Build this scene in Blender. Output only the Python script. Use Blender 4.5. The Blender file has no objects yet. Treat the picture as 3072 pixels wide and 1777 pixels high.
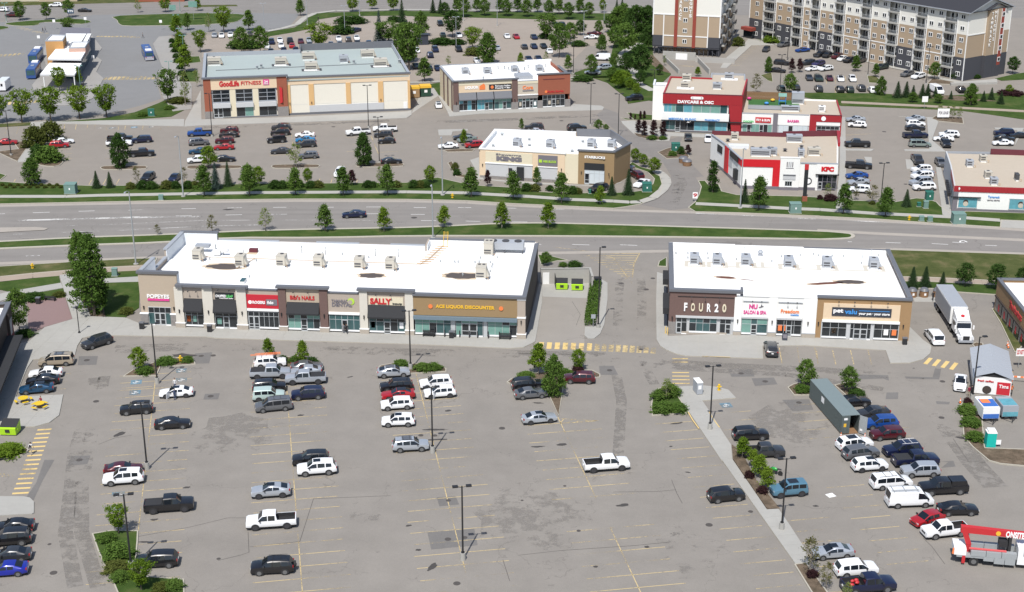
import bpy,bmesh,math,random
from mathutils import Vector,Matrix
random.seed(11)
ORD='first second third fourth fifth sixth seventh eighth ninth tenth eleventh twelfth thirteenth fourteenth fifteenth sixteenth seventeenth eighteenth nineteenth twentieth twenty-first twenty-second twenty-third twenty-fourth twenty-fifth'.split()
S=bpy.context.scene
COL=S.collection
R=math.radians
def iv(n,k,v):sock=n.inputs[k];sock.default_value=v
CAM_H,CAM_F,CAM_HOR=84.0,4300.0,-712.0
PITCH=math.atan((888.5-CAM_HOR)/CAM_F)
cam=bpy.data.objects.new('camera',bpy.data.cameras.new('camera'))
COL.objects.link(cam)
cam.location=(0,0,CAM_H)
cam.rotation_euler=(math.pi/2-PITCH,0,0)
cam.data.sensor_fit='HORIZONTAL'
cam.data.sensor_width=36.0
cam.data.lens=CAM_F/3072.0*36.0
cam.data.clip_start=1.0
cam.data.clip_end=6000.0
S.camera=cam
SUN_EL,SUN_AZ=57.0,75.5
world=bpy.data.worlds.new('World')
S.world=world
world.use_nodes=True
wn=world.node_tree
sky=wn.nodes.new('ShaderNodeTexSky')
sky.sky_type='NISHITA'
sky.sun_disc=False
sky.sun_elevation=R(SUN_EL)
sky.sun_rotation=R(194.5)
sky.air_density=1.0
sky.dust_density=1.5
wn.links.new(sky.outputs[0],wn.nodes['Background'].inputs[0])
wn.nodes['Background'].inputs[1].default_value=0.115
sl=bpy.data.lights.new('sun','SUN')
sl.energy=4.4
sl.angle=R(0.53)
sl.color=(1.0,0.965,0.91)
sun=bpy.data.objects.new('sun',sl)
COL.objects.link(sun)
ld=Vector((math.cos(R(SUN_AZ))*math.cos(R(SUN_EL)),math.sin(R(SUN_AZ))*math.cos(R(SUN_EL)),-math.sin(R(SUN_EL))))
sun.rotation_euler=ld.to_track_quat('-Z','Y').to_euler()
sun.location=(-60,-40,160)
S.view_settings.view_transform='Standard'
S.view_settings.look='None'
S.view_settings.exposure=0.22
S.view_settings.gamma=1.0
S.view_settings.use_curve_mapping=False
S.render.engine='CYCLES'
S.cycles.max_bounces=5
S.cycles.transparent_max_bounces=6
TX=[0,600,1220,1840,2452]
TX5=[0,600,1220,1840,2388]
TY=[0,340,680,1030,1380]
def src(t,x,y):
 r,c=divmod(t,10)
 if r==0:return x,y
 if r==5:return TX5[c-1]+x/3.673,TY[4]+y/3.673
 return TX[c-1]+x/4.05,TY[r-1]+y/4.05
def P(*gr):return[(q[0],q[i],q[i+1])for q in gr for i in range(1,len(q),2)]
def ray(t,x,y):px,py=src(t,x,y);u,v=(px-1536)/CAM_F,-(py-888.5)/CAM_F;ct,st=math.cos(PITCH),math.sin(PITCH);return Vector((u,ct+v*st,-st+v*ct))
def g(t,x,y,z=0.0):"measured picture point -> world point on the level z";d=ray(t,x,y);return Vector((0,0,CAM_H))+d*((z-CAM_H)/d.z)
def height_at(base,t,x,y):"height over a ground point whose top was measured at picture row y";d=ray(t,x,y);k=base.y/d.y;return CAM_H+d.z*k
MATS={}
def nd(nt,typ,**kw):
 n=nt.nodes.new(typ)
 for k,v in kw.items():
  if k.startswith('i_'):n.inputs[k[2:].replace('_',' ')].default_value=v
  else:setattr(n,k,v)
 return n
def pm(name,col,rough=0.7,var=0.12,scale=2.0,bump=0.0,bscale=20.0,metal=0.0,coat=0.0,obj=False,spec=None,big=0.0):
 "painted / mineral surface: base colour broken up by two noises, optional bump"
 if name in MATS:return MATS[name]
 m=bpy.data.materials.new(name);m.use_nodes=True;nt=m.node_tree;ln=nt.links.new;p=nt.nodes['Principled BSDF'];iv(p,'Roughness',rough);iv(p,'Metallic',metal)
 if spec is not None:iv(p,'Specular IOR Level',spec)
 if coat:iv(p,'Coat Weight',coat);iv(p,'Coat Roughness',0.05)
 if var or bump or big:
  if obj:tc=nd(nt,'ShaderNodeTexCoord').outputs['Object']
  else:tc=nd(nt,'ShaderNodeNewGeometry').outputs['Position']
 if var or big:n1=nd(nt,'ShaderNodeTexNoise',i_Scale=scale,i_Detail=6.0,i_Roughness=0.65);ln(tc,n1 .inputs['Vector']);n2=nd(nt,'ShaderNodeTexNoise',i_Scale=scale*0.13,i_Detail=3.0);ln(tc,n2 .inputs['Vector']);mx=nd(nt,'ShaderNodeMath',operation='MULTIPLY_ADD');ln(n1 .outputs['Fac'],mx.inputs[0]);iv(mx,1,2*var);iv(mx,2,1-var-big);mx2=nd(nt,'ShaderNodeMath',operation='MULTIPLY_ADD');ln(n2 .outputs['Fac'],mx2 .inputs[0]);mx2 .inputs[1].default_value=2*big;ln(mx.outputs[0],mx2 .inputs[2]);vm=nd(nt,'ShaderNodeVectorMath',operation='SCALE');iv(vm,0,col[:3]);ln(mx2 .outputs[0],vm.inputs['Scale']);ln(vm.outputs[0],p.inputs['Base Color'])
 else:iv(p,'Base Color',(*col[:3],1))
 if bump:b=nd(nt,'ShaderNodeBump',i_Strength=bump,i_Distance=0.05);nb=nd(nt,'ShaderNodeTexNoise',i_Scale=bscale,i_Detail=4.0);ln(tc,nb.inputs['Vector']);ln(nb.outputs['Fac'],b.inputs['Height']);ln(b.outputs[0],p.inputs['Normal'])
 m.diffuse_color=(*col[:3],1);MATS[name]=m;return m
def asphalt(name,col,var=0.10,streak=None,cracks=0.25,warm=(1,1,1)):
 "worn asphalt: broad stains, aggregate grain, long tyre-worn bands, hairline cracks";m=bpy.data.materials.new(name);m.use_nodes=True;nt=m.node_tree;ln=nt.links.new;p=nt.nodes['Principled BSDF'];iv(p,'Roughness',0.88);iv(p,'Specular IOR Level',0.3);pos=nd(nt,'ShaderNodeNewGeometry').outputs['Position'];acc=None
 def add(sock,gain):
  nonlocal acc
  a=nd(nt,'ShaderNodeMath',operation='MULTIPLY_ADD');ln(sock,a.inputs[0]);iv(a,1,2*gain)
  if acc is None:iv(a,2,1-gain)
  else:s=nd(nt,'ShaderNodeMath',operation='SUBTRACT');ln(acc,s.inputs[0]);iv(s,1,gain);ln(s.outputs[0],a.inputs[2])
  acc=a.outputs[0]
 for sc,gn,det in((0.05,var*1.5,3),(0.30,var*1.6,4),(2.6,var*1.0,5),(9.0,var*2.4,2)):n=nd(nt,'ShaderNodeTexNoise',i_Scale=sc,i_Detail=float(det),i_Roughness=0.6);ln(pos,n.inputs['Vector']);add(n.outputs['Fac'],gn)
 if streak:mp=nd(nt,'ShaderNodeMapping');iv(mp,'Rotation',(0,0,R(streak[0])));iv(mp,'Scale',(0.012,streak[1],1));ln(pos,mp.inputs['Vector']);n=nd(nt,'ShaderNodeTexNoise',i_Scale=1.0,i_Detail=3.0);ln(mp.outputs[0],n.inputs['Vector']);add(n.outputs['Fac'],streak[2])
 vm=nd(nt,'ShaderNodeVectorMath',operation='SCALE');iv(vm,0,col);ln(acc,vm.inputs['Scale']);out=vm.outputs[0]
 if cracks:wob=nd(nt,'ShaderNodeTexNoise',i_Scale=0.5,i_Detail=4.0);ln(pos,wob.inputs['Vector']);ad=nd(nt,'ShaderNodeVectorMath',operation='MULTIPLY_ADD');ln(wob.outputs['Color'],ad.inputs[0]);iv(ad,1,(5,5,0));ln(pos,ad.inputs[2]);vo=nd(nt,'ShaderNodeTexVoronoi',feature='DISTANCE_TO_EDGE',i_Scale=0.085);ln(ad.outputs[0],vo.inputs['Vector']);lt=nd(nt,'ShaderNodeMath',operation='LESS_THAN');ln(vo.outputs['Distance'],lt.inputs[0]);iv(lt,1,0.0045);mk=nd(nt,'ShaderNodeTexNoise',i_Scale=0.11,i_Detail=2.0);ln(pos,mk.inputs['Vector']);gt=nd(nt,'ShaderNodeMath',operation='GREATER_THAN');ln(mk.outputs['Fac'],gt.inputs[0]);iv(gt,1,0.52);mu=nd(nt,'ShaderNodeMath',operation='MULTIPLY');ln(lt.outputs[0],mu.inputs[0]);ln(gt.outputs[0],mu.inputs[1]);mu2=nd(nt,'ShaderNodeMath',operation='MULTIPLY');ln(mu.outputs[0],mu2 .inputs[0]);mu2 .inputs[1].default_value=cracks;mc=nd(nt,'ShaderNodeMix',data_type='RGBA');ln(mu2 .outputs[0],mc.inputs['Factor']);ln(out,mc.inputs['A']);iv(mc,'B',(col[0]*.35,col[1]*.35,col[2]*.35,1));out=mc.outputs['Result']
 ln(out,p.inputs['Base Color']);MATS[name]=m;return m
def turf(name,ca,cb,cc,scale=0.25):m=bpy.data.materials.new(name);m.use_nodes=True;nt=m.node_tree;ln=nt.links.new;p=nt.nodes['Principled BSDF'];iv(p,'Roughness',0.95);iv(p,'Specular IOR Level',0.1);pos=nd(nt,'ShaderNodeNewGeometry').outputs['Position'];n=nd(nt,'ShaderNodeTexNoise',i_Scale=scale,i_Detail=7.0,i_Roughness=0.62);ln(pos,n.inputs['Vector']);cr=nd(nt,'ShaderNodeValToRGB');cr.color_ramp.elements[0].position=0.33;cr.color_ramp.elements[0].color=(*ca,1);cr.color_ramp.elements[1].position=0.72;cr.color_ramp.elements[1].color=(*cc,1);e=cr.color_ramp.elements.new(0.52);e.color=(*cb,1);ln(n.outputs['Fac'],cr.inputs['Fac']);n2=nd(nt,'ShaderNodeTexNoise',i_Scale=9.0,i_Detail=3.0);ln(pos,n2 .inputs['Vector']);a=nd(nt,'ShaderNodeMath',operation='MULTIPLY_ADD');ln(n2 .outputs['Fac'],a.inputs[0]);iv(a,1,1.1);iv(a,2,0.45);vm=nd(nt,'ShaderNodeVectorMath',operation='SCALE');ln(cr.outputs['Color'],vm.inputs[0]);ln(a.outputs[0],vm.inputs['Scale']);ln(vm.outputs[0],p.inputs['Base Color']);b=nd(nt,'ShaderNodeBump',i_Strength=0.6,i_Distance=0.08);ln(n2 .outputs['Fac'],b.inputs['Height']);ln(b.outputs[0],p.inputs['Normal']);MATS[name]=m;return m
def faded(name,col,keep=0.5,scale=1.6):"road paint worn through to the asphalt under it";m=bpy.data.materials.new(name);m.use_nodes=True;nt=m.node_tree;ln=nt.links.new;p=nt.nodes['Principled BSDF'];iv(p,'Base Color',(*col,1));iv(p,'Roughness',0.8);pos=nd(nt,'ShaderNodeNewGeometry').outputs['Position'];n=nd(nt,'ShaderNodeTexNoise',i_Scale=scale,i_Detail=8.0,i_Roughness=0.75);ln(pos,n.inputs['Vector']);n3=nd(nt,'ShaderNodeTexNoise',i_Scale=scale*.09,i_Detail=2.0);ln(pos,n3 .inputs['Vector']);av=nd(nt,'ShaderNodeMath',operation='ADD');ln(n.outputs['Fac'],av.inputs[0]);ln(n3 .outputs['Fac'],av.inputs[1]);mr=nd(nt,'ShaderNodeMapRange');iv(mr,'From Min',1.30-keep*.62);iv(mr,'From Max',1.52-keep*.62);ln(av.outputs[0],mr.inputs['Value']);tr=nd(nt,'ShaderNodeBsdfTransparent');mx=nd(nt,'ShaderNodeMixShader');ln(mr.outputs[0],mx.inputs[0]);ln(tr.outputs[0],mx.inputs[1]);ln(p.outputs[0],mx.inputs[2]);ln(mx.outputs[0],nt.nodes['Material Output'].inputs['Surface']);MATS[name]=m;return m
def glass(name,col,rough=0.06,var=0.5):m=pm(name,col,rough,var=var,scale=0.9,spec=0.7);return m
def leafmat(name,ca,cb):m=bpy.data.materials.new(name);m.use_nodes=True;nt=m.node_tree;ln=nt.links.new;nt.nodes.remove(nt.nodes['Principled BSDF']);geo=nd(nt,'ShaderNodeNewGeometry');oi=nd(nt,'ShaderNodeObjectInfo');a=nd(nt,'ShaderNodeMath',operation='MULTIPLY_ADD');ln(geo.outputs['Random Per Island'],a.inputs[0]);iv(a,1,0.62);b=nd(nt,'ShaderNodeMath',operation='MULTIPLY');ln(oi.outputs['Random'],b.inputs[0]);iv(b,1,0.38);ln(b.outputs[0],a.inputs[2]);mx=nd(nt,'ShaderNodeMix',data_type='RGBA');ln(a.outputs[0],mx.inputs['Factor']);iv(mx,'A',(*ca,1));iv(mx,'B',(*cb,1));d=nd(nt,'ShaderNodeBsdfDiffuse');t=nd(nt,'ShaderNodeBsdfTranslucent');ln(mx.outputs['Result'],d.inputs['Color']);ln(mx.outputs['Result'],t.inputs['Color']);ms=nd(nt,'ShaderNodeMixShader');iv(ms,0,0.32);ln(d.outputs[0],ms.inputs[1]);ln(t.outputs[0],ms.inputs[2]);ln(ms.outputs[0],nt.nodes['Material Output'].inputs['Surface']);MATS[name]=m;return m
asphalt('asphalt_lot',(0.218,0.201,0.180),0.085,streak=(80,0.25,0.05))
asphalt('asphalt_road',(0.200,0.187,0.174),0.06,streak=(-1,0.55,0.20),cracks=0.3)
asphalt('asphalt_drive',(0.190,0.177,0.164),0.07,streak=(80,0.35,0.10))
asphalt('asphalt_depot',(0.190,0.190,0.190),0.05,cracks=0.15)
asphalt('asphalt_north',(0.225,0.203,0.178),0.06,cracks=0.1)
asphalt('asphalt_far',(0.275,0.238,0.203),0.06,cracks=0.1)
asphalt('asphalt_patch',(0.150,0.143,0.136),0.10,cracks=0)
asphalt('asphalt_apron',(0.26,0.24,0.215),0.06,cracks=0.2)
CONC=pm('concrete',(0.325,0.318,0.295),0.85,0.10,1.2,0.15,12,big=0.10)
CONC2=pm('concrete_path',(0.345,0.335,0.305),0.85,0.08,1.5,big=0.08)
TANP=pm('tan_path',(0.30,0.245,0.195),0.9,0.08,1.5,big=0.08)
GUT=pm('gutter_concrete',(0.315,0.285,0.25),0.85,0.12,1.2,big=0.1)
KERB=pm('concrete_old',(0.27,0.26,0.245),0.9,0.10,1.2,big=0.1)
pm('kerb_concrete',(0.37,0.345,0.29),0.85,0.15,2.0)
turf('turf',(0.030,0.057,0.012),(0.047,0.079,0.018),(0.092,0.102,0.038))
turf('turf_dry',(0.045,0.060,0.017),(0.075,0.086,0.030),(0.15,0.125,0.065))
turf('mulch',(0.075,0.060,0.042),(0.125,0.095,0.068),(0.19,0.15,0.11),0.8)
turf('turf_play',(0.035,0.10,0.03),(0.05,0.13,0.045),(0.06,0.15,0.05))
faded('tyre_wear',(0.206,0.190,0.171),0.50,0.5)
faded('pale_wear',(0.228,0.210,0.189),0.40,0.35)
PAVER=pm('paver_red',(0.215,0.145,0.14),0.9,0.18,6.0)
faded('paint_yellow',(0.50,0.39,0.20),0.70)
faded('paint_yellow_fresh',(0.60,0.44,0.18),0.92)
faded('paint_white',(0.70,0.70,0.68),0.95)
faded('paint_white_old',(0.50,0.49,0.47),0.6)
faded('paint_blue',(0.13,0.22,0.28),0.6)
M=MATS
class MB:
 def __init__(s):s.v,s.f,s.m=[],[],[]
 def face(s,pts,mi=0):n=len(s.v);s.v+=[tuple(p)for p in pts];s.f.append(tuple(range(n,n+len(pts))));s.m.append(mi)
 def box(s,x0,x1,y0,y1,z0,z1,mi=0,top=None,bottom=True):
  n=len(s.v);s.v+=[(x0,y0,z0),(x1,y0,z0),(x1,y1,z0),(x0,y1,z0),(x0,y0,z1),(x1,y0,z1),(x1,y1,z1),(x0,y1,z1)];fs=[(4,5,6,7),(0,1,5,4),(1,2,6,5),(2,3,7,6),(3,0,4,7)];ms=[mi if top is None else top,mi,mi,mi,mi]
  if bottom:fs.append((3,2,1,0));ms.append(mi)
  s.f+=[tuple(n+i for i in q)for q in fs];s.m+=ms
 def obox(s,c,ax,ay,hx,hy,z0,z1,mi=0):"box on rotated axes";pts=[c+ax*(sx*hx)+ay*(sy*hy)for sx,sy in((-1,-1),(1,-1),(1,1),(-1,1))];s.prism([(p.x,p.y)for p in pts],z0,z1,mi,mi)
 def prism(s,poly,z0,z1,mi=0,side=None,bottom=False):
  n=len(s.v);k=len(poly);area=sum(poly[i][0]*poly[(i+1)%k][1]-poly[(i+1)%k][0]*poly[i][1]for i in range(k))
  if area<0:poly=poly[::-1]
  s.v+=[(p[0],p[1],z0)for p in poly]+[(p[0],p[1],z1)for p in poly];s.f.append(tuple(range(n+k,n+2*k)));s.m.append(mi)
  for i in range(k):j=(i+1)%k;s.f.append((n+i,n+j,n+k+j,n+k+i));s.m.append(mi if side is None else side)
  if bottom:s.f.append(tuple(range(n+k-1,n-1,-1)));s.m.append(mi)
 def tube(s,p,q,r0,r1=None,n=8,mi=0,caps=True):
  p,q=Vector(p),Vector(q);r1=r0 if r1 is None else r1;d=(q-p).normalized();a=d.orthogonal().normalized();b=d.cross(a);k=len(s.v)
  for c,r in((p,r0),(q,r1)):
   for i in range(n):t=2*math.pi*i/n;s.v.append(tuple(c+a*(r*math.cos(t))+b*(r*math.sin(t))))
  for i in range(n):j=(i+1)%n;s.f.append((k+i,k+j,k+n+j,k+n+i));s.m.append(mi)
  if caps:s.f.append(tuple(range(k+n,k+2*n)));s.m.append(mi);s.f.append(tuple(range(k+n-1,k-1,-1)));s.m.append(mi)
 def ball(s,c,rx,ry,rz,nu=10,nv=6,mi=0):
  k=len(s.v)
  for j in range(nv+1):
   ph=-math.pi/2+math.pi*j/nv
   for i in range(nu):t=2*math.pi*i/nu;s.v.append((c[0]+rx*math.cos(ph)*math.cos(t),c[1]+ry*math.cos(ph)*math.sin(t),c[2]+rz*math.sin(ph)))
  for j in range(nv):
   for i in range(nu):i2=(i+1)%nu;s.f.append((k+j*nu+i,k+j*nu+i2,k+(j+1)*nu+i2,k+(j+1)*nu+i));s.m.append(mi)
 def mesh(s,name,mats,smooth=None):
  me=bpy.data.meshes.new(name);me.from_pydata(s.v,[],s.f)
  for m in(mats if isinstance(mats,(list,tuple))else[mats]):me.materials.append(M[m]if isinstance(m,str)else m)
  if any(s.m):me.polygons.foreach_set('material_index',s.m)
  if smooth is not None:bm=bmesh.new();bm.from_mesh(me);bmesh.ops.remove_doubles(bm,verts=bm.verts,dist=1e-4);bm.to_mesh(me);bm.free();me.polygons.foreach_set('use_smooth',[True]*len(me.polygons));me.set_sharp_from_angle(angle=R(smooth))
  me.update();return me
 def build(s,name,mats,parent=None,loc=None,rot=None,smooth=None,**tags):return link(name,s.mesh(name,mats,smooth),parent,loc,rot,**tags)
def bxb(a,*r,**k):mb=MB();mb.box(*a);return mb.build(*r,**k)
def mkb(fn,*r,**k):mb=MB();fn(mb);return mb.build(*r,**k)
def tub(a,n,*r,**k):mb=MB();mb.tube(*a,n=n);return mb.build(*r,**k)
ST=dict(kind='structure')
def link(name,me,parent=None,loc=None,rot=None,label=None,cat=None,group=None,kind=None,scale=None):
 o=bpy.data.objects.new(name,me);COL.objects.link(o)
 if parent is not None:o.parent=parent
 if loc is not None:o.location=loc
 if rot is not None:o.rotation_euler=(0,0,rot)
 if scale is not None:o.scale=scale
 if label:o['label']=label
 if cat:o['category']=cat
 if group:o['group']=group
 if kind:o['kind']=kind
 return o
def thing(name,label,cat,loc=(0,0,0),rot=0.0,group=None):return link(name,None,None,loc,rot,label=label,cat=cat,group=group)
def copy_tree(o,parent=None):
 c=o.copy();COL.objects.link(c)
 if parent is not None:c.parent=parent
 for ch in o.children:copy_tree(ch,c)
 return c
def text_mesh(txt,size=1.0,ext=0.03,align='CENTER',bold=0.0,width=None):
 "lettering as a mesh lying in the local XZ plane, facing -Y, centred";cu=bpy.data.curves.new('lettering','FONT');cu.body=txt;cu.size=size;cu.extrude=ext;cu.offset=bold;cu.resolution_u=3;cu.align_x=align;cu.align_y='CENTER';cu.space_line=0.8;o=bpy.data.objects.new('lettering',cu);COL.objects.link(o);dg=bpy.context.evaluated_depsgraph_get();me=bpy.data.meshes.new_from_object(o.evaluated_get(dg));bpy.data.objects.remove(o);bpy.data.curves.remove(cu);xs=[v.co.x for v in me.vertices];w=max(xs)-min(xs);k=(width/w)if width else 1.0;cx=(max(xs)+min(xs))/2 if align=='CENTER' else 0
 for v in me.vertices:x,y,z=v.co;v.co=((x-cx)*k,-z,y)
 me.materials.clear();return me
def flat(poly,z,name,m,h=None,**kw):
 "ground sheet (or slab when h is given) from world points";mb=MB();pts=[(p[0],p[1])for p in poly]
 if h is None:area=sum(pts[i][0]*pts[(i+1)%len(pts)][1]-pts[(i+1)%len(pts)][0]*pts[i][1]for i in range(len(pts)));mb.face([(p[0],p[1],z)for p in(pts if area>0 else pts[::-1])])
 else:mb.prism(pts,-0.05,z)
 return mb.build(name,m,**kw)
def offset_poly(pts,d):
 k=len(pts);area=sum(pts[i][0]*pts[(i+1)%k][1]-pts[(i+1)%k][0]*pts[i][1]for i in range(k));sg=1 if area>0 else-1;out=[]
 for i in range(k):
  a,b,c=Vector(pts[i-1][:2]),Vector(pts[i][:2]),Vector(pts[(i+1)%k][:2]);e1,e2=(b-a).normalized(),(c-b).normalized();n1,n2=Vector((e1 .y,-e1 .x))*sg,Vector((e2 .y,-e2 .x))*sg;n=n1+n2
  if n.length<1e-6:n=n1
  n.normalize();k2=max(0.45,n.dot(n1));out.append(b+n*(d/k2))
 return out
def smooth_poly(pts,it=2):
 "corner-cutting for rounded kerb lines";pts=[Vector(p[:2])for p in pts]
 for _ in range(it):
  new=[]
  for i in range(len(pts)):a,b=pts[i],pts[(i+1)%len(pts)];new+=[a.lerp(b,.25),a.lerp(b,.75)]
  pts=new
 return pts
def island(tp,m='turf',h=0.11,kerb=True,rnd=1,name=None,kw=0.16):
 "planted island: kerb ring round a bed; tp = measured points";name=name or('planting_bed' if m=='mulch' else 'grass_island');pts=[g(*p)for p in tp];pts=smooth_poly(pts,rnd)if rnd else[Vector(p[:2])for p in pts];o=flat(pts,h,name,m,h=1,**ST)
 if kerb:
  out=offset_poly(pts,kw);mb=MB();k=len(pts)
  for i in range(k):j=(i+1)%k;a,b,c,d=pts[i],pts[j],out[j],out[i];mb.face([(a.x,a.y,h+.03),(b.x,b.y,h+.03),(c.x,c.y,h+.03),(d.x,d.y,h+.03)]);mb.face([(d.x,d.y,-.02),(c.x,c.y,-.02),(c.x,c.y,h+.03),(d.x,d.y,h+.03)]);mb.face([(a.x,a.y,h-.02),(b.x,b.y,h-.02),(b.x,b.y,h+.03),(a.x,a.y,h+.03)])
  bm_o=mb.build('kerb','kerb_concrete',o,smooth=None);bm=bmesh.new();bm.from_mesh(bm_o.data);bmesh.ops.remove_doubles(bm,verts=bm.verts,dist=1e-4);bmesh.ops.recalc_face_normals(bm,faces=bm.faces);bm.to_mesh(bm_o.data);bm.free()
 return o
def pave(tp,z=0.12,name='pavement',m='concrete'):return flat(G_(tp),z,name,m,h=1,**ST)
def G_(l):return[g(*p)for p in l]
def bl(q,w,z,mb):return band(q,w,z,None,None,mb=mb)
def band(tp,w,z,m,name,dash=None,kind='structure',mb=None):
 "painted line / strip of width w along measured points; dash=(on, off) in metres";own=mb is None;mb=mb or MB();pts=[p if isinstance(p,Vector)else g(*p)for p in tp]
 for a,b in zip(pts[:-1],pts[1:]):
  a,b=Vector(a[:2]),Vector(b[:2]);L=(b-a).length;d=(b-a).normalized();n=Vector((-d.y,d.x))*(w/2);t=0.0
  while t<L-1e-6:t2=L if not dash else min(L,t+dash[0]);p,q=a+d*t,a+d*t2;mb.face([(p.x-n.x,p.y-n.y,z),(q.x-n.x,q.y-n.y,z),(q.x+n.x,q.y+n.y,z),(p.x+n.x,p.y+n.y,z)]);t=L if not dash else t+dash[0]+dash[1]
 if own:return mb.build(name,m,kind=kind)
 return mb
 # = THE GROUND
def sheet(name,z,m,*tp):return flat([g(*p)for p in tp],z,name,m,**ST)
flat([(-2500,-300),(2500,-300),(2500,3500),(-2500,3500)],0.0,'ground','asphalt_lot',**ST)
N_EDGE=P((0,-500,628,0,615,300,609,600,603,900,600,1220,601,1400,605,1541,614,1840,628,2067,634,2210,640,2452,650,2750,667,3000,683,3500,716))
S_EDGE=P((0,-500,806,0,795,215,787,469,777,1000,767,1615,764,2000,758,2682,752,3072,766,3500,782))
north=[g(*p)for p in N_EDGE]+[Vector((2500,1500,0)),Vector((-2500,1500,0))]
flat(north,0.004,'north_parking_lot','asphalt_north',**ST)
flat([g(*p)for p in N_EDGE]+[g(*p)for p in S_EDGE[::-1]],0.008,'road','asphalt_road',**ST)
for edge,sg in((N_EDGE,-1),(S_EDGE,1)):pts=[g(*p)+Vector((0,sg*0.75,0))for p in edge];band(pts,1.5,0.012,'gutter_concrete','gutter');pts=[g(*p)+Vector((0,-sg*0.05,0))for p in edge]
sheet('concrete_median',0.10,'gutter_concrete',(21,-600,1415),(21,0,1395),(21,430,1388),(21,590,1402),(21,540,1425),(21,0,1452),(21,-600,1480))
med=P((31,-900,235,0,195,900,147,2070,108),(32,400,72,1000,52,2000,34),(23,0,1402,450,1385,1150,1350,1700,1345,2511,1366),(34,1000,20,2511,65),(35,370,92,412,108,408,130,360,142,0,155),(34,2511,152,1000,128),(33,2511,118,1500,112,0,110),(32,1500,134,300,132),(31,2060,188,900,226,0,265,-900,300))
island(med,'turf',0.11,True,1,'median_lawn',0.7)
vw=P((0,-500,626,0,613,300,607,600,601,900,598,1220,599,1400,603,1541,612,1840,626),(24,150,1140,330,1106,450,1050,560,970,590,880,560,770,500,740,450,690,330,660,230,600,190,640,420,720,505,800,490,860,400,940,250,960,0,975),(23,2290,970,2000,985,1500,955,1250,908,900,888,700,862,520,822,380,788,250,800,0,850),(22,1500,858,830,860,0,880),(21,1800,885,1100,888,540,868,300,858,0,836,-900,810))
island(vw,'turf',0.11,True,0,'verge_lawn',0.2)
ve=P((24,1000,1085,1050,990,1075,900,1040,830,1110,828,1170,900,1275,875,1310,955,1500,1000,1900,1008,2300,1018,2511,1032),(25,230,1065,600,1072,740,1108,950,1085,1200,1040,1330,1050,1440,1085,1480,1130,1640,1245,1810,1200,2511,1222,3200,1250,3200,1340,2225,1300,2218,1388,1400,1338,700,1288,0,1253),(24,2511,1252,1500,1212,1000,1200,920,1150))
island(ve,'turf',0.11,True,0,'verge_lawn',0.2)
band(P((21,-900,1030,0,1018,800,1018,1200,1005,2511,982),(22,700,972,1800,966,2511,963),(23,700,975,1000,992,1500,1020,2000,1055,2511,1075),(24,200,1088,330,1085,480,1035,600,940,650,860,640,800,590,745,520,700)),2.0,0.135,'concrete_path','footpath')
band(P((24,1000,1105,1500,1130,2150,1165,2511,1178),(25,700,1225,1650,1268,2220,1308)),2.0,0.135,'concrete_path','footpath')
pave(P((25,1440,660,1500,660,1640,1260,1520,1240)),0.13,'footpath','concrete')
pave(P((25,2225,1300,3300,1330,3300,1450,2218,1390)),0.10,'apron_concrete','concrete')
sheet('side_street',0.006,'asphalt_drive',(24,330,1112),(24,700,1180),(24,920,1152),(24,1040,1010),(24,1075,900),(24,1000,780),(24,1100,770),(24,900,560),(24,640,545),(24,540,480),(24,670,440),(24,800,380),(24,860,260),(24,660,330),(24,400,320),(24,240,250),(24,100,130),(24,60,0),(14,-100,1320),(13,2300,1400),(24,60,240),(24,240,400),(24,330,480),(24,600,600),(24,700,760),(24,690,880),(24,600,1000))
island(P((31,-900,560,0,492,870,438,1640,398,1900,392,1850,480,1690,488,1250,505,860,535,0,612,-900,700)),'turf_dry',0.10,True,0,'verge_lawn',0.2)
band(P((31,-900,740,0,643,400,600,870,560,1250,530,1690,508,1900,500)),2.9,0.105,'tan_path','footpath')
island(P((31,-500,760,0,678,715,602,735,690,110,795,0,770,-500,900)),'turf',0.10,False,0)
pave(P((31,-500,950,110,797,742,690,768,750,150,862,-300,1020)),0.12,'footpath','concrete')
island(P((31,150,865,770,755,790,868,330,912,160,980)),'turf',0.10,False,0)
island(P((31,1250,545,1690,538,1690,612,1240,640)),'turf',0.10,False,0)
pave(P((31,1150,645,1690,613,1690,678,1180,690)),0.12,'footpath','concrete')
island(P((31,1180,695,1700,675,1690,990,1520,1112,1290,1098,1220,930)),'turf',0.10,False,0)
island(P((31,960,730,1210,700,1280,1098,1105,1090)),'mulch',0.13,False,0)
island(P((33,1598,350,1740,365,1945,415,1830,420,1640,470)),'turf',0.12,True,0)
island(P((34,640,385,565,430,548,485,640,490)),'turf',0.12,True,0)
island(P((35,700,285,2511,347,3300,380,3300,730,2511,685,2000,652,1350,622,900,610)),'turf_dry',0.11,True,0,'verge_lawn',0.2)
band(P((35,900,640,1350,648,2000,680,2511,712,3300,760)),2.6,0.115,'tan_path','footpath')
island(P((35,900,668,1350,672,2000,706,2511,738,3300,800,3300,880,2240,836,1720,800,1480,760,1000,745)),'turf',0.11,True,0)
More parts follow.
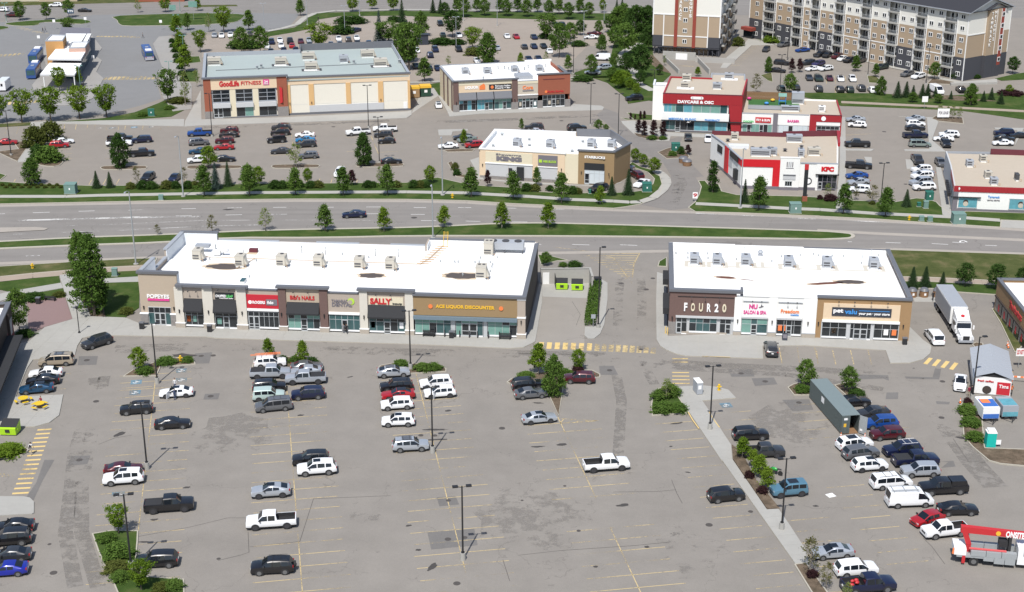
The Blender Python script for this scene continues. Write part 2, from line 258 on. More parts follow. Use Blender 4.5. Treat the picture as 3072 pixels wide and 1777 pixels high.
def slabs(tp,ang,sx,sy,name='pavement',h=0.13,gap=0.012,mat='concrete',pieces=True):
 "concrete pavement: a bed whose joints show between separate slabs";pts=[g(*p)for p in tp];base=flat(pts,h-0.015,name,'kerb_concrete',h=1,**ST);bm=bmesh.new();c,s=math.cos(R(-ang)),math.sin(R(-ang));bm.faces.new([bm.verts.new((p.x*c-p.y*s,p.x*s+p.y*c,0))for p in pts]);xs=[v.co.x for v in bm.verts];ys=[v.co.y for v in bm.verts]
 for lo,hi,st,ax in((min(xs),max(xs),sx,0),(min(ys),max(ys),sy,1)):
  k=math.floor(lo/st)+1
  while k*st<hi:co,no=[0,0,0],[0,0,0];co[ax],no[ax]=k*st,1;bmesh.ops.bisect_plane(bm,geom=bm.verts[:]+bm.edges[:]+bm.faces[:],plane_co=co,plane_no=no,dist=1e-4);k+=1
 ci,si=math.cos(R(ang)),math.sin(R(ang));allmb=MB()
 for f in bm.faces:
  if f.calc_area()<0.12:continue
  q=[Vector((v.co.x*ci-v.co.y*si,v.co.x*si+v.co.y*ci))for v in f.verts];cen=sum(q,Vector((0,0)))/len(q);q=[p+(cen-p).normalized()*gap*1.4 for p in q];zz=h+random.uniform(-.004,.004)
  if pieces:mkb(lambda m:m.prism([(p.x,p.y)for p in q],h-0.05,zz),'slab',mat,base)
  else:allmb.prism([(p.x,p.y)for p in q],h-0.05,zz)
 bm.free()
 if not pieces:allmb.build('slabs',mat,base)
 return base
slabs(P((31,1000,1362,1150,1327,2511,1345),(32,200,1362,2511,1432),(43,600,38,1250,68,1420,55,1540,0),(33,1562,1400,1645,930,1650,500,1560,900,1445,1350),(31,1690,1180)),-5.1,3.0,2.6)
slabs(P((31,350,1405,540,1232,880,1132,1100,1098,1520,1113,1690,1180,1000,1362,940,1458),(41,910,150,400,207,330,312,240,532,190,660,770,632,720,882,600,972,420,1022,-500,1035,-500,500),(31,180,1440)),-5.1,3.0,2.6)
slabs(P((31,722,596,908,580,1100,1096,882,1130)),-7,3.4,3.4)
pave(P((31,330,914,790,870,880,1130,540,1230,350,1300)),0.125,'brick_plaza','paver_red')
slabs(P((34,660,1340,640,590,530,560,520,900,525,1380,570,1458),(44,640,85,760,135,880,160,1420,180,1820,192,1812,40),(35,-150,1452),(45,830,92,885,248,1130,245,1290,200,1370,130,1385,60),(35,1380,1448,1290,1390,1105,1210)),-5.5,3.0,3.0)
slabs(P((44,720,545,860,530,1100,522,1270,540,1400,575,1490,672,1080,705,1200,880,1330,1090,1430,1240),(54,1310,0,1690,555,1820,548,1940,720,2110,985,2170,1150,2010,1160,1190,0),(44,1330,1458)),9.6,12.0,2.2)
pave(P((51,-400,425,0,408,260,412,330,425,375,470,375,590,355,602,-400,640)),0.13,'pavement')
pave(P((33,1640,700,2215,690,2190,872,1650,852)),0.03,'bin_yard_pavement','concrete')
sheet('service_lane',0.006,'asphalt_apron',(33,1648,850),(33,2190,870),(33,2160,1230),(33,2160,1458),(33,1560,1420))
pave(P((33,2350,640,2440,690,2440,900,2400,1200,2350,1310,2280,1365,2200,1365,2160,1330,2165,1225,2320,1220,2360,860)),0.13,'pavement')
pave(P((12,20,1458,1060,1430,2511,1360),(13,60,1345,60,1400),(23,0,60),(22,2000,85,1000,118,0,152),(21,2240,165,2250,100),(11,2330,1330,2440,1100)),0.12)
pave(P((21,2235,162,2240,100,2240,76,1250,92,380,110,215,600,345,590,420,370,590,300,645,150,660,130)),0.115,'pavement')
pave(P((13,570,1360,470,1180,380,1170,490,1350),(23,520,45,900,10),(13,2380,1340,2400,1310,2360,1290,2030,1270,1980,1300)),0.12)
pave(P((13,60,1380,150,1180,330,1070,390,1160,240,1260)),0.015,'bin_yard_pavement','concrete')
island(P((13,270,1060,330,1070,390,1160,460,1170,450,1000,260,1030)),'turf',0.10,False,0)
band(P((13,-200,1010,200,1005,460,990)),1.6,0.12,'concrete_path','footpath')
band([(13,1990,950),(13,2511,940)],1.8,0.12,'concrete_path','footpath')
sheet('bus_depot_yard',0.010,'asphalt_depot',(11,-900,1540),(11,0,1490),(11,700,1448),(11,1320,1380),(11,1700,1288),(11,1960,1200),(11,1900,1000),(11,1975,830),(11,1900,640),(11,1860,520),(11,2060,430),(11,2300,400),(11,2511,392),(12,0,392),(12,790,388),(12,1090,320),(12,1190,200),(12,1200,130),(12,700,130),(11,2511,140),(11,1400,150),(11,1000,200),(11,0,270),(11,-900,330))
pave(P((11,390,1040,480,930,560,800,520,690,560,480,800,400,1120,440,1240,590,1165,690,1240,740,1170,880,1260,960,1130,1200,1000,1260,800,1285,480,1290)),0.14,'platform','concrete_old')
pave(P((11,1860,540,1930,450,2080,440,2120,560,2230,850,2330,1050,2330,1330,2100,1360,1980,1190,1920,880,1975,830)),0.13,'pavement','concrete_old')
island(P((11,1345,200,1800,180,2511,163),(12,0,165,300,170,520,178,545,200,480,255,380,285,0,303),(11,2511,308,1900,315,1500,320,1440,290,1430,250)),'turf',0.12,True,1)
island(P((11,20,292,300,262,600,245,960,232,1110,262,1080,285,960,300,700,272,485,275,460,315,200,322)),'turf',0.12,True,1)
island(P((11,-300,330,20,318,130,338,0,368,-300,420)),'turf',0.12,True,1)
island(P((21,-500,170,0,135,280,120,620,108,900,100,380,118,370,150,0,172,-500,200)),'turf_dry',0.11,False,0,'verge_lawn')
island(P((21,720,108,1290,62),(11,1640,1370,1900,1270,2060,1200,2100,1130,2320,1140,2300,1310),(21,2080,45,1700,72,1000,102)),'turf',0.12,False,0)
for q in(P((11,2080,500,2230,470,2260,620,2110,640)),P((11,2160,700,2420,690,2440,760,2190,790)),P((11,2190,860,2400,870,2410,1000,2230,1000))):island(q,'turf',0.13,True,0,'planting_bed',.12)
flat(G_(P((0,-600,90,0,64,100,60,250,46,620,37,900,42,1220,35,1840,40,2000,44,3500,60,3500,-80,-600,-80))),0.016,'far_street','asphalt_road',**ST)
island(P((0,-500,40,0,19,170,14,420,8,560,2,560,-70,-500,-70)),'turf_dry',0.10,False,0,'verge_lawn')
island(P((11,2240,72),(12,0,66,440,62,460,78,0,88),(11,2230,88)),'turf_dry',0.10,False,0,'verge_lawn')
sheet('far_parking_lot',0.012,'asphalt_far',(12,20,700),(12,60,430),(12,400,390),(12,800,445),(12,1390,345),(12,1430,240),(12,1700,200),(12,2511,195),(13,0,200),(13,700,215),(13,1600,240),(13,2511,262),(14,100,240),(13,2511,560),(13,2200,560),(13,1990,760),(13,1990,900),(13,460,990),(13,-200,1000),(12,2400,900))
island(P((12,800,400,1150,338,1285,260,1330,198,1460,160,2511,132),(13,0,138,1200,148,2511,172),(14,300,120,300,260),(13,2511,250,1600,238,700,213,0,198),(12,2511,193,1700,198,1440,240,1392,290,1395,342,1100,402,810,450)),'turf',0.12,False,0,'park_lawn')
band(P((12,810,385,1000,350,1180,300,1270,220,1400,165,1650,135,2511,122),(13,1200,132,2511,158)),2.2,0.135,'concrete_path','footpath')
island(P((13,2511,545),(14,470,250,480,660,520,760,700,910,500,1100,500,1235,430,1225,180,1265,150,1190,0,1070),(13,2440,1010,2200,930,2000,905,2170,840,2450,850,2480,700)),'turf',0.12,False,0,'park_lawn')
band(P((14,330,530,200,590,120,640,70,720,80,790,250,860,270,960,320,1030,480,1110)),2.4,0.14,'concrete_path','footpath')
island(P((14,390,680,470,665,700,900,560,860,400,740)),'mulch',0.13,False,0)
island(P((14,1640,1135,2511,1132),(15,700,1140,900,1150,1600,1165,2290,1130,3200,1150,3200,1480,2511,1455,2090,1395,1770,1352,1300,1328,700,1305,290,1290),(14,2300,1180,1640,1160)),'turf',0.11,False,0,'verge_lawn')
band(P((15,290,1247,1280,1293,2511,1358,3200,1400)),2.6,0.13,'tan_path','footpath')
island(P((15,900,1150,1700,1170,2000,1215,2250,1240,1700,1230,1250,1190,920,1178)),'mulch',0.125,False,0)
island(P((14,1790,920,1870,900,1920,890,1935,1000,1880,985)),'turf_dry',0.12,True,0)
island(P((15,610,930,700,925,740,960,720,1015,630,1010)),'turf_dry',0.12,True,0)
island(P((15,1340,1020,1400,960,1700,1010,1620,1030)),'mulch',0.12,True,0)
island(P((15,2160,960,2400,905,2700,860,2700,960,2240,985)),'turf',0.12,False,0)
pave(P((14,1300,830,1380,700,1600,520,1640,480,1760,490,1960,550,1680,555,1380,830)),0.13,'pavement')
band(P((14,1960,545,2180,530,2511,600),(15,0,610,300,660,600,745,900,820,1200,880,1500,960,1740,1005)),2.2,0.125,'concrete_path','footpath')
pave(P((15,1610,1030,2180,985,2185,1025,1625,1042)),0.6,'retaining_wall','concrete')
island(P((21,380,480,420,610,520,645,700,655,780,585,680,470,500,350,420,370)),'mulch',0.15,True,1)
island(P((21,-100,480,0,490,210,588,360,370,350,345,0,360,-100,380,180,372,232,440)),'mulch',0.12,True,0)
for x0,x1,y,t in((1225,1790,668,21),(2270,2940,662,21),(870,1455,652,22),(1895,2480,636,22)):island([(t,x0,y-8),(t,x0+60,y-22),(t,x1-40,y-24),(t,x1,y-8),(t,x1-30,y+14),(t,x0+60,y+22),(t,x0+10,y+12)],'mulch',0.12,True,1)
island(P((21,-300,740,0,740,70,760,0,815,-300,815)),'turf',0.12,True,0)
pave(P((23,380,205,740,195,745,215,560,225,545,272,390,272)),0.12)
island(P((23,450,455,640,440,820,445,800,465,640,472,500,475)),'mulch',0.12,True,0)
island(P((23,505,610,545,590,625,745,760,770,740,795,600,770)),'mulch',0.12,True,0)
pave(P((23,770,575,880,540,890,780,1000,810,2100,880,2400,880),(24,120,840,20,870,0,890),(23,2300,890,1400,860,860,800,840,700)),0.12)
island(P((24,545,480,640,440,780,400,880,470,920,540,650,555)),'mulch',0.12,True,0)
island(P((24,100,60,160,85,470,90,480,30,170,0),(14,250,1458)),'turf',0.12,True,0)
pave(P((24,95,100,250,95,620,215,700,275,680,340,500,335,240,250,110,130)),0.11,'pavement')
island(P((24,250,245,400,270,640,300,655,325,500,328,300,280)),'mulch',0.13,False,0)
pave(P((24,600,230,800,245,1180,265,2511,265,2511,290,1150,300,700,280)),0.12)
pave(P((25,285,50,340,50,345,440,350,700,340,900,330,1170,225,1165,240,950,270,700,275,440)),0.115,'pavement')
pave(P((25,980,40,1400,55,1470,110,1390,330,1560,470,1300,470,1060,460,1050,445,1360,440,1330,60)),0.12)
island(P((25,1395,70,1440,40,1760,60,1770,130,1480,100)),'mulch',0.13,True,0)
for q in(P((25,290,435,690,440,660,462,300,455)),P((25,565,535,660,540,665,660,600,600)),P((25,1070,565,1160,570,1165,685,1085,680)),P((25,2150,180,2511,185,2400,400,2430,210,2160,195))):flat([g(*p)for p in q],0.12,'pavement','concrete',h=1,**ST)
island(P((41,1515,405,1630,330,1900,235,2150,190,2340,190,2362,258,1940,292,1895,395)),'mulch',0.12,True,0)
island(P((42,640,280,700,200,900,160,1420,210,1465,260,1440,330,1000,360,660,340)),'mulch',0.12,True,1)
island(P((42,2160,320,2200,280,2400,245),(43,60,255,400,275,470,320,470,348,90,368),(42,2470,380,2200,400)),'mulch',0.12,True,0)
island(P((43,1230,480,1280,440,1500,380,1980,330,2250,340,2340,385,2340,415,1900,500,1845,880,1680,510,1280,505)),'mulch',0.12,True,0)
island(P((44,480,880,470,760,490,650,560,560,700,540,860,780,905,845)),'turf',0.12,True,0)
island(P((44,2130,545,2190,510,2340,470,2600,480,2700,560,2520,630,2200,632)),'mulch',0.12,True,0)
island(P((45,220,520,330,490,520,560,560,640,380,660)),'mulch',0.12,True,0)
island(P((44,1440,1240,1560,1330),(54,1560,210,1830,540,1695,548,1320,0)),'mulch',0.13,False,0)
island(P((54,2010,1165,2120,1150,2340,1458,2420,1600,2290,1600,2190,1458)),'mulch',0.13,True,0)
island(P((51,1030,825,1240,790,1510,795,1505,900,1480,1200,1620,1300,2015,1330,2020,1500,1330,1520,1250,1330,1160,1160,1090,1000)),'turf',0.12,True,0)
island(P((41,-400,1270,0,1265,230,1262,320,1285,340,1315,250,1375,0,1400,-400,1410)),'mulch',0.12,True,1)
island(P((45,1750,760,1800,700,1960,740,1985,860,2020,1260,2030,1285,3300,1330,3300,1560),(55,2400,60,2250,45),(45,2090,1430,1900,1270,1790,1150)),'mulch',0.12,True,0)
island(P((35,2130,1010,2220,960,2300,1100,2480,1458),(45,2420,100,2400,110),(35,2240,1190)),'turf_dry',0.12,True,0)
island(P((45,1890,20,1930,0,2000,10,2010,50,1940,80)),'mulch',0.12,True,0)
def patch(*tp):return sheet('asphalt_patch',0.010,'asphalt_patch',*tp)
pm('patch_grey',(0.155,0.15,0.145),0.9,0.12,1.5)
pm('iron',(0.07,0.062,0.056),0.7,0.2,6)
pm('oil',(0.055,0.05,0.046),0.75,0.3,3)
for q in(P((41,960,160,1190,155,1170,262,945,268)),P((41,860,1370,1100,1365,1060,1470,820,1490)),P((42,-60,125,148,110,110,245,-90,250)),P((42,60,618,240,608,220,682,40,686)),P((43,2340,275,2511,275,2570,385,2345,385)),P((44,1395,315,1685,312,1715,405,1435,408)),P((44,1680,428,1950,418,1995,500,1720,520)),P((44,2050,690,2380,680,2430,810,2180,828)),P((53,332,415,540,400,578,492,360,512)),P((53,228,800,745,760,782,940,270,988)),P((51,490,0,600,0,470,230,370,445,290,412,400,250)),P((45,480,380,860,390,870,455,800,430,500,440)),P((45,840,600,985,598,980,680,830,680)),P((45,1440,705,1610,715,1600,745,1450,740)),P((45,1060,405,1400,415,1430,305,1505,315,1480,440,1080,430)),P((45,1590,1445),(55,1590,20,1735,12,1758,75,1600,88))):patch(*q)
for t,x,y,r in((41,1055,207,.45),(41,965,1420,.42),(41,1168,707,.42),(42,15,155,.4),(42,160,150,.4),(42,130,645,.42),(43,1158,1034,.42),(43,2465,330,.4),(44,1552,368,.4),(44,1845,465,.42),(44,2255,722,.4),(44,335,76,.35),(54,1055,717,.42),(54,1512,570,.3),(53,460,448,.32),(53,455,875,.38),(53,640,857,.32),(53,553,1362,.4),(51,590,1245,.42),(51,545,930,.22),(52,205,1090,.24),(45,1520,465,.4),(45,1508,905,.4),(34,95,690,.45),(34,480,630,.4),(34,400,765,.45),(22,1620,165,.5),(23,1880,92,.5),(25,812,225,.5),(25,1072,863,.4),(11,1290,1022,.6),(53,1895,782,.25),(53,1742,288,.2),(53,1272,447,.18),(23,90,1270,.6),(43,172,1120,.35),(43,342,1122,.33)):mb=MB();c=g(t,x,y);mb.tube((c.x,c.y,0.006),(c.x,c.y,0.018),r,n=20);mb.build('manhole_cover','iron',**ST)
stains=MB()
def blot(t,x,y,a,b,rot=0.0,mb=stains,z=0.0145):
 c=g(t,x,y);n=16;pts=[]
 for i in range(n):th=2*math.pi*i/n;rr=random.uniform(.7,1.15);px,py=a*rr*math.cos(th),b*rr*math.sin(th);pts.append((c.x+px*math.cos(rot)-py*math.sin(rot),c.y+px*math.sin(rot)+py*math.cos(rot),z))
 mb.face(pts)
for t,x,y,a,b,r in((41,1455,1105,.95,.45,1.0),(53,285,1180,.95,.38,1.1),(43,340,1050,1.8,.28,0),(43,360,1172,1.7,.22,.1),(43,505,820,.5,.3,.4),(43,1590,1258,.9,.25,.1),(43,1885,1232,.8,.4,.2),(43,1600,727,.8,.2,-.1),(41,2240,152,1.9,.9,-.2),(44,765,975,1.0,.25,.3),(53,2385,500,.9,.35,.2),(42,1220,875,.5,.25,.1),(42,1825,410,.5,.15,.5),(53,130,992,.35,.25,0),(55,215,510,.35,.25,0),(54,820,138,.4,.15,-.3),(44,700,1255,.25,.2,0),(54,370,960,.3,.25,0),(53,2080,1178,.3,.22,0),(52,2300,725,.4,.2,.3),(51,1700,660,.5,.25,.3),(51,1580,905,.7,.2,0),(51,2060,305,.5,.25,.2),(45,1170,305,.2,.15,0),(45,1745,1150,.8,.3,-.3),(22,350,1170,1.2,.5,.2),(31,1020,72,1.8,.4,0)):blot(t,x,y,a,b,r)
stains.build('oil_stains','oil',**ST)
mk=MB()
UC=Vector((math.cos(R(99.7)),math.sin(R(99.7)),0))
US=Vector((math.cos(R(9.5)),math.sin(R(9.5)),0))
cols=[((41,1905,300),(51,1470,1250),5.3,5.3),((42,1050,500),(52,1128,1458),5.4,5.4),((43,105,340),(53,705,1458),5.4,5.4),((43,1838,900),(53,2090,430),5.4,5.4),((53,2240,740),(54,320,1500),5.4,5.4)]
def on_line(a,b,p):d=(b-a).normalized();return(p-a).dot(d)
phase=g(52,1045,437)
lines=MB()
for a,b,wl,wr in cols:
 a,b=g(*a),g(*b);d=(b-a).normalized();L=(b-a).length+(14 if b.y<140 else 0);bl([a,a+d*L],0.11,0.0105,lines);t0=on_line(a,b,phase-US*((phase-a).dot(US)/max(.01,1)));t=t0%2.62
 while t<L:p=a+d*t;bl([p-US*wl*random.uniform(.93,1),p+US*wr*random.uniform(.93,1)],0.11,0.0105,lines);t+=2.62
for a,b,sgn,L0 in(((44,905,860),(54,2240,1600),-1,5.3),((44,1215,850),(44,1410,1190),1,5.3),((54,1850,560),(54,2360,1500),1,5.3),((45,-20,690),(45,300,1140),-1,4.5),((55,740,250),(55,1500,1150),-1,5.0),((45,640,860),(55,900,40),1,5.2)):
 a,b=g(*a),g(*b);d=(b-a).normalized();t=(on_line(a,b,phase))%2.62
 while t<(b-a).length:p=a+d*t;bl([p+US*sgn*.1,p+US*(sgn*L0)],0.10,0.0105,lines);t+=2.62
for q in([(41,480,290),(41,800,285)],[(41,740,372),(41,860,370)],[(41,700,465),(41,830,463)],[(41,680,560),(41,800,553)],[(41,1480,548),(41,1850,528)]):bl(q,0.1,0.0105,lines)
for x,x2 in((2015,2050),(2235,2262),(2445,2490)):bl([(44,x,55),(44,x2,245)],0.12,0.0105,lines)
for x,x2 in((-10,8),(185,225),(402,445),(615,660)):bl([(45,x,85),(45,x2,262)],0.12,0.0105,lines)
for k in range(5):bl([(43,1865+k*100,972-k*8),(43,1915+k*98,915+k*6)],0.12,0.0105,lines)
bl([(43,1880,918),(43,2330,942)],0.1,0.0105,lines)
bl([(43,1865,975),(43,2300,950)],0.1,0.0105,lines)
lines.build('stall_lines','paint_yellow',**ST)
nl=MB()
for x in(650,790,930,1070,1160,1305,1450,1530,1745,1965,2050):bl([(21,x,118),(21,x-14,200)],0.12,0.014,nl)
for x in(60,200):bl([(21,x+30,170),(21,x,250)],0.12,0.014,nl)
for x in(150,300,930,1080,1250,1410,1560,1740,1990,2220,2430):bl([(21,x,870),(21,x+40,800)],0.12,0.014,nl)
for x in(830,985,1130,1290,1440,1590,1900):bl([(22,x,850),(22,x+18,790)],0.12,0.014,nl)
for t,x0,x1,ys in((21,640,870,(300,390,440,500,560)),(21,1270,1640,(300,420,545)),(21,1560,1900,(385,545)),(22,160,420,(310,460,600)),(22,840,1110,(285,375,510)),(22,1150,1440,(310,425,560)),(22,1780,2090,(290,380,460)),(22,2150,2460,(380,470)),(25,330,650,(190,260,420,800,880)),(25,1070,1340,(165,215,310)),(25,1120,1460,(735,815,950))):
 for y in ys:bl([(t,x0,y+8),(t,x1,y-10)],0.12,0.014,nl)
bl([(22,1110,250),(22,1130,390)],.14,.014,nl)
bl([(22,2080,280),(22,2170,500)],.14,.014,nl)
for k in range(12):bl([(14,1330+k*28,800-k*22),(14,1540+k*20,800-k*22)],0.12,0.014,nl)
for x in(115,225,355,490):bl([(15,x-20,920),(15,x,1020)],.12,.014,nl)
for x in(215,345,475,610):bl([(15,x,1050),(15,x+5,1140)],.12,.014,nl)
nl.build('stall_lines','paint_yellow',**ST)
zb=MB()
def bars(a0,a1,b0,b1,n,w,mb,z=0.011,skip=()):
 "n bars between the measured ends of the first and the last one";a0,a1,b0,b1=g(*a0),g(*a1),g(*b0),g(*b1)
 for i in range(n):
  if i in skip:continue
  t=i/(n-1);bl([a0 .lerp(b0,t),a1 .lerp(b1,t)],w,z,mb)
bars((41,455,1055),(41,625,1045),(51,135,372),(51,315,362),15,0.42,zb)
bars((45,1310,255),(45,1380,180),(45,1625,320),(45,1690,240),4,0.6,zb)
bars((44,715,189),(44,905,189),(44,715,488),(44,930,490),8,0.30,zb,skip=(2,3))
bars((43,1630,65),(33,1640,1405),(43,2215,90),(33,2225,1420),7,0.75,zb)
zb.build('crosswalk','paint_yellow_fresh',**ST)
zc=MB()
bars((43,2310,95),(33,2320,1425),(44,480,125),(44,490,45),9,0.75,zc,skip=())
bars((51,0,150),(51,30,185),(51,110,140),(51,140,180),4,.15,zc)
bars((11,1180,450),(11,1200,440),(11,1680,460),(11,1700,440),12,0.9,zc,0.014)
bars((11,1270,975),(11,1300,935),(11,1905,965),(11,1935,925),13,0.9,zc,0.014)
bars((11,-60,700),(11,-40,670),(11,260,680),(11,300,645),7,0.8,zc,0.014)
bars((11,110,1275),(11,125,1240),(11,420,1255),(11,450,1215),6,.8,zc,.014)
bars((11,200,345),(11,300,335),(11,480,415),(11,590,405),7,0.5,zc,.014)
zc.build('crosswalk','paint_yellow',**ST)
hz_=MB()
for k in range(13):t=k/12.0;a=g(34,-420+t*560,300+t*330);b=g(34,330-t*120,300+t*330);bl([a,b],0.22,0.011,hz_)
bl(P((33,1780,250,2200,300),(34,0,380,225,690)),.14,.011,hz_)
bl(P((34,340,290,250,450,225,690)),.14,.011,hz_)
hz_.build('hatched_island','paint_yellow',**ST)
ll=MB()
for t,x0,y0,x1,y1 in((21,-100,1228,60,1222),(21,400,1210,605,1203),(21,955,1192,1150,1187),(21,1560,1180,1745,1172),(21,2205,1162,2380,1158),(22,330,1153,510,1147),(22,890,1145,1050,1143),(22,1465,1143,1625,1143),(22,2020,1140,2195,1140),(23,85,1146,235,1146),(23,625,1147,785,1148),(23,1200,1153,1335,1156),(23,1810,1166,1915,1168),(21,1490,1264,1700,1258),(21,2135,1249,2330,1246),(22,310,1238,510,1233),(22,865,1229,1060,1228),(22,2030,1223,2200,1223),(23,50,1230,220,1230),(23,175,1306,360,1307),(23,715,1311,895,1315),(23,1280,1321,1465,1322),(31,315,358,485,352),(33,2010,218,2220,224),(33,1600,216,1635,218),(34,80,222,290,230),(35,370,185,420,187),(35,830,193,1010,201),(35,1390,208,1590,218),(35,2040,228,2180,234),(35,1640,190,1790,198)):bl([(t,x0,y0),(t,x1,y1)],0.16,0.0125,ll)
bl(P((35,1730,195,1740,175,1780,172,1820,190)),.3,.0125,ll)
ll.build('lane_lines','paint_white',**ST)
lo=MB()
bl(P((21,0,1310,900,1285,1500,1270),(22,0,1255)),.9,.0122,lo)
bl(P((21,700,1372,1500,1345),(22,0,1305,900,1298,2100,1302)),.16,.0122,lo)
bl(P((31,160,95,1500,45),(22,0,1375,700,1358)),.3,.0122,lo)
bl(P((24,1000,1215,2511,1290),(25,2511,1400)),.5,.0122,lo)
lo.build('lane_lines','paint_white_old',**ST)
band(P((35,0,45,700,85,1500,120,2511,165,3300,205)),1.6,.0126,'gutter_concrete','gutter')
wb,ww=MB(),MB()
for t,x,y,rot in((41,1655,473,9.5),(41,1640,600,9.5),(41,2205,333,9.5),(41,2205,447,9.5),(44,1370,755,9.5),(51,1300,388,9.5),(51,1260,545,9.5),(21,1215,180,12),(21,1365,178,12),(21,1630,172,12),(21,1850,165,12),(21,2145,150,12)):
 c=g(t,x,y);ax,ay=Vector((math.cos(R(rot)),math.sin(R(rot)),0)),Vector((-math.sin(R(rot)),math.cos(R(rot)),0));q=[c+ax*sx*.78+ay*sy*.78 for sx,sy in((-1,-1),(1,-1),(1,1),(-1,1))];wb.face([(p.x,p.y,.0150)for p in q]);cc=c-ax*.12
 for i in range(10):t0,t1=R(200+i*26),R(226+i*26);pts=[cc+ax*(rr*math.cos(tt))+ay*(rr*math.sin(tt))for rr,tt in((.28,t0),(.42,t0),(.42,t1),(.28,t1))];ww.face([(p.x,p.y,.0165)for p in pts])
 bl([cc,cc+ax*.62],.12,.0165,ww);bl([cc+ax*.25+ay*.1,cc+ax*.25-ay*.35],.12,.0165,ww)
wb.build('accessible_bay_field','paint_blue',**ST)
ww.build('accessible_bay_sign','paint_white',**ST)
yk=MB()
for q in(P((44,910,850,960,940,1040,1050)),P((44,1160,840,1215,935,1290,1035)),[(44,1080,168),(44,1420,180)]):bl(q,0.16,0.152,yk)
yk.build('yellow_kerb_paint','paint_yellow_fresh',**ST)
tw=MB()
for q,w in((P((41,1150,420,1050,800,900,1350),(51,780,300,720,800,830,1400)),1.7),(P((41,1270,400,1180,800,1060,1350),(51,900,300,900,800,1080,1400)),1.7),(P((41,1400,100),(42,0,60,1300,85),(43,0,130,1400,150),(44,0,170)),1.6),(P((41,1400,40),(42,0,20,1300,45),(43,0,85,1400,110),(44,0,130)),1.4),(P((44,500,220,1500,280),(45,100,330,1300,420)),2.2),(P((44,100,240,1200,330,2100,380),(45,800,560)),1.6),(P((34,90,560,60,900,40,1400),(44,20,300,100,700),(54,50,0)),1.5),(P((34,330,560,350,900,330,1400),(44,330,200,500,500)),1.5),(P((45,1200,400,1500,900,1900,1458),(55,2200,300)),3.2),(P((24,560,560,790,720,860,850,760,1060,560,1170)),1.5),(P((24,450,560,680,680,790,800,740,1000)),1.4),(P((12,2300,1425),(23,300,110,1400,70),(13,2400,1400)),2.5),(P((22,0,175,1400,130,2300,90)),2.2)):bl(q,w,0.0118,tw)
tw.build('tyre_wear','tyre_wear',**ST)
pw=MB()
for t,x,y,a,b,r in((53,1300,600,7,9,.3),(43,1000,700,6,9,0),(54,1000,750,5,3,.2),(52,1700,900,5,9,.2),(42,400,1100,6,7,0),(54,600,1100,7,6,.4),(53,2300,200,4,6,0),(44,2300,1000,7,7,0)):blot(t,x,y,a,b,r,pw,.0114)
pw.build('pale_wear','pale_wear',**ST)
ck=MB()
for q in(P((51,1440,860,2100,740,2511,640),(52,500,640)),P((52,550,960,1100,900,1250,430,2100,395)),P((53,1230,1052,1700,1000,2511,945),(54,640,905)),[(53,1060,1100),(53,1135,1335)],P((54,640,220,700,370,760,480)),P((54,0,355,480,350,690,330)),P((52,200,1110,450,1050,540,1020,530,800)),P((33,2010,910,2110,1070,2060,1200)),P((55,1400,860,1500,960,1640,1150)),P((41,1200,1230,1400,1150,1600,1120)),P((45,1650,1160),(55,1900,20,2200,10))):bl(q,0.05,0.0142,ck)
ck.build('crack_lines','oil',**ST)
# = BUILDINGS
pm('white_membrane',(0.80,0.80,0.79),0.6,0.05,0.6,big=0.05)
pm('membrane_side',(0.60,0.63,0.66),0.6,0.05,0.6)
pm('green_membrane',(0.315,0.365,0.355),0.8,0.06,0.5,big=0.06)
pm('gravel_roof',(0.41,0.355,0.285),0.95,0.12,6.0,big=0.05)
pm('membrane_pad',(0.50,0.47,0.41),0.8,0.06,1.0)
pm('cap_grey',(0.125,0.13,0.145),0.5,0.06,1.0)
pm('cap_light',(0.30,0.32,0.35),0.5,0.06,1.0)
pm('cap_white',(0.74,0.74,0.73),0.5,0.04,1.0)
pm('stucco_tan',(0.40,0.33,0.255),0.9,0.06,3,0.2,30)
pm('stucco_sand',(0.47,0.42,0.345),0.9,0.05,3,0.2,30)
pm('stucco_cream',(0.62,0.56,0.42),0.9,0.05,3,0.2,30)
pm('stucco_peach',(0.64,0.50,0.35),0.9,0.05,3,0.2,30)
pm('stucco_orange',(0.58,0.37,0.17),0.9,0.05,3,0.2,30)
pm('stucco_brown',(0.27,0.185,0.095),0.9,0.06,3,0.2,30)
pm('stucco_ochre',(0.30,0.19,0.095),0.9,0.06,3,0.2,30)
pm('stucco_white',(0.74,0.74,0.72),0.9,0.04,3,0.2,30)
pm('stucco_taupe',(0.37,0.315,0.265),0.9,0.06,3,0.2,30)
pm('block_light',(0.56,0.53,0.47),0.9,0.07,4,0.2,10)
pm('panel_cream',(0.66,0.63,0.55),0.85,0.04,2,0.15,20)
pm('panel_grey',(0.46,0.47,0.48),0.8,0.05,2)
pm('brick_brown',(0.135,0.085,0.075),0.9,0.15,5,0.2,12)
pm('brick_red',(0.27,0.085,0.048),0.9,0.14,5,0.2,12)
pm('stone_grey',(0.22,0.205,0.195),0.9,0.35,3.0,0.6,4)
pm('stone_sand',(0.36,0.32,0.27),0.9,0.18,3.0,0.5,4)
pm('alu',(0.42,0.44,0.45),0.4,0.04,2)
pm('black_canvas',(0.022,0.023,0.026),0.85,0.15,3)
pm('black_metal',(0.02,0.02,0.022),0.5,0)
pm('grey_metal',(0.30,0.32,0.33),0.45,0.08,2)
pm('unit_beige',(0.45,0.42,0.36),0.55,0.06,3)
pm('unit_grey',(0.33,0.35,0.38),0.5,0.06,3)
pm('unit_dark',(0.06,0.06,0.065),0.6,0.1,3)
pm('sign_red',(0.46,0.02,0.035),0.5,0.04,2)
pm('sign_white',(0.80,0.80,0.80),0.5,0)
pm('sign_black',(0.02,0.022,0.025),0.5,0)
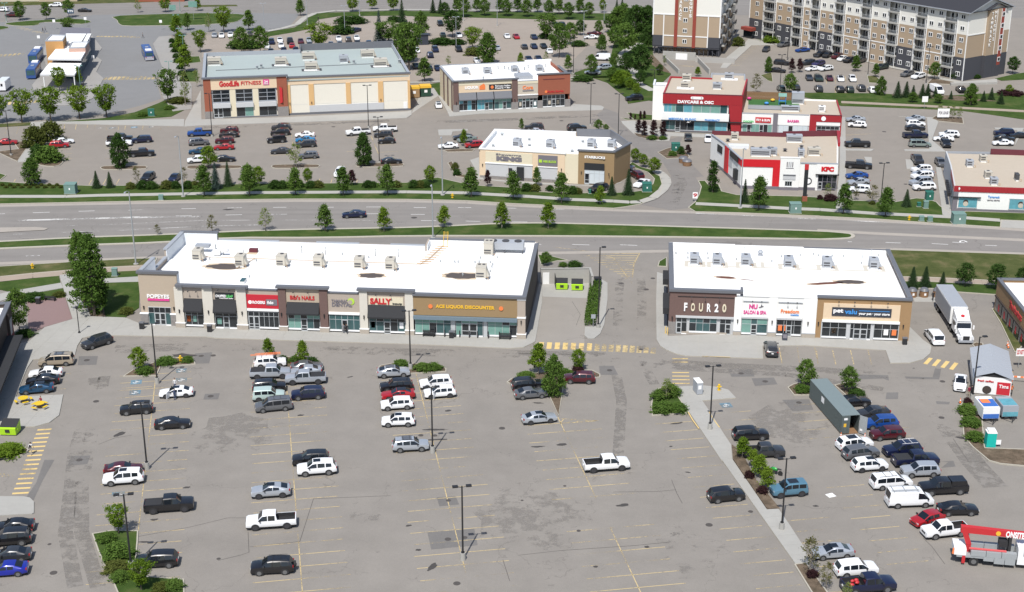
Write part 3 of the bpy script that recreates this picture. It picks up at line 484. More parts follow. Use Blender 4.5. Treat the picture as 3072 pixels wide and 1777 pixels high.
pm('sign_dark',(0.035,0.04,0.055),0.5,0)
pm('letter_red',(0.46,0.025,0.03),0.5,0)
pm('letter_green',(0.12,0.55,0.16),0.5,0)
pm('letter_lime',(0.40,0.62,0.06),0.5,0)
pm('letter_blue',(0.05,0.25,0.60),0.5,0)
pm('letter_yellow',(0.70,0.42,0.04),0.5,0)
pm('letter_orange',(0.75,0.20,0.06),0.5,0)
pm('letter_pink',(0.62,0.05,0.25),0.5,0)
pm('letter_grey',(0.16,0.15,0.17),0.5,0)
pm('teal_fascia',(0.14,0.19,0.23),0.5,0.08,2)
pm('red_panel',(0.30,0.016,0.022),0.5,0.07,2)
pm('red_bright',(0.52,0.010,0.018),0.5,0.03,2)
pm('maroon',(0.11,0.02,0.03),0.7,0.1,2)
pm('dark_brown',(0.045,0.033,0.028),0.8,0.15,2)
pm('block_wall',(0.34,0.33,0.31),0.9,0.10,3,0.3,10)
pm('rust',(0.12,0.045,0.03),0.9,0.4,2)
pm('soil_dark',(0.075,0.062,0.058),0.9,0.3,2.5)
pm('soil_tan',(0.52,0.42,0.30),0.9,0.1,2.5)
pm('wood',(0.22,0.125,0.065),0.85,0.2,4)
pm('pipe_tan',(0.42,0.28,0.15),0.7,0.1,2)
glass('glass_dark',(0.014,0.018,0.022))
glass('glass_teal',(0.035,0.085,0.090))
glass('glass_green',(0.15,0.29,0.25),0.25,0.25)
glass('glass_blue',(0.10,0.30,0.36),0.3,0.5)
glass('glass_white',(0.52,0.57,0.60),0.3,0.12)
M=MATS
UNIT={}
def unit_box(mat):
 if mat not in UNIT:mb=MB();mb.box(-.5,.5,-.5,.5,0,1);UNIT[mat]=mb.mesh('block',mat)
 return UNIT[mat]
def ublock(name,mat,x0,x1,y0,y1,z0,z1,parent,**kw):o=link(name,unit_box(mat),parent,((x0+x1)/2,(y0+y1)/2,z0),**kw);o.scale=(max(1e-3,x1-x0),max(1e-3,y1-y0),max(1e-3,z1-z0));return o
class Bld:
 def __init__(s,name,label,cat,O,ang,group=None):s.O,s.ang=Vector((O[0],O[1],0)),R(ang);s.root=thing(name,label,cat,s.O,s.ang,group)
 def loc(s,p):d=p-s.O;c,n=math.cos(s.ang),math.sin(s.ang);return d.x*c+d.y*n,-d.x*n+d.y*c
 def wor(s,x,y,z=0):c,n=math.cos(s.ang),math.sin(s.ang);return Vector((s.O.x+x*c-y*n,s.O.y+x*n+y*c,z))
 def fx(s,t,x,y,yo=0.0):d=ray(t,x,y);n=Vector((-math.sin(s.ang),math.cos(s.ang),0));o=Vector((0,0,CAM_H));p=o+d*((yo-(o-s.O).dot(n))/d.dot(n));return s.loc(p)[0],p.z
 def rf(s,t,x,y,z):return s.loc(g(t,x,y,z))
 def box(s,name,mat,x0,x1,y0,y1,z0,z1,parent=None,**kw):mb=MB();mb.box(x0,x1,y0,y1,z0,z1);return mb.build(name,mat,parent or s.root,**kw)
 def cap(s,x0,x1,y0,y1,z,mat='cap_grey',h=.22,over=.12):return s.box('parapet_cap',mat,x0-over,x1+over,y0-over,y1+over,z,z+h)
 def roof(s,poly,z,mat):mb=MB();mb.prism(poly,z-.3,z);return mb.build('roof',mat,s.root)
 def text(s,txt,x,z,y,width,mat,height=None,parent=None,bold=.03,ext=.04,tilt=None,size=1.0):
  me=text_mesh(txt,size,ext,bold=bold,width=width)
  if height:
   zs=[v.co.z for v in me.vertices];k=height/(max(zs)-min(zs));zc=(max(zs)+min(zs))/2
   for v in me.vertices:v.co.z=(v.co.z-zc)*k
  me.materials.append(M[mat]);o=link('lettering',me,parent or s.root,(x,y-ext,z))
  if tilt:o.rotation_euler=(0,R(tilt),0)
  return o
 def shopfront(s,x0,x1,z0,z1,y,cols,transom=None,doors=(),gl=('glass_dark',),sill='sign_white',bar=.055,frame='alu',posters=0):
  "glazed front: frame with mullions, every pane a piece of its own";fr=MB();b=bar
  if isinstance(cols,int):cols=[1]*cols
  tot=sum(cols);xs=[x0]
  for c in cols:xs.append(xs[-1]+(x1-x0)*c/tot)
  fr.box(x0-b,x1+b,y-.06,y+.06,z1,z1+b*1.6);fr.box(x0-b,x1+b,y-.07,y+.06,z0-b,z0+b)
  for x in xs:fr.box(x-b/2,x+b/2,y-.055,y+.055,z0+b,z1)
  rows=[z0+b,z1]
  if transom:
   for i in range(len(xs)-1):fr.box(xs[i]+b/2,xs[i+1]-b/2,y-.05,y+.05,transom-b/2,transom+b/2)
   rows=[z0+b,transom-b/2,transom+b/2,z1]
  f=fr.build('shopfront',frame,s.root)
  for i in range(len(xs)-1):
   for r in range(0,len(rows),2):
    ml=random.choice(gl);zz=rows[r]
    if i in doors and r==0:d=MB();xa,xb=xs[i]+b/2,xs[i+1]-b/2;d.box(xa,xa+.09,y-.075,y+.02,.03,rows[1]);d.box(xb-.09,xb,y-.075,y+.02,.03,rows[1]);d.box(xa+.09,xb-.09,y-.075,y+.02,.03,.25);d.box(xa+.09,xb-.09,y-.075,y+.02,rows[1]-.1,rows[1]);d.box(xa+.09,xb-.09,y-.07,y+.02,1.0,1.08);d.build('door','alu',f);ublock('pane','glass_dark',xa+.09,xb-.09,y-.02,y+.01,.25,rows[1]-.1,f);continue
    ublock('pane',ml,xs[i]+b/2,xs[i+1]-b/2,y-.02,y+.02,zz,rows[r+1],f)
  for k in range(posters):
   i=random.randrange(len(xs)-1)
   if i in doors:continue
   w=(xs[i+1]-xs[i])*.55;xc=(xs[i]+xs[i+1])/2;ublock('poster',random.choice(['sign_white','glass_green','letter_orange','stucco_sand']),xc-w/2,xc+w/2,y-.032,y-.022,z0+.5,z0+1.5,f)
  if sill and not doors:s.box('sill',sill,x0-.02,x1+.02,y-.18,y-.07,z0-.2,z0-b)
  elif sill:
   segs,cur=[],x0
   for i in sorted(doors):
    if xs[i]-cur>.2:segs.append((cur,xs[i]))
    cur=xs[i+1]
   if x1-cur>.2:segs.append((cur,x1))
   for a,c in segs:s.box('sill',sill,a,c,y-.18,y-.07,z0-.2,z0-b)
  return f
 def awning(s,x0,x1,z0,z1,y,out=1.0,mat='black_canvas'):mb=MB();a,b_,c=(x0,y,z1),(x0,y-out,z0+.25),(x0,y-out,z0);A,B_,C=(x1,y,z1),(x1,y-out,z0+.25),(x1,y-out,z0);mb.face([b_,B_,A,a]);mb.face([c,C,B_,b_]);mb.face([a,c,(x0,y,z0)]);mb.face([a,b_,c]);mb.face([A,C,B_]);mb.face([A,(x1,y,z0),C]);mb.face([c,(x0,y,z0),(x1,y,z0),C]);return mb.build('awning',mat,s.root)
 def lamps(s,xs,z,y,mat='black_metal',name='wall_lamp'):
  for x in xs:mb=MB();mb.box(x-.07,x+.07,y-.2,y,z,z+.5);mb.box(x-.10,x+.10,y-.24,y,z+.5,z+.56);mb.build(name,mat,s.root)
 def gooseneck(s,xs,z,y):
  for x in xs:mb=MB();mb.tube((x,y,z),(x,y-.55,z+.25),.025,n=5);mb.tube((x,y-.55,z+.27),(x,y-.62,z+.05),.03,.13,n=8);mb.build('sign_lamp','black_metal',s.root)
def rtu(p,rot,w=1.5,d=1.9,h=1.5,mat='unit_beige',pad=None,label='',group='',hood=True,fans=1,name='rooftop_unit'):
 "packaged rooftop air unit: curb, cabinet with louvred intake, hood, gas flue box, fans on top; p on the roof";t=thing(name,label,'rooftop unit',p,rot,group)
 if pad:bxb((-w/2-.9,w/2+1.1,-.7,d+.3,0.004,.012),'roof_pad',pad,t);bxb((-w/2-.25,w/2+.5,-.25,d*.7,0.014,.03),'sheet','white_membrane',t)
 bxb((-w/2+.1,w/2-.1,.1,d-.1,0,.35),'curb','white_membrane',t);mb=MB();mb.box(-w/2,w/2,0,d,.35,.35+h);mb.box(-w/2-.03,w/2+.03,-.03,d+.03,.35+h,.42+h);b=mb.build('cabinet',mat,t);mb=MB();mb.box(-w/2+.12,w/2-.35,-.03,-.004,.55,.75);mb.box(-w/2+.12,w/2-.35,-.03,-.004,.95,1.2);mb.build('louvre','unit_dark',t)
 for i in range(fans):fx_=(i-(fans-1)/2)*w*.42;mkb(lambda m:m.tube((fx_,d*.68,.42+h),(fx_,d*.68,.47+h),.32 if fans==1 else.27,n=14),'fan','unit_dark',t)
 if hood:mb=MB();mb.face([(w/2,.2,.35+h*.9),(w/2,d*.6,.35+h*.9),(w/2+.55,d*.6,.5),(w/2+.55,.2,.5)]);mb.face([(w/2,.2,.5),(w/2,.2,.35+h*.9),(w/2+.55,.2,.5)]);mb.face([(w/2,d*.6,.35+h*.9),(w/2,d*.6,.5),(w/2+.55,d*.6,.5)]);mb.build('intake_hood',mat,t)
 mb=MB();mb.tube((w/2+.35,-.1,.02),(w/2+.35,-.1,.5),.05,n=6);mb.tube((w/2+.35,-.1,.5),(w/2,-.1,.5),.05,n=6);mb.build('gas_pipe','pipe_tan',t);return t
def vent(p,h=.5,r=.16,mat='grey_metal',label='',group='',kind='cap',name='roof_vent'):
 t=thing(name,label,'vent',p,0,group);tub(((0,0,0),(0,0,h),r),10,'pipe',mat,t);mb=MB()
 if kind=='cap':mb.tube((0,0,h+.02),(0,0,h+.2),r*1.8,r*.5,n=10)
 else:mb.tube((0,0,h+.01),(0,0,h+.09),r*1.3,n=10)
 mb.build('cap',mat,t);return t
def roof_stain(b,x,y,a,c,z,parent,mat='soil_dark',rot=0.0):
 for k,(m_,s_)in enumerate((('soil_tan',1.25),(mat,1.0))):
  mb=MB();n=26;pts=[]
  for i in range(n):th=2*math.pi*i/n;rr=s_*random.uniform(.82,1.12);px,py=a*rr*math.cos(th),c*rr*math.sin(th);pts.append((x+px*math.cos(rot)-py*math.sin(rot),y+px*math.sin(rot)+py*math.cos(rot),z+.004+k*.004))
  mb.face(pts);mb.build('dirt_stain',m_,parent)
A=Bld('shop_row','long white-roofed shop row with eight shopfronts left of the driveway','shop building',(-58.946,211.688),-5.1)
ZD=6.15
rfA=A.roof([(.3,1.0),(6.3,1.0),(6.3,.35),(61.0,.35),(61.0,26.6),(42.6,26.4),(42.6,23.2),(.3,23.2)],ZD,'white_membrane')
A.box('wall','stucco_tan',0,6.2,.8,1.1,0,8.75)
for x0,x1,ztop,m_ in((6.2,17.4,7.0,'stucco_taupe'),(17.4,22.4,6.75,'stucco_taupe'),(22.4,30.4,7.3,'stucco_tan'),(30.4,35.2,6.65,'stucco_taupe'),(35.2,43.8,7.25,'stucco_taupe')):A.box('wall',m_,x0,x1,.25,.5,3.2,ztop)
A.box('wall','stucco_brown',43.8,60.0,.02,.3,3.55,6.75)
A.box('wall','dark_brown',61.0,61.25,.6,26.8,0,6.8)
A.box('wall','stucco_taupe',42.6,61.25,26.5,26.8,0,7.15)
A.box('wall','stucco_taupe',42.3,42.6,23.2,26.8,0,7.15)
A.box('wall','stucco_taupe',0,42.3,23.2,23.5,0,7.1)
A.box('wall','stucco_tan',-.05,.25,1.1,8.0,0,8.75)
A.box('wall','stucco_taupe',0,.25,8.0,14.0,0,6.9)
A.box('wall','stucco_taupe',-.05,.25,14.0,23.5,0,8.2)
A.box('wall','stucco_taupe',-.05,6.3,23.5,23.75,5.0,8.2)
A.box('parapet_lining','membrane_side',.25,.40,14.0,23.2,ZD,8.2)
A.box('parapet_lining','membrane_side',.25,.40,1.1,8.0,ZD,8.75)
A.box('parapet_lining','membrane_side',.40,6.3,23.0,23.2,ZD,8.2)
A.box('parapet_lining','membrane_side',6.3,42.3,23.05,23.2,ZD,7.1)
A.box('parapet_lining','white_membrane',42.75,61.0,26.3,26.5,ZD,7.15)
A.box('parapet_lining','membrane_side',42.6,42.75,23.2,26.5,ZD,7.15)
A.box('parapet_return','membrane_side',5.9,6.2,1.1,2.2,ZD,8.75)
A.cap(0,6.2,.8,1.15,8.75,h=.38,over=.22)
A.cap(-.05,.35,1.5,8.0,8.75,'cap_light',h=.25)
A.cap(0,.35,8.2,13.8,6.9,'cap_light',h=.2,over=.1)
A.cap(-.05,.4,14.0,23.2,8.2,'cap_light',h=.25)
A.cap(-.05,6.3,23.35,23.75,8.2,h=.25)
for x0,x1,z in((6.5,17.0,7.1),(17.4,22.4,6.75),(30.4,35.2,6.65)):A.cap(x0,x1,.2,.55,z,h=.14 if x1-x0<8 else.02,over=.08)
for x0,x1,z in((6.35,17.5,7.02),(22.4,30.4,7.3),(35.2,43.9,7.25)):A.cap(x0,x1,-.05,.45,z,h=.34,over=.2)
for x0,x1 in((6.4,7.35),(10.6,12.1),(15.9,17.5)):A.box('cornice_block','cap_grey',x0,x1,-.40,-.26,6.98,7.38)
A.cap(43.9,61.2,-.05,.4,6.75,h=.36,over=.18)
A.cap(60.85,61.25,.7,26.6,6.8,h=.3,over=.14)
A.cap(42.75,60.6,26.45,26.8,7.15,h=.16)
for x0,x1,z,m_ in((6.6,17.0,7.1,'cap_light'),(17.2,23.4,6.9,'cap_white'),(23.6,30.9,7.1,'cap_light'),(31.1,36.2,6.9,'cap_white'),(36.4,42.2,7.1,'cap_light')):A.cap(x0,x1,23.2,23.5,z+.003,m_,h=.16,over=.06)
for x0,x1,zt,m_ in((5.85,7.2,6.85,'block_light'),(10.35,12.0,6.98,'block_light'),(15.75,17.35,6.98,'block_light'),(22.5,23.7,7.25,'brick_brown'),(29.0,30.3,7.25,'brick_brown'),(35.35,36.6,7.2,'block_light'),(42.5,43.78,7.2,'block_light')):A.box('pier',m_,x0,x1,0.02,.25,.95,zt);A.box('pier_base','stone_sand',x0-.1,x1+.1,-.1,.25,0,.85);A.box('pier_ledge','sign_white',x0-.13,x1+.13,-.13,.25,.85,.95)
A.box('pier','stucco_taupe',60.0,61.25,-.02,.6,.95,6.5)
A.box('pier_base','stone_sand',59.9,61.35,-.14,.6,0,.85)
A.box('pier_ledge','sign_white',59.87,61.38,-.17,.6,.85,.95)
A.box('pier_ledge','sign_white',59.95,61.32,-.1,.55,3.5,3.75)
A.box('pier_ledge','sign_white',59.95,61.32,-.1,.5,6.5,6.74)
for x0,x1 in((0,1.1),(4.9,6.0)):A.box('stone_pier','stone_grey',x0-.1,x1+.1,.5,.8,0,2.0);A.box('pier_ledge','sign_white',x0-.16,x1+.16,.44,.8,2.0,2.16)
A.shopfront(1.25,4.85,.25,3.1,.74,[1,1,1,1],2.2,(1,2),('glass_teal','glass_dark'))
A.box('sign_base_panel','letter_pink',1.25,4.75,.66,.8,4.25,4.55)
A.text('POPEYES',3.0,4.95,.78,3.6,'sign_white',.68)
A.lamps((.5,5.4),2.7,.8)
sf=dict(transom=2.25)
A.shopfront(7.35,10.25,.55,2.95,.3,3,2.2,(),('glass_dark',),posters=3)
A.awning(7.3,10.3,2.95,5.0,.25,.9)
A.gooseneck((8.2,9.5),6.2,.25)
A.shopfront(12.15,15.65,.3,2.95,.3,[1.3,1,1.3],2.15,(1,),('glass_dark',),posters=2)
A.awning(12.05,15.75,2.95,4.95,.25,.9)
p_=A.box('sign_panel','sign_black',12.35,15.45,.16,.25,5.05,6.2)
A.text('CHOPPED',13.3,5.6,.16,1.7,'sign_white',.42,p_)
A.text('LEAF',14.75,5.6,.16,1.0,'letter_green',.42,p_)
A.text('Fresh-made eatery',14.2,5.22,.16,2.2,'sign_white',.18,p_)
A.gooseneck((13.0,14.8),6.55,.25)
A.shopfront(17.5,22.35,.55,3.05,.3,[1,1,.9,.9,.9,.9],2.35,(0,1),('glass_dark',))
p_=A.box('sign_panel','sign_red',17.4,22.45,.12,.25,3.75,6.0)
A.text('ROGERS',19.35,4.75,.12,2.0,'sign_white',.48,p_,bold=.035)
tub(((17.95,.13,4.75),(17.95,.06,4.75),.3),16,'emblem','sign_white',p_)
q_=A.box('sign_plate','letter_grey',20.5,22.3,.06,.12,4.3,5.3,p_)
A.text('fido',21.2,4.8,.06,1.0,'sign_white',.5,p_)
A.box('band','sign_white',17.4,22.45,.05,.25,3.3,3.7)
A.shopfront(23.85,28.9,.55,3.1,.3,[1,1,1,1,1],2.2,(2,),('glass_teal','glass_green','glass_dark'))
A.awning(23.8,28.95,3.1,4.95,.25,.9)
A.text("Bibi's NAILS",26.3,5.7,.25,3.9,'letter_red',.72)
A.gooseneck((25.0,27.3),6.6,.25)
A.shopfront(30.45,35.25,.55,3.0,.3,[1,1,1,1,1],2.25,(2,),('glass_teal',))
A.text('TAMARACK',32.4,5.35,.25,3.0,'letter_grey',.5)
A.text('DENTAL',32.55,4.75,.25,3.2,'letter_grey',.62)
tub(((34.0,.22,5.35),(34.0,.16,5.35),.55),14,'emblem','letter_lime',A.root)
tub(((33.85,.2,5.25),(33.85,.13,5.25),.38),14,'emblem','stucco_taupe',A.root)
A.box('band','sign_white',30.4,35.3,.05,.25,3.15,3.5)
A.shopfront(36.75,42.4,.55,2.95,.3,[1,1,.9,1,1],2.15,(2,),('glass_dark','glass_teal'),posters=3)
A.awning(36.65,42.5,2.95,4.85,.25,.95)
p_=A.box('sign_panel','stucco_cream',36.8,42.2,.18,.25,4.95,6.25)
A.text('SALLY',38.7,5.55,.18,3.4,'letter_red',1.0,p_,bold=.05)
A.text('beauty',41.3,5.2,.18,1.5,'sign_black',.36,p_)
A.gooseneck((38.0,40.3),6.6,.25)
A.box('fascia','teal_fascia',43.8,60.0,-.45,.02,2.95,3.5)
A.shopfront(44.0,49.6,.5,2.95,.3,5,2.2,(),('glass_green','glass_teal','glass_green','glass_dark'))
A.shopfront(50.4,54.6,.3,2.95,.3,[1,1.4,1.4,1],2.3,(1,2),('glass_green','glass_teal'))
A.shopfront(55.4,59.9,.5,2.95,.3,4,2.2,(),('glass_green','glass_green','glass_dark'))
for x0,x1 in((49.65,50.3),(54.7,55.3)):A.box('mullion_post','alu',x0,x1,.2,.4,0,2.95)
A.text('ACE LIQUOR DISCOUNTER',51.9,5.05,.02,9.2,'letter_yellow',.66,bold=.045)
for x in(46.5,57.5):tub(((x,0,5.05),(x,-.1,5.05),.34),14,'emblem','letter_orange',A.root)
A.lamps((6.5,11.2,16.6,22.9,29.7,36.0),2.6,.02)
A.lamps((60.6,),2.6,-.02)
for x,y,a,c in((10.6,12.4,3.2,1.1),(35.4,10.2,2.0,.9),(50.2,11.3,3.0,1.2)):roof_stain(A,x,y,a,c*1.25,ZD,rfA)
mb=MB()
for(x,y),(x2,y2)in(((6,16.5),(42.5,16.0)),((42.5,16.0),(43.6,19.0)),((43.6,19.0),(45.0,26.2)),((12.8,11.2),(14.6,16.4))):mb.tube((x,y,ZD+.18),(x2,y2,ZD+.18),.055,n=6)
for k in range(9):x,y=42.9+k*.26,16.5+k*1.15;mb.box(x-1.0,x+1.0,y-.08,y+.08,ZD,ZD+.12)
mb.build('gas_pipe','pipe_tan',A.root)
lad=MB()
for dx in(-.35,.35):lad.tube((45.4+dx,26.9,ZD),(45.4+dx,26.9,8.6),.04,n=5);lad.tube((45.4+dx,25.6,ZD+.1),(45.4+dx,26.9,8.2),.04,n=5)
for k in range(7):lad.tube((45.05,26.9,ZD+.3+k*.33),(45.75,26.9,ZD+.3+k*.33),.03,n=5)
lad.build('roof_ladder','letter_yellow',A.root)
seams=MB()
for k in range(1,8):seams.box(.6,60.8,k*3.1,k*3.1+.05,ZD,ZD+.006)
seams.build('roof_seams','membrane_side',rfA)
def on_roof(b,t,x,y,z):lx,ly=b.rf(t,x,y,z);return b.wor(lx,ly,z)
for i,(t,x,y)in enumerate(((31,2390,430),(32,480,500),(32,980,500),(32,1430,510),(32,1925,530),(32,2305,545))):rtu(on_roof(A,t,x,y,ZD),A.ang,1.5,2.0,1.55,'unit_beige',None,'beige rooftop air unit, %s along the long shop roof'%['westernmost','second from the west','third from the west','fourth from the west','fifth from the west','sixth from the west'][i],'air units on the long shop roof')
rtu(on_roof(A,33,900,650,ZD),A.ang,1.7,2.3,1.7,'unit_beige',None,'taller twin-fan beige air unit beside the dark stain near the liquor shop','air units on the long shop roof',fans=2)
rtu(on_roof(A,33,990,365,ZD),A.ang,1.6,2.4,1.9,'unit_beige',None,'beige twin-fan box with large dark grille at the back of the roof','air units on the long shop roof',fans=2,hood=False)
t_=thing('condenser','long grey condenser bank with three fans on legs at the roof back','rooftop unit',on_roof(A,33,1190,330,ZD),A.ang)
bxb((-3.0,3.2,0,2.1,.7,1.9),'casing','unit_grey',t_)
for fx_ in(-2,0.1,2.2):tub(((fx_,1.05,1.9),(fx_,1.05,2.05),.62),18,'fan','unit_dark',t_)
for lx in(-2.8,0,3.0):
 for ly in(.15,1.95):bxb((lx-.06,lx+.06,ly-.06,ly+.06,0,.7),'leg','unit_dark',t_)
t_=thing('exhaust_fan','tangle of white ducts and scroll fan on the shop roof above the wraps shop','rooftop unit',on_roof(A,32,240,350,ZD),A.ang)
bxb((-1.0,.2,-.5,.5,.25,1.1),'duct_box','cap_white',t_)
tub(((.3,0,.8),(1.5,0,1.0),.35),10,'duct','cap_white',t_)
tub(((-.6,0,1.1),(-.6,0,1.9),.12),8,'flue','grey_metal',t_)
t_=thing('exhaust_fan','blue grey canopy hood on posts by the back corner parapet','rooftop unit',on_roof(A,32,40,310,ZD),A.ang)
mb=MB()
for dx in(-.7,.7):mb.tube((dx,0,0),(dx,0,.9),.05,n=5)
mb.build('posts','grey_metal',t_)
bxb((-1.2,1.2,-.5,.7,.9,1.35),'hood','cap_light',t_)
t_=thing('hatch','dull red roof hatch standing on a tan mat','roof hatch',on_roof(A,32,640,320,ZD),A.ang)
bxb((-.9,.9,-.9,.5,0.01,.02),'mat','soil_tan',t_)
bxb((-.65,.75,.1,.9,.02,.6),'lid','maroon',t_)
t_=thing('skylight','small blue grey skylight near the front parapet','skylight',on_roof(A,32,525,680,ZD),A.ang)
bxb((-.4,.4,-.8,.8,0,.4),'kerb','cap_white',t_)
bxb((-.36,.36,-.76,.76,.4,.52),'pane','glass_teal',t_)
for i,(t,x,y)in enumerate(((32,290,350),(32,530,370),(32,1238,325),(32,1525,342),(32,2132,362),(32,2410,368))):vent(on_roof(A,t,x,y,ZD),1.25,.05,'unit_dark','slim dark vent stack on the long shop roof, %s from the west'%ORD[i],'vent stacks on the long shop roof','flat','vent_stack')
for i,(t,x,y)in enumerate(sorted(((32,600,620),(32,485,360),(32,1490,340),(32,1730,345),(32,2050,385),(32,685,425),(32,118,405),(32,1100,437),(32,1548,450),(32,2038,478),(33,410,435),(33,585,440),(33,625,440),(33,830,445),(33,880,440),(33,895,392),(33,1015,447),(33,1045,470),(33,1035,500),(33,1015,555),(33,1100,388),(33,682,600)),key=lambda q:src(*q)[0])):vent(on_roof(A,t,x,y,ZD),.28,.09,'grey_metal','small capped vent on the long shop roof, %s from the west'%ORD[i],'capped vents on the long shop roof')
B=Bld('shop_row','white-roofed shop row with brown brick end and pet shop right of the driveway','shop building',(24.597,208.996),-5.6)
ZB=6.1
rfB=B.roof([(.35,.4),(36.6,.4),(36.6,24.0),(.35,24.0)],ZB,'white_membrane')
B.box('wall','brick_brown',0,10.0,-.1,.3,2.75,7.05)
B.box('wall','stucco_white',10.0,22.6,.1,.35,2.9,6.55)
B.box('wall','stucco_ochre',22.6,36.9,.02,.35,0,6.75)
B.box('wall','brick_brown',-.05,.3,.3,24.0,0,6.8)
B.box('wall','stucco_ochre',36.6,36.9,.35,24.3,0,6.75)
B.box('wall','stucco_white',-.05,36.9,24.0,24.3,0,6.85)
B.box('parapet_lining','white_membrane',.35,11.2,23.8,24.0,ZB,6.95)
B.box('parapet_lining','white_membrane',11.3,36.5,23.8,24.0,ZB,6.8)
B.cap(0,11.0,-.15,.35,7.05,h=.4,over=.18)
B.box('parapet_return','cap_grey',10.9,11.25,.4,2.0,ZB,7.4)
B.box('wall','brick_brown',10.0,10.25,-.1,.1,2.75,7.05)
B.cap(-.05,.45,.55,23.9,6.8,h=.32,over=.12)
B.cap(36.45,36.9,.55,24.2,6.75,h=.3,over=.12)
B.cap(22.7,36.8,-.05,.4,6.75,h=.3,over=.14)
B.cap(11.3,22.4,.1,.3,6.55,'cap_white',h=.16,over=.1)
B.cap(0,11.1,24.0,24.3,6.95,'cap_white',h=.1,over=.03)
B.cap(11.3,22.5,24.0,24.3,6.85,'cap_white',h=.08,over=.03)
B.cap(22.7,36.4,24.0,24.3,6.85,h=.1,over=.03)
B.box('side_awning','black_canvas',-1.0,-.08,14.5,19.0,2.8,3.8)
B.box('side_awning','black_canvas',-1.0,-.08,1.0,8.0,2.8,3.8)
B.box('band','panel_grey',1.0,10.0,-.25,-.1,2.75,3.1)
B.box('stone_pier','stone_grey',-.1,1.0,-.25,.3,0,2.0)
B.box('wall_lower','brick_brown',-.02,1.02,-.12,.3,2.0,2.75)
B.box('plinth','stone_sand',2.0,9.0,-.12,.1,0,.4)
B.box('wall_lower','panel_grey',1.0,10.0,.12,.35,0,2.75)
B.shopfront(1.15,2.75,.2,2.7,.02,2,1.95,(0,),('glass_teal','glass_dark'))
B.shopfront(3.15,7.4,.5,2.7,.02,4,1.9,(),('glass_teal','glass_teal','glass_dark'))
B.shopfront(7.9,9.6,.2,2.7,.02,2,1.9,(1,),('glass_dark',))
for i,ch in enumerate('FOUR20'):x=B.fx(34,(880,968,1065,1163,1255,1350)[i],950)[0];B.text(ch,x,4.55,-.1,.62 if ch!='F' else.5,'sign_white' if i not in(1,2,5)else 'stucco_cream',1.35,ext=.08)
bxb((1.2,9.9,-.2,-.12,6.25,6.32),'sign_rail','black_metal',B.root)
B.gooseneck((3.3,5.4,7.6),6.3,-.1)
B.lamps((.45,),2.35,-.25)
for x0,x1 in((10.0,11.15),(15.3,16.55),(20.55,22.6)):B.box('pier','stucco_white',x0,x1,-.12,.1,.85,6.45);B.box('pier_base','stone_sand',x0-.03,x1+.03,-.2,.1,0,.75);B.box('pier_ledge','cap_light',x0-.05,x1+.05,-.22,.1,.75,.85)
B.box('wall_lower','panel_grey',10.3,22.6,.3,.4,0,2.9)
B.shopfront(11.25,15.2,.5,2.85,.2,[1.4,.9,1.5],1.95,(1,),('glass_green','glass_teal','glass_green'))
B.shopfront(16.65,20.45,.5,2.85,.2,[1.2,.4,.9,.4,1.2],1.95,(2,),('glass_dark',),posters=2)
B.box('band','panel_grey',11.2,15.25,-.02,.1,2.9,3.2)
B.box('band','panel_grey',16.6,20.5,-.02,.1,2.9,3.2)
for x0,x1 in((11.3,15.2),(16.7,20.4)):bxb((x0,x1,-.06,.08,5.75,5.83),'sign_rail','cap_light',B.root);B.gooseneck((x0+1.4,x0+2.8),5.8,.1)
B.text('NU',12.9,4.9,.1,1.3,'letter_pink',.75,bold=.05)
B.text('y',14.1,4.9,.1,.5,'letter_grey',.6,tilt=40)
B.text('SALON & SPA',13.2,3.95,.1,3.5,'letter_pink',.62)
B.text('Freedom',18.55,4.3,.1,2.8,'letter_orange',.62,bold=.025)
B.text('mobile',19.3,3.75,.1,1.25,'letter_blue',.3)
B.lamps((10.6,15.9,21.4),2.2,-.12)
B.box('sign_field','stucco_peach',23.6,35.2,-.12,.02,3.15,5.95)
B.box('band','cap_white',23.5,35.3,-.3,-.125,2.9,3.3)
p_=B.box('sign_panel','sign_dark',24.9,33.9,-.22,-.12,3.95,5.35)
B.text('pet',25.85,4.72,-.22,1.5,'sign_white',.82,p_)
B.text('valu',27.75,4.72,-.22,1.85,'letter_blue',.78,p_)
B.text('your pet · your store',31.3,4.4,-.22,4.7,'sign_white',.45,p_)
bxb((28.95,33.6,-.25,-.22,4.88,4.96),'rule','letter_blue',p_)
B.box('shop_recess','panel_grey',23.45,35.3,-.05,.02,.02,2.88)
B.shopfront(23.6,27.3,.5,2.8,-.1,3,1.95,(),('glass_dark',),posters=3)
B.shopfront(27.9,31.0,.3,2.8,-.1,[.5,1,1,.5],1.9,(1,2),('glass_dark',))
B.shopfront(31.5,35.2,.5,2.8,-.1,3,1.95,(),('glass_dark',),posters=3)
B.gooseneck((25.8,28.2,30.7,33.2),6.25,.02)
B.lamps((23.0,35.9),2.2,.02)
for i,(x,y)in enumerate(((-.5,-.5),(-.2,-.9))):c_=B.wor(x,y,.13);bo=tub(((0,0,0),(0,0,1.1),.11),10,'bollard','paint_yellow_fresh',None,c_,label='yellow steel bollard at the brown brick corner, %s one'%('back','front')[i],cat='bollard',group='yellow bollards at the brick corner')
for x,y,a,c,r_ in((8.9,9.8,1.6,.55,-.1),(12.3,9.0,1.2,.16,-.2),(25.0,8.6,3.0,.5,.25),(28.6,9.6,2.4,.9,0)):roof_stain(B,x,y,a,c,ZB,rfB,'rust' if a<2 or a==3.0 else 'soil_dark',r_)
seams=MB()
for k in range(1,8):seams.box(.6,36.4,k*3.05,k*3.05+.05,ZB,ZB+.006)
seams.build('roof_seams','membrane_side',rfB)
mb=MB()
mb.box(2.4,34.0,15.0,15.5,ZB+.004,ZB+.014)
mb.box(15.0,15.6,15.5,18.0,ZB+.004,ZB+.014)
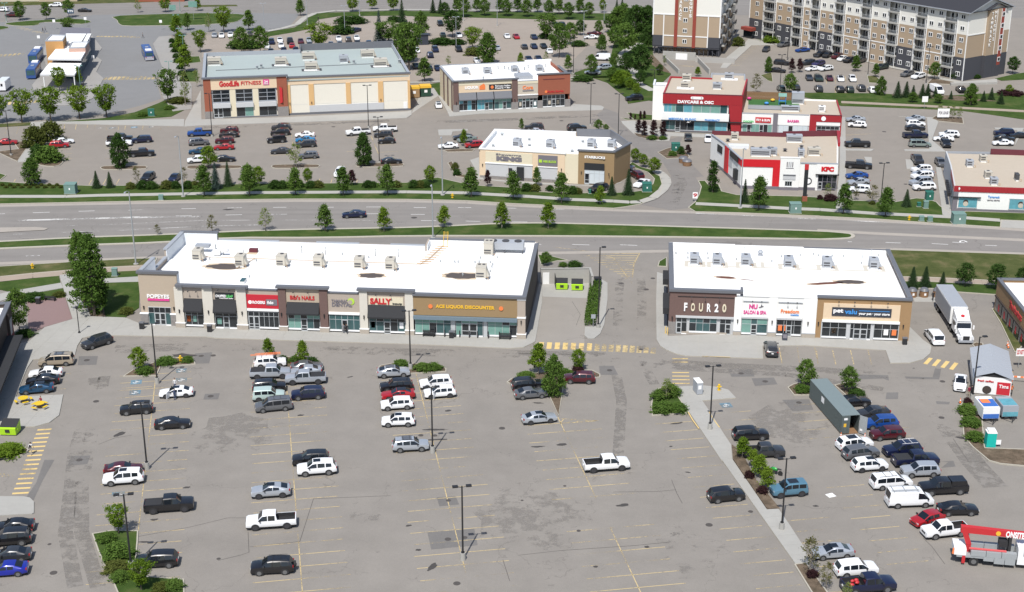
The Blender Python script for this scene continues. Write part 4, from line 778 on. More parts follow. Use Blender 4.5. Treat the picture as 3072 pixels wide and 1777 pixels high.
mb.build('roof_walkway','membrane_pad',rfB)
for i,(t,x,y)in enumerate(((34,985,475),(34,1260,485),(34,1610,490),(34,2130,510),(35,120,520),(35,690,530))):rtu(on_roof(B,t,x,y,ZB),B.ang,1.45,2.0,1.3,'unit_grey','membrane_pad','grey air unit on beige mat, %s of right shop row'%['first above the brick end','second from the brick end','third from the brick end','fourth from the brick end','fifth by the brown stain','last at the pet shop end'][i],'air units on the right shop roof')
for i,(t,x,y)in enumerate(sorted(((34,905,335),(34,1140,340),(34,1290,342),(34,905,390),(34,1150,395),(34,1495,410),(34,760,335),(34,2040,375),(34,1925,430),(34,2270,358),(34,2430,345),(35,10,362),(35,180,365),(35,320,370),(35,745,357),(35,850,365),(35,195,465),(35,535,455)),key=lambda q:src(*q)[0])):vent(on_roof(B,t,x,y,ZB),.25,.09,'grey_metal','small vent on the right shop roof, %s from the west'%ORD[i],'vents on the right shop roof')
for i,(t,x,y)in enumerate(((34,1588,340),(35,545,385),(35,655,370))):vent(on_roof(B,t,x,y,ZB),1.3,.06,'grey_metal','slim grey flue on the right shop roof, %s from the west'%ORD[i],'flues on the right shop roof','flat','vent_stack')
t_=thing('exhaust_fan','grey mushroom fan on the right shop roof','rooftop unit',on_roof(B,34,1785,355,ZB),B.ang)
tub(((0,0,0),(0,0,.6),.35),10,'curb','unit_grey',t_)
tub(((0,0,.6),(0,0,1.0),.5,.3),12,'cap','unit_grey',t_)
W=Bld('bin_enclosure','grey concrete block bin yard with white door behind the green bins','enclosure',(g(33,1640,700).x,g(33,1640,700).y),0)
a_,b_=W.loc(g(33,1640,700)),W.loc(g(33,2215,690))
ang_=math.atan2(b_[1]-a_[1],b_[0]-a_[0])
W.root.rotation_euler=(0,0,ang_)
W.ang=ang_
Lw=math.hypot(b_[0]-a_[0],b_[1]-a_[1])
W.box('wall','block_wall',-.2,Lw,0,.25,0,2.7)
W.box('wall','block_wall',Lw,Lw+.25,-4.0,.25,0,2.7)
W.cap(-.2,Lw+.25,0,.25,2.7,'concrete',h=.1,over=.06)
W.cap(Lw,Lw+.25,-4.0,-.2,2.7,'concrete',h=.1,over=.06)
W.box('door','cap_white',.2,1.3,-.06,-.003,0,2.1)
mb=MB()
for k in range(8):mb.box(2.2,2.24,-3.0+k*.38,-2.9+k*.38,.1,2.0)
mb.box(2.2,2.26,-3.1,-.2,2.0,2.08)
mb.box(2.2,2.26,-3.1,-.2,.05,.12)
mb.build('gate','black_metal',W.root)
LBo=Vector((-76.76,205.06,0))
LBd=Vector((math.cos(R(99.6)),math.sin(R(99.6)),0))
Lb=Bld('shop_building','dark brown shop end with white roof at the left frame edge','shop building',(LBo.x,LBo.y),9.6)
Lb.box('wall','dark_brown',-.3,0,-32,.3,3.4,6.4)
Lb.box('wall','dark_brown',-30,-.3,0,.3,0,6.4)
Lb.box('wall_lower','maroon',-.3,-.01,-5.0,.3,0,3.4)
Lb.box('wall_lower','dark_brown',-.3,-.012,-32,-5.0,0,3.4)
Lb.roof([(-30,-32),(-.3,-32),(-.3,0),(-30,0)],5.8,'white_membrane')
Lb.cap(-.5,0,-32,.3,6.4,'cap_grey',h=.25)
Lb.cap(-30,-.7,0,.3,6.4,'cap_grey',h=.25)
Lb.box('canopy','black_canvas',.02,2.3,-31,-5.5,3.0,3.35)  # canopy added along the wall, sized so its shadow reaches further over the paving
Lb.box('fin','dark_brown',-.1,.35,-4.4,-4.0,0,6.2)
mb=MB()
mb.face([(.06,-3.2,2.2),(.06,-1.2,2.2),(.06,-.6,4.6),(.06,-2.4,4.6)])
mb.box(0,.06,-3.2,-.6,4.2,4.3)
mb.build('sign','cap_light',Lb.root)
for k in range(6):f_=Lb.box('window_frame','black_metal',-.0,.06,-31.0+k*4.3,-28.0+k*4.3,.4,3.0);ublock('pane','glass_dark',.05,.08,-30.8+k*4.3,-28.2+k*4.3,.6,2.9,f_)
RBo=g(35,2150,1020)
Rc=Bld('cafe_building','brown cafe with red wall lettering at the right frame edge','cafe',(RBo.x,RBo.y),0)
e_=g(35,2480,1458)-RBo
Rc.ang=math.atan2(e_.y,e_.x)
Rc.root.rotation_euler=(0,0,Rc.ang)
Lr=30
Rc.box('wall','stucco_ochre',0,Lr,0,.3,2.6,5.3)
Rc.box('wall_lower','stone_sand',0,Lr,.02,.3,0,2.6)
Rc.box('wall','stucco_ochre',-.3,0,0,14,0,5.3)
Rc.box('band','dark_brown',-.05,Lr,-.22,-.002,2.5,2.75)
Rc.roof([(.1,.3),(Lr,.3),(Lr,14),(.1,14)],4.9,'white_membrane')
Rc.cap(-.3,Lr,0,.35,5.3,'cap_grey',h=.25)
Rc.cap(-.35,.05,.5,14,5.3,'cap_grey',h=.25)
for k in range(5):f_=Rc.box('window_frame','black_metal',1.5+k*3.2,3.9+k*3.2,-.04,.015,.3,2.4);ublock('pane','glass_dark',1.6+k*3.2,3.8+k*3.2,-.07,-.042,.4,2.3,f_);ublock('poster','sign_red',2.0+k*3.2,2.6+k*3.2,-.09,-.072,.7,1.9,f_)
Rc.text('Tim Hortons',10.6,4.0,0,6.6,'letter_red',1.25,bold=.04)
rtu(Rc.wor(6,5,4.9),Rc.ang,1.8,2.2,1.5,'unit_beige',None,'beige air unit on the cafe roof at the right edge','cafe roof units')
G=Bld('fitness_hall','large fitness hall with green-grey roof, brick corners and cream side bays','gym',(g(12,70,1450).x,g(12,70,1450).y),10.6)
rfG=G.roof([(.2,.3),(51.6,.6),(51.4,39.3),(26,39.3),(26,35.4),(.2,35.4)],9.05,'green_membrane')
G.box('wall','brick_red',0,1.8,0,.4,1.9,10.1)
G.box('wall','brick_red',18.1,20.6,0,.4,2.4,10.1)
G.box('stone_pier','stone_grey',-.1,1.9,-.15,.4,0,1.9)
G.box('stone_pier','stone_grey',18.0,20.7,-.15,.4,0,2.4)
G.box('wall','stucco_peach',1.8,18.1,.05,.4,7.3,10.1)
G.box('wall_lower','panel_cream',1.8,18.1,.45,.6,0,7.3)
for x0,x1 in((6.35,7.75),(12.0,13.4)):G.box('pier','stucco_cream',x0,x1,.12,.45,0,7.3)
for x0,x1 in((2.1,6.3),(7.8,11.95),(13.45,17.7)):
 f_=G.shopfront(x0,x1,4.05,7.1,.3,2,None,(),('glass_dark',),None,.14,'cap_light')
 for z_ in(5.05,6.1):G.box('transom','cap_light',x0+.1,x1-.1,.22,.38,z_,z_+.12)
 G.box('ledge','panel_grey',x0-.1,x1+.1,-.45,.28,2.75,3.85);G.shopfront(x0,x1,.3,2.6,.3,[1,1]if x0>3 else[.6,.6,1],None,(0,1)if x0<3 else(),('glass_dark','glass_dark','glass_green'),None);G.box('band','cap_light',x0-.1,x1+.1,.16,.42,2.6,2.74)
G.box('plinth','cap_grey',6.3,18.0,.1,.44,0,.3)
G.text('GoodLife',6.35,8.75,.05,4.9,'letter_red',1.45,bold=.05)
G.text('FITNESS',11.75,8.75,.05,5.0,'letter_red',.95,bold=.02)
p_=G.box('sign_plate','letter_pink',14.75,16.2,-.04,.05,8.1,9.5)
G.text('24',15.47,8.95,-.04,.9,'sign_white',.6,p_)
G.text('HOURS',15.47,8.4,-.04,1.1,'sign_white',.3,p_)
mb=MB()
mb.face([(18.7,-.02,3.2),(19.3,-.5,3.6),(19.35,-.5,7.2),(18.7,-.02,7.6)])
mb.face([(19.3,-.5,3.6),(19.5,-.02,3.4),(19.5,-.02,7.4),(19.35,-.5,7.2)])
mb.build('blade_sign','letter_red',G.root)
G.box('wall','stucco_peach',20.6,51.8,.6,.9,7.75,9.5)
for x0,x1 in((20.6,21.4),(26.0,27.3),(35.4,36.6),(43.6,44.9),(51.2,51.8)):G.box('pier','stucco_orange',x0,x1,.5,.9,.3 if x0<21 or x0>51 else 2.3,7.75)
for x0,x1 in((21.4,26.0),(27.3,35.4),(36.6,43.6),(44.9,51.2)):
 f_=G.box('wall_panel','panel_cream',x0,x1,.72,.9,.3,7.75);n_=max(1,round((x1-x0)/4))
 for k in range(1,n_+1):
  for zz in(2.6,):G.box('panel_joint','panel_grey',x0,x1,.70,.715,zz+.0,zz+.03,f_)if k==1 else None
G.box('wall_band','panel_grey',26.0,44.9,.46,.705,.55,2.3)
G.box('plinth','cap_grey',21.0,51.8,.44,.9,0,.5)
G.box('door','cap_white',50.0,50.95,.6,.69,.02,2.2)
G.box('wall','stucco_orange',51.5,51.8,.9,39.6,0,9.5)
G.box('wall','brick_red',0,.3,.4,35.7,0,9.9)
G.box('wall','cap_light',.3,26,35.4,35.7,5,10.1)
G.box('wall','cap_grey',26,51.8,39.3,39.6,5,10.9)
G.box('wall','cap_grey',25.7,26,35.4,39.6,8,10.9)
G.box('wall','cap_light',51.3,51.5,20,39.3,9.05,10.3)
G.cap(-.1,20.7,-.05,.5,10.1,'cap_grey',h=.35,over=.25)
G.cap(20.9,51.9,.55,.95,9.5,'cap_grey',h=.35,over=.15)
G.cap(-.1,.4,.8,35.3,9.9,'cap_light',h=.25)
G.cap(51.35,51.8,1.2,39.2,9.5,'cap_light',h=.25)
G.lamps((21.1,26.6,44.2),2.7,.5)
ZG=9.05
for i,(t,x,y,w,d,m_,lb)in enumerate(((12,175,800,3.4,2.6,'unit_beige','big beige intake cabinet with dark grille at the west end of the gym roof'),(12,985,800,3.0,2.2,'unit_beige','beige air unit near the middle of the gym roof, left of the pair'),(12,1320,735,3.4,2.2,'unit_beige','beige air unit towards the back of the gym roof'),(12,1355,860,3.2,2.4,'unit_beige','beige air unit nearest the front in the gym roof middle'),(12,1750,770,2.2,2.0,'unit_grey','grey air unit on the gym roof between beige ones'),(12,2040,705,3.6,2.2,'unit_beige','beige air unit by the raised back wall of the gym roof'),(12,2200,815,3.4,2.6,'unit_beige','beige air unit at the east end of the gym roof'))):rtu(on_roof(G,t,x,y,ZG),G.ang,w,d,1.6,m_,'unit_dark' if i in(1,3,6)else None,lb,'air units on the gym roof')
for t,x,y,lb in((12,695,845,'grey bent vent on the gym roof, left of two'),(12,745,825,'grey bent vent on the gym roof, right of two'),(12,1870,775,'white capped vent right of the grey gym roof unit'),(12,2420,770,'blue grey pipe vent by the east end of the gym roof')):vent(on_roof(G,t,x,y,ZG),.9,.3,'grey_metal',lb)
tub(((3.0,15.5,ZG+.12),(48,17,ZG+.12),.08),6,'gas_pipe','cap_grey',G.root)
Q=Bld('shop_row','white-roofed liquor and pizza shops with brick piers beside the gym','shop building',(g(13,570,1370).x,g(13,570,1370).y),12.4)
ZQ=7.1
rfQ=Q.roof([(.2,.3),(30.4,.3),(30.8,20),(.5,20)],ZQ,'white_membrane')
Q.box('wall','brick_brown',0,1.35,-.1,.3,2.0,7.9)
Q.box('wall','brick_brown',15.3,16.8,-.1,.3,2.0,7.9)
for x0,x1 in((-.08,1.45),(15.2,16.9),(22.1,23.4),(29.4,30.8)):Q.box('stone_pier','stone_grey',x0,x1,-.2,.3,0,2.0)
Q.box('wall','stucco_cream',1.35,15.3,.02,.3,6.9,7.9)
Q.box('wall','stucco_peach',1.35,15.3,.06,.3,5.0,6.9)
Q.box('wall','stucco_sand',16.8,22.2,.06,.3,3.0,7.3)
Q.box('wall','stucco_cream',16.8,22.2,-.02,.055,6.6,7.3)
Q.box('band','sign_white',16.8,22.2,-.1,.055,3.6,3.85)
Q.box('wall','brick_red',22.2,30.7,-.1,.3,3.5,8.75)
Q.box('reveal','maroon',23.5,29.2,-.16,-.105,7.45,7.6)
Q.box('wall','stucco_cream',0,.3,.3,20.3,0,7.9)
for y_ in(1.0,7,13):Q.box('pier','brick_brown',-.1,-.003,y_,y_+1.6,0,7.6)
Q.box('wall','brick_red',30.4,30.7,.3,20.3,0,7.9)
Q.box('wall','stucco_white',.3,30.4,20,20.3,0,8.2)
Q.cap(-.1,16.9,-.1,.35,7.9,h=.28,over=.2)
Q.cap(22.1,30.8,-.1,.35,8.75,h=.28,over=.2)
Q.cap(17.1,21.9,0,.3,7.3,'cap_light',h=.12,over=.05)
Q.cap(-.05,.35,.7,20.2,7.9,'cap_light',h=.22)
Q.cap(30.35,30.75,.8,12,8.3,'cap_grey',h=.25)
Q.cap(.5,23,20,20.3,8.2,'cap_light',h=.12,over=.05)
Q.cap(23.3,30.6,20,20.3,8.2,'cap_white',h=.5,over=.05)
for x0,x1 in((1.4,5.9),(6.1,10.4),(10.6,15.2)):Q.awning(x0,x1,3.1,5.0,.05,.8,'cap_grey')
Q.shopfront(1.5,5.8,.4,3.0,.15,4,2.1,(),('glass_white','glass_blue','glass_dark'))
Q.shopfront(6.2,10.3,.4,3.0,.15,[1,.8,1,1],2.2,(2,),('glass_teal','glass_blue'))
Q.shopfront(10.7,15.1,.4,3.0,.15,[1,.8,.8,1],2.2,(2,),('glass_green','glass_teal'))
Q.shopfront(17.0,22.0,.3,2.7,.15,[1,.8,1,.8,1],2.1,(1,3),('glass_dark','glass_teal'),posters=2)
Q.box('band','stone_grey',16.85,22.1,.0,.1,2.75,3.55)
Q.shopfront(23.5,29.3,.4,3.3,.1,[1,1,.9,1,1],2.3,(2,),('glass_dark',),posters=3)
Q.text('LIQUOR',4.8,6.2,.06,3.5,'sign_white',.9,bold=.05)
mkb(lambda m:m.face([(6.8,.0,5.6),(8.3,.0,5.6),(8.3,.0,6.7),(7.9,.0,7.2),(6.8,.0,6.5)]),'emblem','letter_orange',Q.root)
p_=Q.box('sign_panel','sign_black',9.3,15.2,-.04,.06,5.5,6.8)
Q.text('Famoso Italian',12.9,6.4,-.04,4.0,'sign_white',.42,p_,bold=.02)
Q.text('Pizzeria + Bar',12.9,5.85,-.04,4.0,'sign_white',.36,p_)
tub(((10.1,-.04,6.15),(10.1,-.08,6.15),.42),12,'emblem','letter_orange',p_)
Q.text('Cora',19.5,5.6,.06,2.8,'letter_orange',1.0)
Q.box('sign_bar','letter_grey',18.1,21.0,-.02,.05,4.65,4.9)
Q.text('Mucho Burrito',26.8,4.3,-.1,4.4,'letter_red',.6)
tub(((24.3,-.1,4.3),(24.3,-.16,4.3),.35),12,'emblem','letter_orange',Q.root)
Q.lamps((.7,16.0),2.2,-.2)
for i,(t,x,y,m_)in enumerate(((13,720,915,'unit_grey'),(13,985,910,'unit_grey'),(13,1320,890,'unit_grey'),(13,1620,880,'unit_grey'))):rtu(on_roof(Q,t,x,y,ZQ),Q.ang,1.7,1.9,1.3,m_,None,'grey air unit on the liquor and pizza roof, %s from the gym side'%['first','second','third','fourth'][i],'air units on the liquor and pizza roof')
for i,(t,x,y)in enumerate(sorted(((13,1022,850),(13,1190,840),(13,1240,850),(13,1430,855),(13,1475,830),(13,1690,820),(13,1110,845),(13,1880,850),(13,1465,960),(13,930,970)),key=lambda q:q[1])):vent(on_roof(Q,t,x,y,ZQ),.7,.16,'grey_metal','small vent on the liquor and pizza roof, %s from the west'%ORD[i],'vents on the liquor and pizza roof')
bxb((17.5,21.5,3.0,7.5,ZQ,ZQ+.9),'duct','cap_light',Q.root)
K=Bld('shop_row','peach-walled drive-through row with grill, tax office and brown coffee shop end','shop building',(g(23,895,785).x,g(23,895,785).y),-13)
ZK=5.6
rfK=K.roof([(.2,.3),(21.4,.3),(29,.8),(31,8.5),(27.2,15.6),(25,19.4),(17.4,18.6),(-.6,16.6)],ZK,'white_membrane')
K.box('wall','stucco_peach',0,18.5,0,.3,.6,6.35)
K.box('plinth','stone_grey',-.05,18.5,-.12,.3,0,.6)
K.box('wall','stucco_cream',18.5,21.4,.15,.4,0,6.4)
mb=MB()
poly=[(21.4,0),(29.0,.5),(31.2,8.6),(30.9,8.9),(28.75,.8),(21.4,.35)]
mb.prism(poly,0,7.2)
mb.build('wall','stucco_brown',K.root)
mkb(lambda m:m.prism([(21.2,-.22),(29.2,.28),(31.5,8.7),(30.9,9.1),(28.6,.9),(21.2,.45)],7.2,7.5),'parapet_cap','cap_grey',K.root)
mkb(lambda m:m.prism([(30.9,8.9),(31.2,8.6),(27.5,15.8),(25.2,19.8),(17.5,19.0),(17.5,18.7),(25,19.4),(27.2,15.5)],0,7.3),'wall','cap_grey',K.root)
mb=MB()
mb.prism([(-.9,16.7),(17.5,18.4),(17.5,18.7),(-.9,17.0)],0,6.5)
mb.prism([(-.25,.3),(0.1,.3),(-.55,16.7),(-.9,16.7)],0,6.4)
mb.build('wall','stucco_peach',K.root)
mb=MB()
mb.prism([(-.45,16.4),(17.4,18.1),(17.4,18.38),(-.5,16.7)],ZK,6.5)
mb.prism([(.12,.5),(.3,.5),(-.3,16.4),(-.5,16.4)],ZK,6.4)
mb.build('parapet_lining','membrane_side',K.root)
K.cap(-.2,18.6,0,.35,6.35,'cap_white',h=.22)
mb=MB()
mb.prism([(-.35,.5),(.2,.5),(-.4,16.3),(-1.0,16.3)],6.4,6.6)
mb.prism([(-1.0,16.35),(17.45,18.05),(17.45,18.75),(-1.0,17.05)],6.5,6.7)
mb.build('parapet_cap','cap_white',K.root)
K.box('sign_field','stucco_cream',1.2,11.5,-.1,0,3.6,6.0)
K.box('band','sign_white',1.1,11.6,-.22,0,3.35,3.6)
K.box('band','sign_white',12.7,17.0,-.22,0,3.2,3.4)
for x0,x1 in((1.2,6.2),(6.25,11.5),(12.75,16.95)):K.box('wall_panel','panel_grey',x0,x1,-.08,-.002,.62,3.15 if x0>12 else 3.33)
p_=K.box('sign_panel','letter_grey',12.75,16.95,-.14,0,3.55,5.85)
K.text('H&R BLOCK',15.3,4.55,-.14,2.9,'letter_lime',.5,p_)
ublock('emblem','letter_lime',12.95,13.6,-.2,-.14,4.25,4.9,p_)
K.text('Shawarma',6.3,5.5,-.1,5.6,'letter_grey',.42,bold=.02)
K.text('KING',6.4,4.6,-.1,5.6,'letter_grey',1.05,bold=.09)
K.box('order_window','sign_black',8.2,9.7,-.75,-.09,.7,3.0)
K.box('menu_board','sign_black',6.3,7.1,-.22,-.09,.9,2.6)
K.text('STARBUCKS',24.9,6.0,.15,4.4,'sign_white',.55,bold=.04)
K.box('sign_panel','sign_black',22.7,27.0,0,.1,3.2,4.7)
K.shopfront(22.8,27.0,.3,3.1,.06,4,2.5,(0,),('glass_white',),None)
K.lamps((.55,17.8),2.6,0)
K.lamps((22.1,28.0),2.2,.08)
for i,(t,x,y)in enumerate(((23,1330,420),(23,1735,435),(23,2235,430),(23,2480,435))):rtu(on_roof(K,t,x,y,ZK),K.ang,1.6,1.9,1.4,'unit_grey',None,'grey air unit on the drive-through row roof, %s from the west'%['first','second','third','fourth'][i],'air units on the drive-through row')
for i,(t,x,y)in enumerate(sorted(((23,1050,405),(23,1492,400),(23,2010,470),(23,1160,270),(23,1490,330),(23,1770,355),(23,2140,355)),key=lambda q:q[1])):vent(on_roof(K,t,x,y,ZK),.35,.25,'grey_metal','small vent on the drive-through row roof, %s from the west'%ORD[i],'vents on the drive-through row')
Fk=Bld('restaurant','white and red fried chicken restaurant with gravel roof beside the drive','restaurant',(g(24,1540,915).x,g(24,1540,915).y),-5.5)
ZF=5.35
rfF=Fk.roof([(.1,.3),(19.6,.3),(22.6,26.0),(10.4,24.0),(-5.0,24.4),(-5.3,21.2),(-2.8,13.4)],ZF,'gravel_roof')
Fk.box('wall','red_bright',0,8.0,0,.3,4.75,6.2)
Fk.box('wall','red_bright',6.55,8.0,0,.3,.65,4.75)
Fk.box('wall','stucco_white',0,6.55,.12,.35,.65,4.75)
Fk.box('wall','stucco_white',8.0,12.0,-.35,.3,.65,6.9)
Fk.box('wall','stucco_white',12.0,15.5,0,.3,.65,5.75)
Fk.box('wall','stucco_white',15.5,19.9,-.1,.3,3.6,5.75)
Fk.box('plinth','letter_grey',-.02,15.5,-.06,.3,0,.65)
Fk.box('plinth','letter_grey',8.0,12.05,-.42,-.07,0,.65)
Fk.box('wall_lower','stucco_white',15.5,16.0,.1,.3,0,3.6)
Fk.shopfront(16.0,19.8,.4,3.5,.15,4,1.9,(0,),('glass_dark',),None,.1,'letter_grey')
Fk.box('band','black_metal',15.4,20.2,-.3,.1,3.4,3.6)
mkb(lambda m:m.prism([(0,0.3),(.25,.3),(-2.85,13.4),(-3.1,13.4)],.7,6.2),'wall','stucco_white',Fk.root)
mkb(lambda m:m.prism([(-3.1,13.4),(-2.85,13.4),(-5.3,21.2),(-5.6,21.2)],.7,6.0),'wall','stucco_white',Fk.root)
mkb(lambda m:m.prism([(-.05,.2),(.2,.3),(-2.85,13.4),(-5.35,21.2),(-5.68,21.2),(-3.2,13.4)],0,.7),'plinth','letter_grey',Fk.root)
def wface(a,b,z0,z1,m_,name,off=.06):ax,ay=a;bx,by=b;L=math.hypot(bx-ax,by-ay);nx,ny=-(by-ay)/L,(bx-ax)/L;mb=MB();mb.prism([(ax,ay),(bx,by),(bx+nx*off,by+ny*off),(ax+nx*off,ay+ny*off)],z0,z1,bottom=True);return mb.build(name,m_,Fk.root)
def wp(s_):
 if s_<=13.75:k=s_/13.75;return(-3.1*k,.3+13.1*k)
 k=(s_-13.75)/8.2;return(-3.1-2.5*k,13.4+7.8*k)
wface(wp(0),wp(6.5),4.75,6.15,'red_bright','red_band')
wface(wp(9.5),wp(12.2),.72,6.15,'red_bright','red_column',.25)
wface(wp(6.6),wp(9.4),2.6,6.0,'panel_grey','wall_panel',.08)
wface(wp(2.0),wp(8.0),5.0,6.0,'sign_black','sign_panel',.3)
wface(wp(14.5),wp(17.5),3.6,5.2,'sign_black','sign_panel',.12)
wface(wp(2.0),wp(3.5),1.2,3.4,'sign_black','order_window',.7)
mkb(lambda m:m.prism([(-.15,.2),(.3,.3),(-2.8,13.4),(-5.25,21.2),(-5.7,21.2),(-3.25,13.4)],6.18,6.34),'parapet_cap','cap_light',Fk.root)
mb=MB()
mb.prism([(-5.3,24.4),(10.4,24.0),(10.4,24.3),(-5.3,24.7)],0,6.3)
mb.prism([(10.4,24.0),(22.8,26.2),(22.8,26.5),(10.4,24.3)],0,6.6)
mb.build('wall','maroon',Fk.root)
mkb(lambda m:m.prism([(19.6,.3),(19.9,.3),(22.9,26.2),(22.6,26.2)],0,5.75),'wall','stucco_white',Fk.root)
mkb(lambda m:m.prism([(21.5,15),(22.0,15),(23.1,26.2),(22.5,26.2)],5.76,6.6),'wall','red_panel',Fk.root)
Fk.cap(.1,7.9,.02,.35,6.2,'red_bright',h=.1,over=.03)
Fk.cap(8.0,12.0,-.35,.35,6.9,'cap_white',h=.12,over=.06)
Fk.cap(12.2,19.9,-.05,.35,5.75,'cap_light',h=.16,over=.06)
Fk.text('KFC',17.8,4.7,-.1,2.6,'red_bright',1.05,bold=.08)
for k in range(4):Fk.box('emblem_stripe','letter_grey' if k in(0,3)else 'cap_light',9.3+k*.38,9.5+k*.38,-.40,-.352,5.0,6.1)
Fk.box('emblem_bar','letter_grey',9.2,10.8,-.40,-.352,4.7,4.82)
Fk.box('window_shade','cap_grey',8.7,11.3,-.5,-.352,3.15,3.4)
Fk.box('window_shade','panel_grey',8.7,11.3,-.45,-.352,2.3,3.1)
Fk.shopfront(9.2,10.6,.9,1.9,-.36,3,None,(),('glass_dark',),'sign_white',.07)
tub(((14.0,-.02,2.0),(14.0,-.08,2.0),.75),18,'round_sign','sign_black',Fk.root)
tub(((14.0,-.08,2.0),(14.0,-.12,2.0),.52),18,'round_sign_centre','sign_white',Fk.root)
for i,(t,x,y,w,d,m_)in enumerate(((24,1475,330,1.6,1.5,'unit_beige'),(24,2200,360,3.4,1.8,'unit_grey'),(24,1790,530,4.2,1.8,'unit_grey'),(24,1930,520,2.0,1.6,'cap_light'),(24,2285,540,1.2,2.2,'unit_grey'),(24,2440,520,2.6,1.8,'unit_beige'))):rtu(on_roof(Fk,t,x,y,ZF),Fk.ang,w,d,1.2,m_,None,['small beige unit at the west of the chicken restaurant roof','wide grey unit at the back of the chicken restaurant roof','long grey duct unit near the red corner of the chicken restaurant roof','pale square unit beside the long grey duct','narrow grey unit above the bucket emblem wall','beige unit above the front sign of the chicken restaurant'][i],'units on the chicken restaurant roof',hood=False)
for i,(t,x,y)in enumerate(sorted(((24,1690,440),(24,1795,445),(24,1890,440),(24,2085,465),(24,2285,425),(24,2475,435),(24,1390,345)),key=lambda q:q[1])):vent(on_roof(Fk,t,x,y,ZF),.5,.3,'unit_dark','dark squat vent on the chicken restaurant roof, %s from the west'%ORD[i],'vents on the chicken restaurant roof')
t_=thing('screen','pale blue mechanical screen box on the chicken restaurant roof','roof screen',on_roof(Fk,24,1500,430,ZF),Fk.ang)
bxb((-1.8,2.6,-.1,1.6,0,.7),'panel','membrane_side',t_)
D=Bld('daycare_building','two-storey red and white daycare block with shops in its long low wing','daycare',(g(24,590,225).x,g(24,590,225).y),-8.2)
ZDc=8.9
D.roof([(.2,.3),(18.7,.3),(19.9,20.4),(1.0,20.8)],ZDc,'gravel_roof')
D.roof([(11.4,20.4),(19.4,20.4),(19.4,27.6),(11.4,27.6)],ZDc-.3,'gravel_roof')
fac=D.box('cladding','red_panel',0,18.9,.12,.4,7.0,9.35)
for k in range(24):x0=.02+k*.787;D.box('cladding_panel','red_panel',x0,x0+.74,.03,.115,6.98,9.36,fac)
col_=MB()
pts=[(15.7,7.0),(18.9,7.0),(18.7,0),(16.7,0)]
col_.face([(x,-.1,z)for x,z in pts])
col_.face([(15.7,-.1,7.0),(16.7,-.1,0),(16.7,.4,0),(15.7,.4,7.0)])
col_.face([(18.9,-.1,7.0),(18.9,.4,7.0),(18.7,.4,0),(18.7,-.1,0)])
col_.build('red_column','red_panel',D.root)
D.cap(-.05,19,.05,.4,9.37,'maroon',h=.14,over=.05)
D.box('wall','stucco_white',0,15.7,.5,.7,0,6.98)
D.box('white_band','stucco_white',-.2,15.9,-.15,.48,3.05,4.75)
D.shopfront(.3,15.4,4.85,6.9,.42,[.5,.5,.5,1,1.1,.1,1.1,1.1,.1,1.2,.9],None,(),('glass_teal','glass_blue','glass_green'),None,.09)
D.box('wall','stucco_white',-3.0,0,12.0,12.3,0,8.8)
D.box('wall','stucco_white',-3.0,-2.7,12.3,18.5,0,8.8)
D.roof([(-2.7,12.3),(0.9,12.3),(1.0,18.5),(-2.7,18.5)],8.2,'cap_white')
D.cap(-3.0,.4,12.0,12.25,8.8,'membrane_side',h=.15,over=.05)
D.cap(-3.05,-2.65,12.45,18.5,8.8,'membrane_side',h=.15,over=.05)
D.box('wall','stucco_white',-.1,.25,.7,12.0,0,6.95)
mb=MB()
mb.prism([(-.1,.4),(.25,.4),(1.2,20.9),(.8,20.9)],6.97,9.35)
mb.prism([(18.6,.4),(18.95,.4),(20.3,20.4),(19.9,20.4)],0,9.35)
mb.prism([(.8,20.9),(11.4,20.3),(11.4,20.6),(.8,21.2)],6,9.3)
mb.build('wall','red_panel',D.root)
mb=MB()
mb.prism([(11.1,20.6),(11.4,20.6),(11.4,27.6),(19.6,27.6),(19.6,27.9),(11.1,27.9)],5,9.1)
mb.prism([(19.4,20.4),(19.7,20.4),(19.7,27.9),(19.4,27.9)],5,9.1)
mb.build('wall','cap_light',D.root)
D.text('DAYCARE & OSC',7.8,7.55,.03,8.6,'sign_white',.75,bold=.05)
mb=MB()
mb.tube((6.9,.03,8.55),(6.9,-.06,8.55),.32,n=14)
mb.tube((9.3,.03,8.55),(9.3,-.06,8.55),.32,n=14)
mb.box(6.9,9.3,-.06,.03,8.23,8.87)
mb.build('blank_sign','sign_white',D.root)
D.box('band','sign_black',-.3,21.5,-.5,-.16,2.85,3.05)
D.shopfront(.3,15.5,.5,2.8,.35,[1,1,.9,1.2,1.2,1.2,1.2,1.2,1.2,.8],None,(2,),('glass_dark','glass_blue','glass_blue','glass_teal'),'letter_grey')
D.text('MEDICAL CLINIC',4.8,3.35,-.16,6.6,'letter_blue',.5)
D.text('PHARMACY',12.0,3.3,-.16,3.6,'letter_blue',.5)
D.roof([(18.9,.5),(42.2,.5),(42.4,17.6),(20.0,17.6)],4.85,'gravel_roof')
D.box('wall','stucco_white',19.0,35.0,.3,.6,2.6,5.1)
D.box('wall_lower','panel_grey',19.0,42.2,.45,.6,0,2.6)
D.box('wall','red_panel',35.0,42.3,.1,.45,3.7,5.3)
D.box('wall','red_panel',35.0,36.6,.1,.45,0,3.7)
D.box('sign_field','stucco_white',36.6,42.2,.2,.45,2.8,3.7)
D.box('pier','letter_grey',26.4,27.5,.1,.44,0,5.35)
D.box('wall','red_panel',42.2,42.5,.45,17.6,0,5.3)
D.box('wall','stucco_white',20.0,42.2,17.6,17.9,0,5.2)
D.cap(19.0,34.8,.3,.6,5.1,'cap_light',h=.14,over=.05)
D.cap(35.1,42.4,.1,.5,5.3,'maroon',h=.1,over=.04)
D.shopfront(19.3,26.2,.3,2.5,.35,7,None,(1,4),('glass_dark','glass_green'),None)
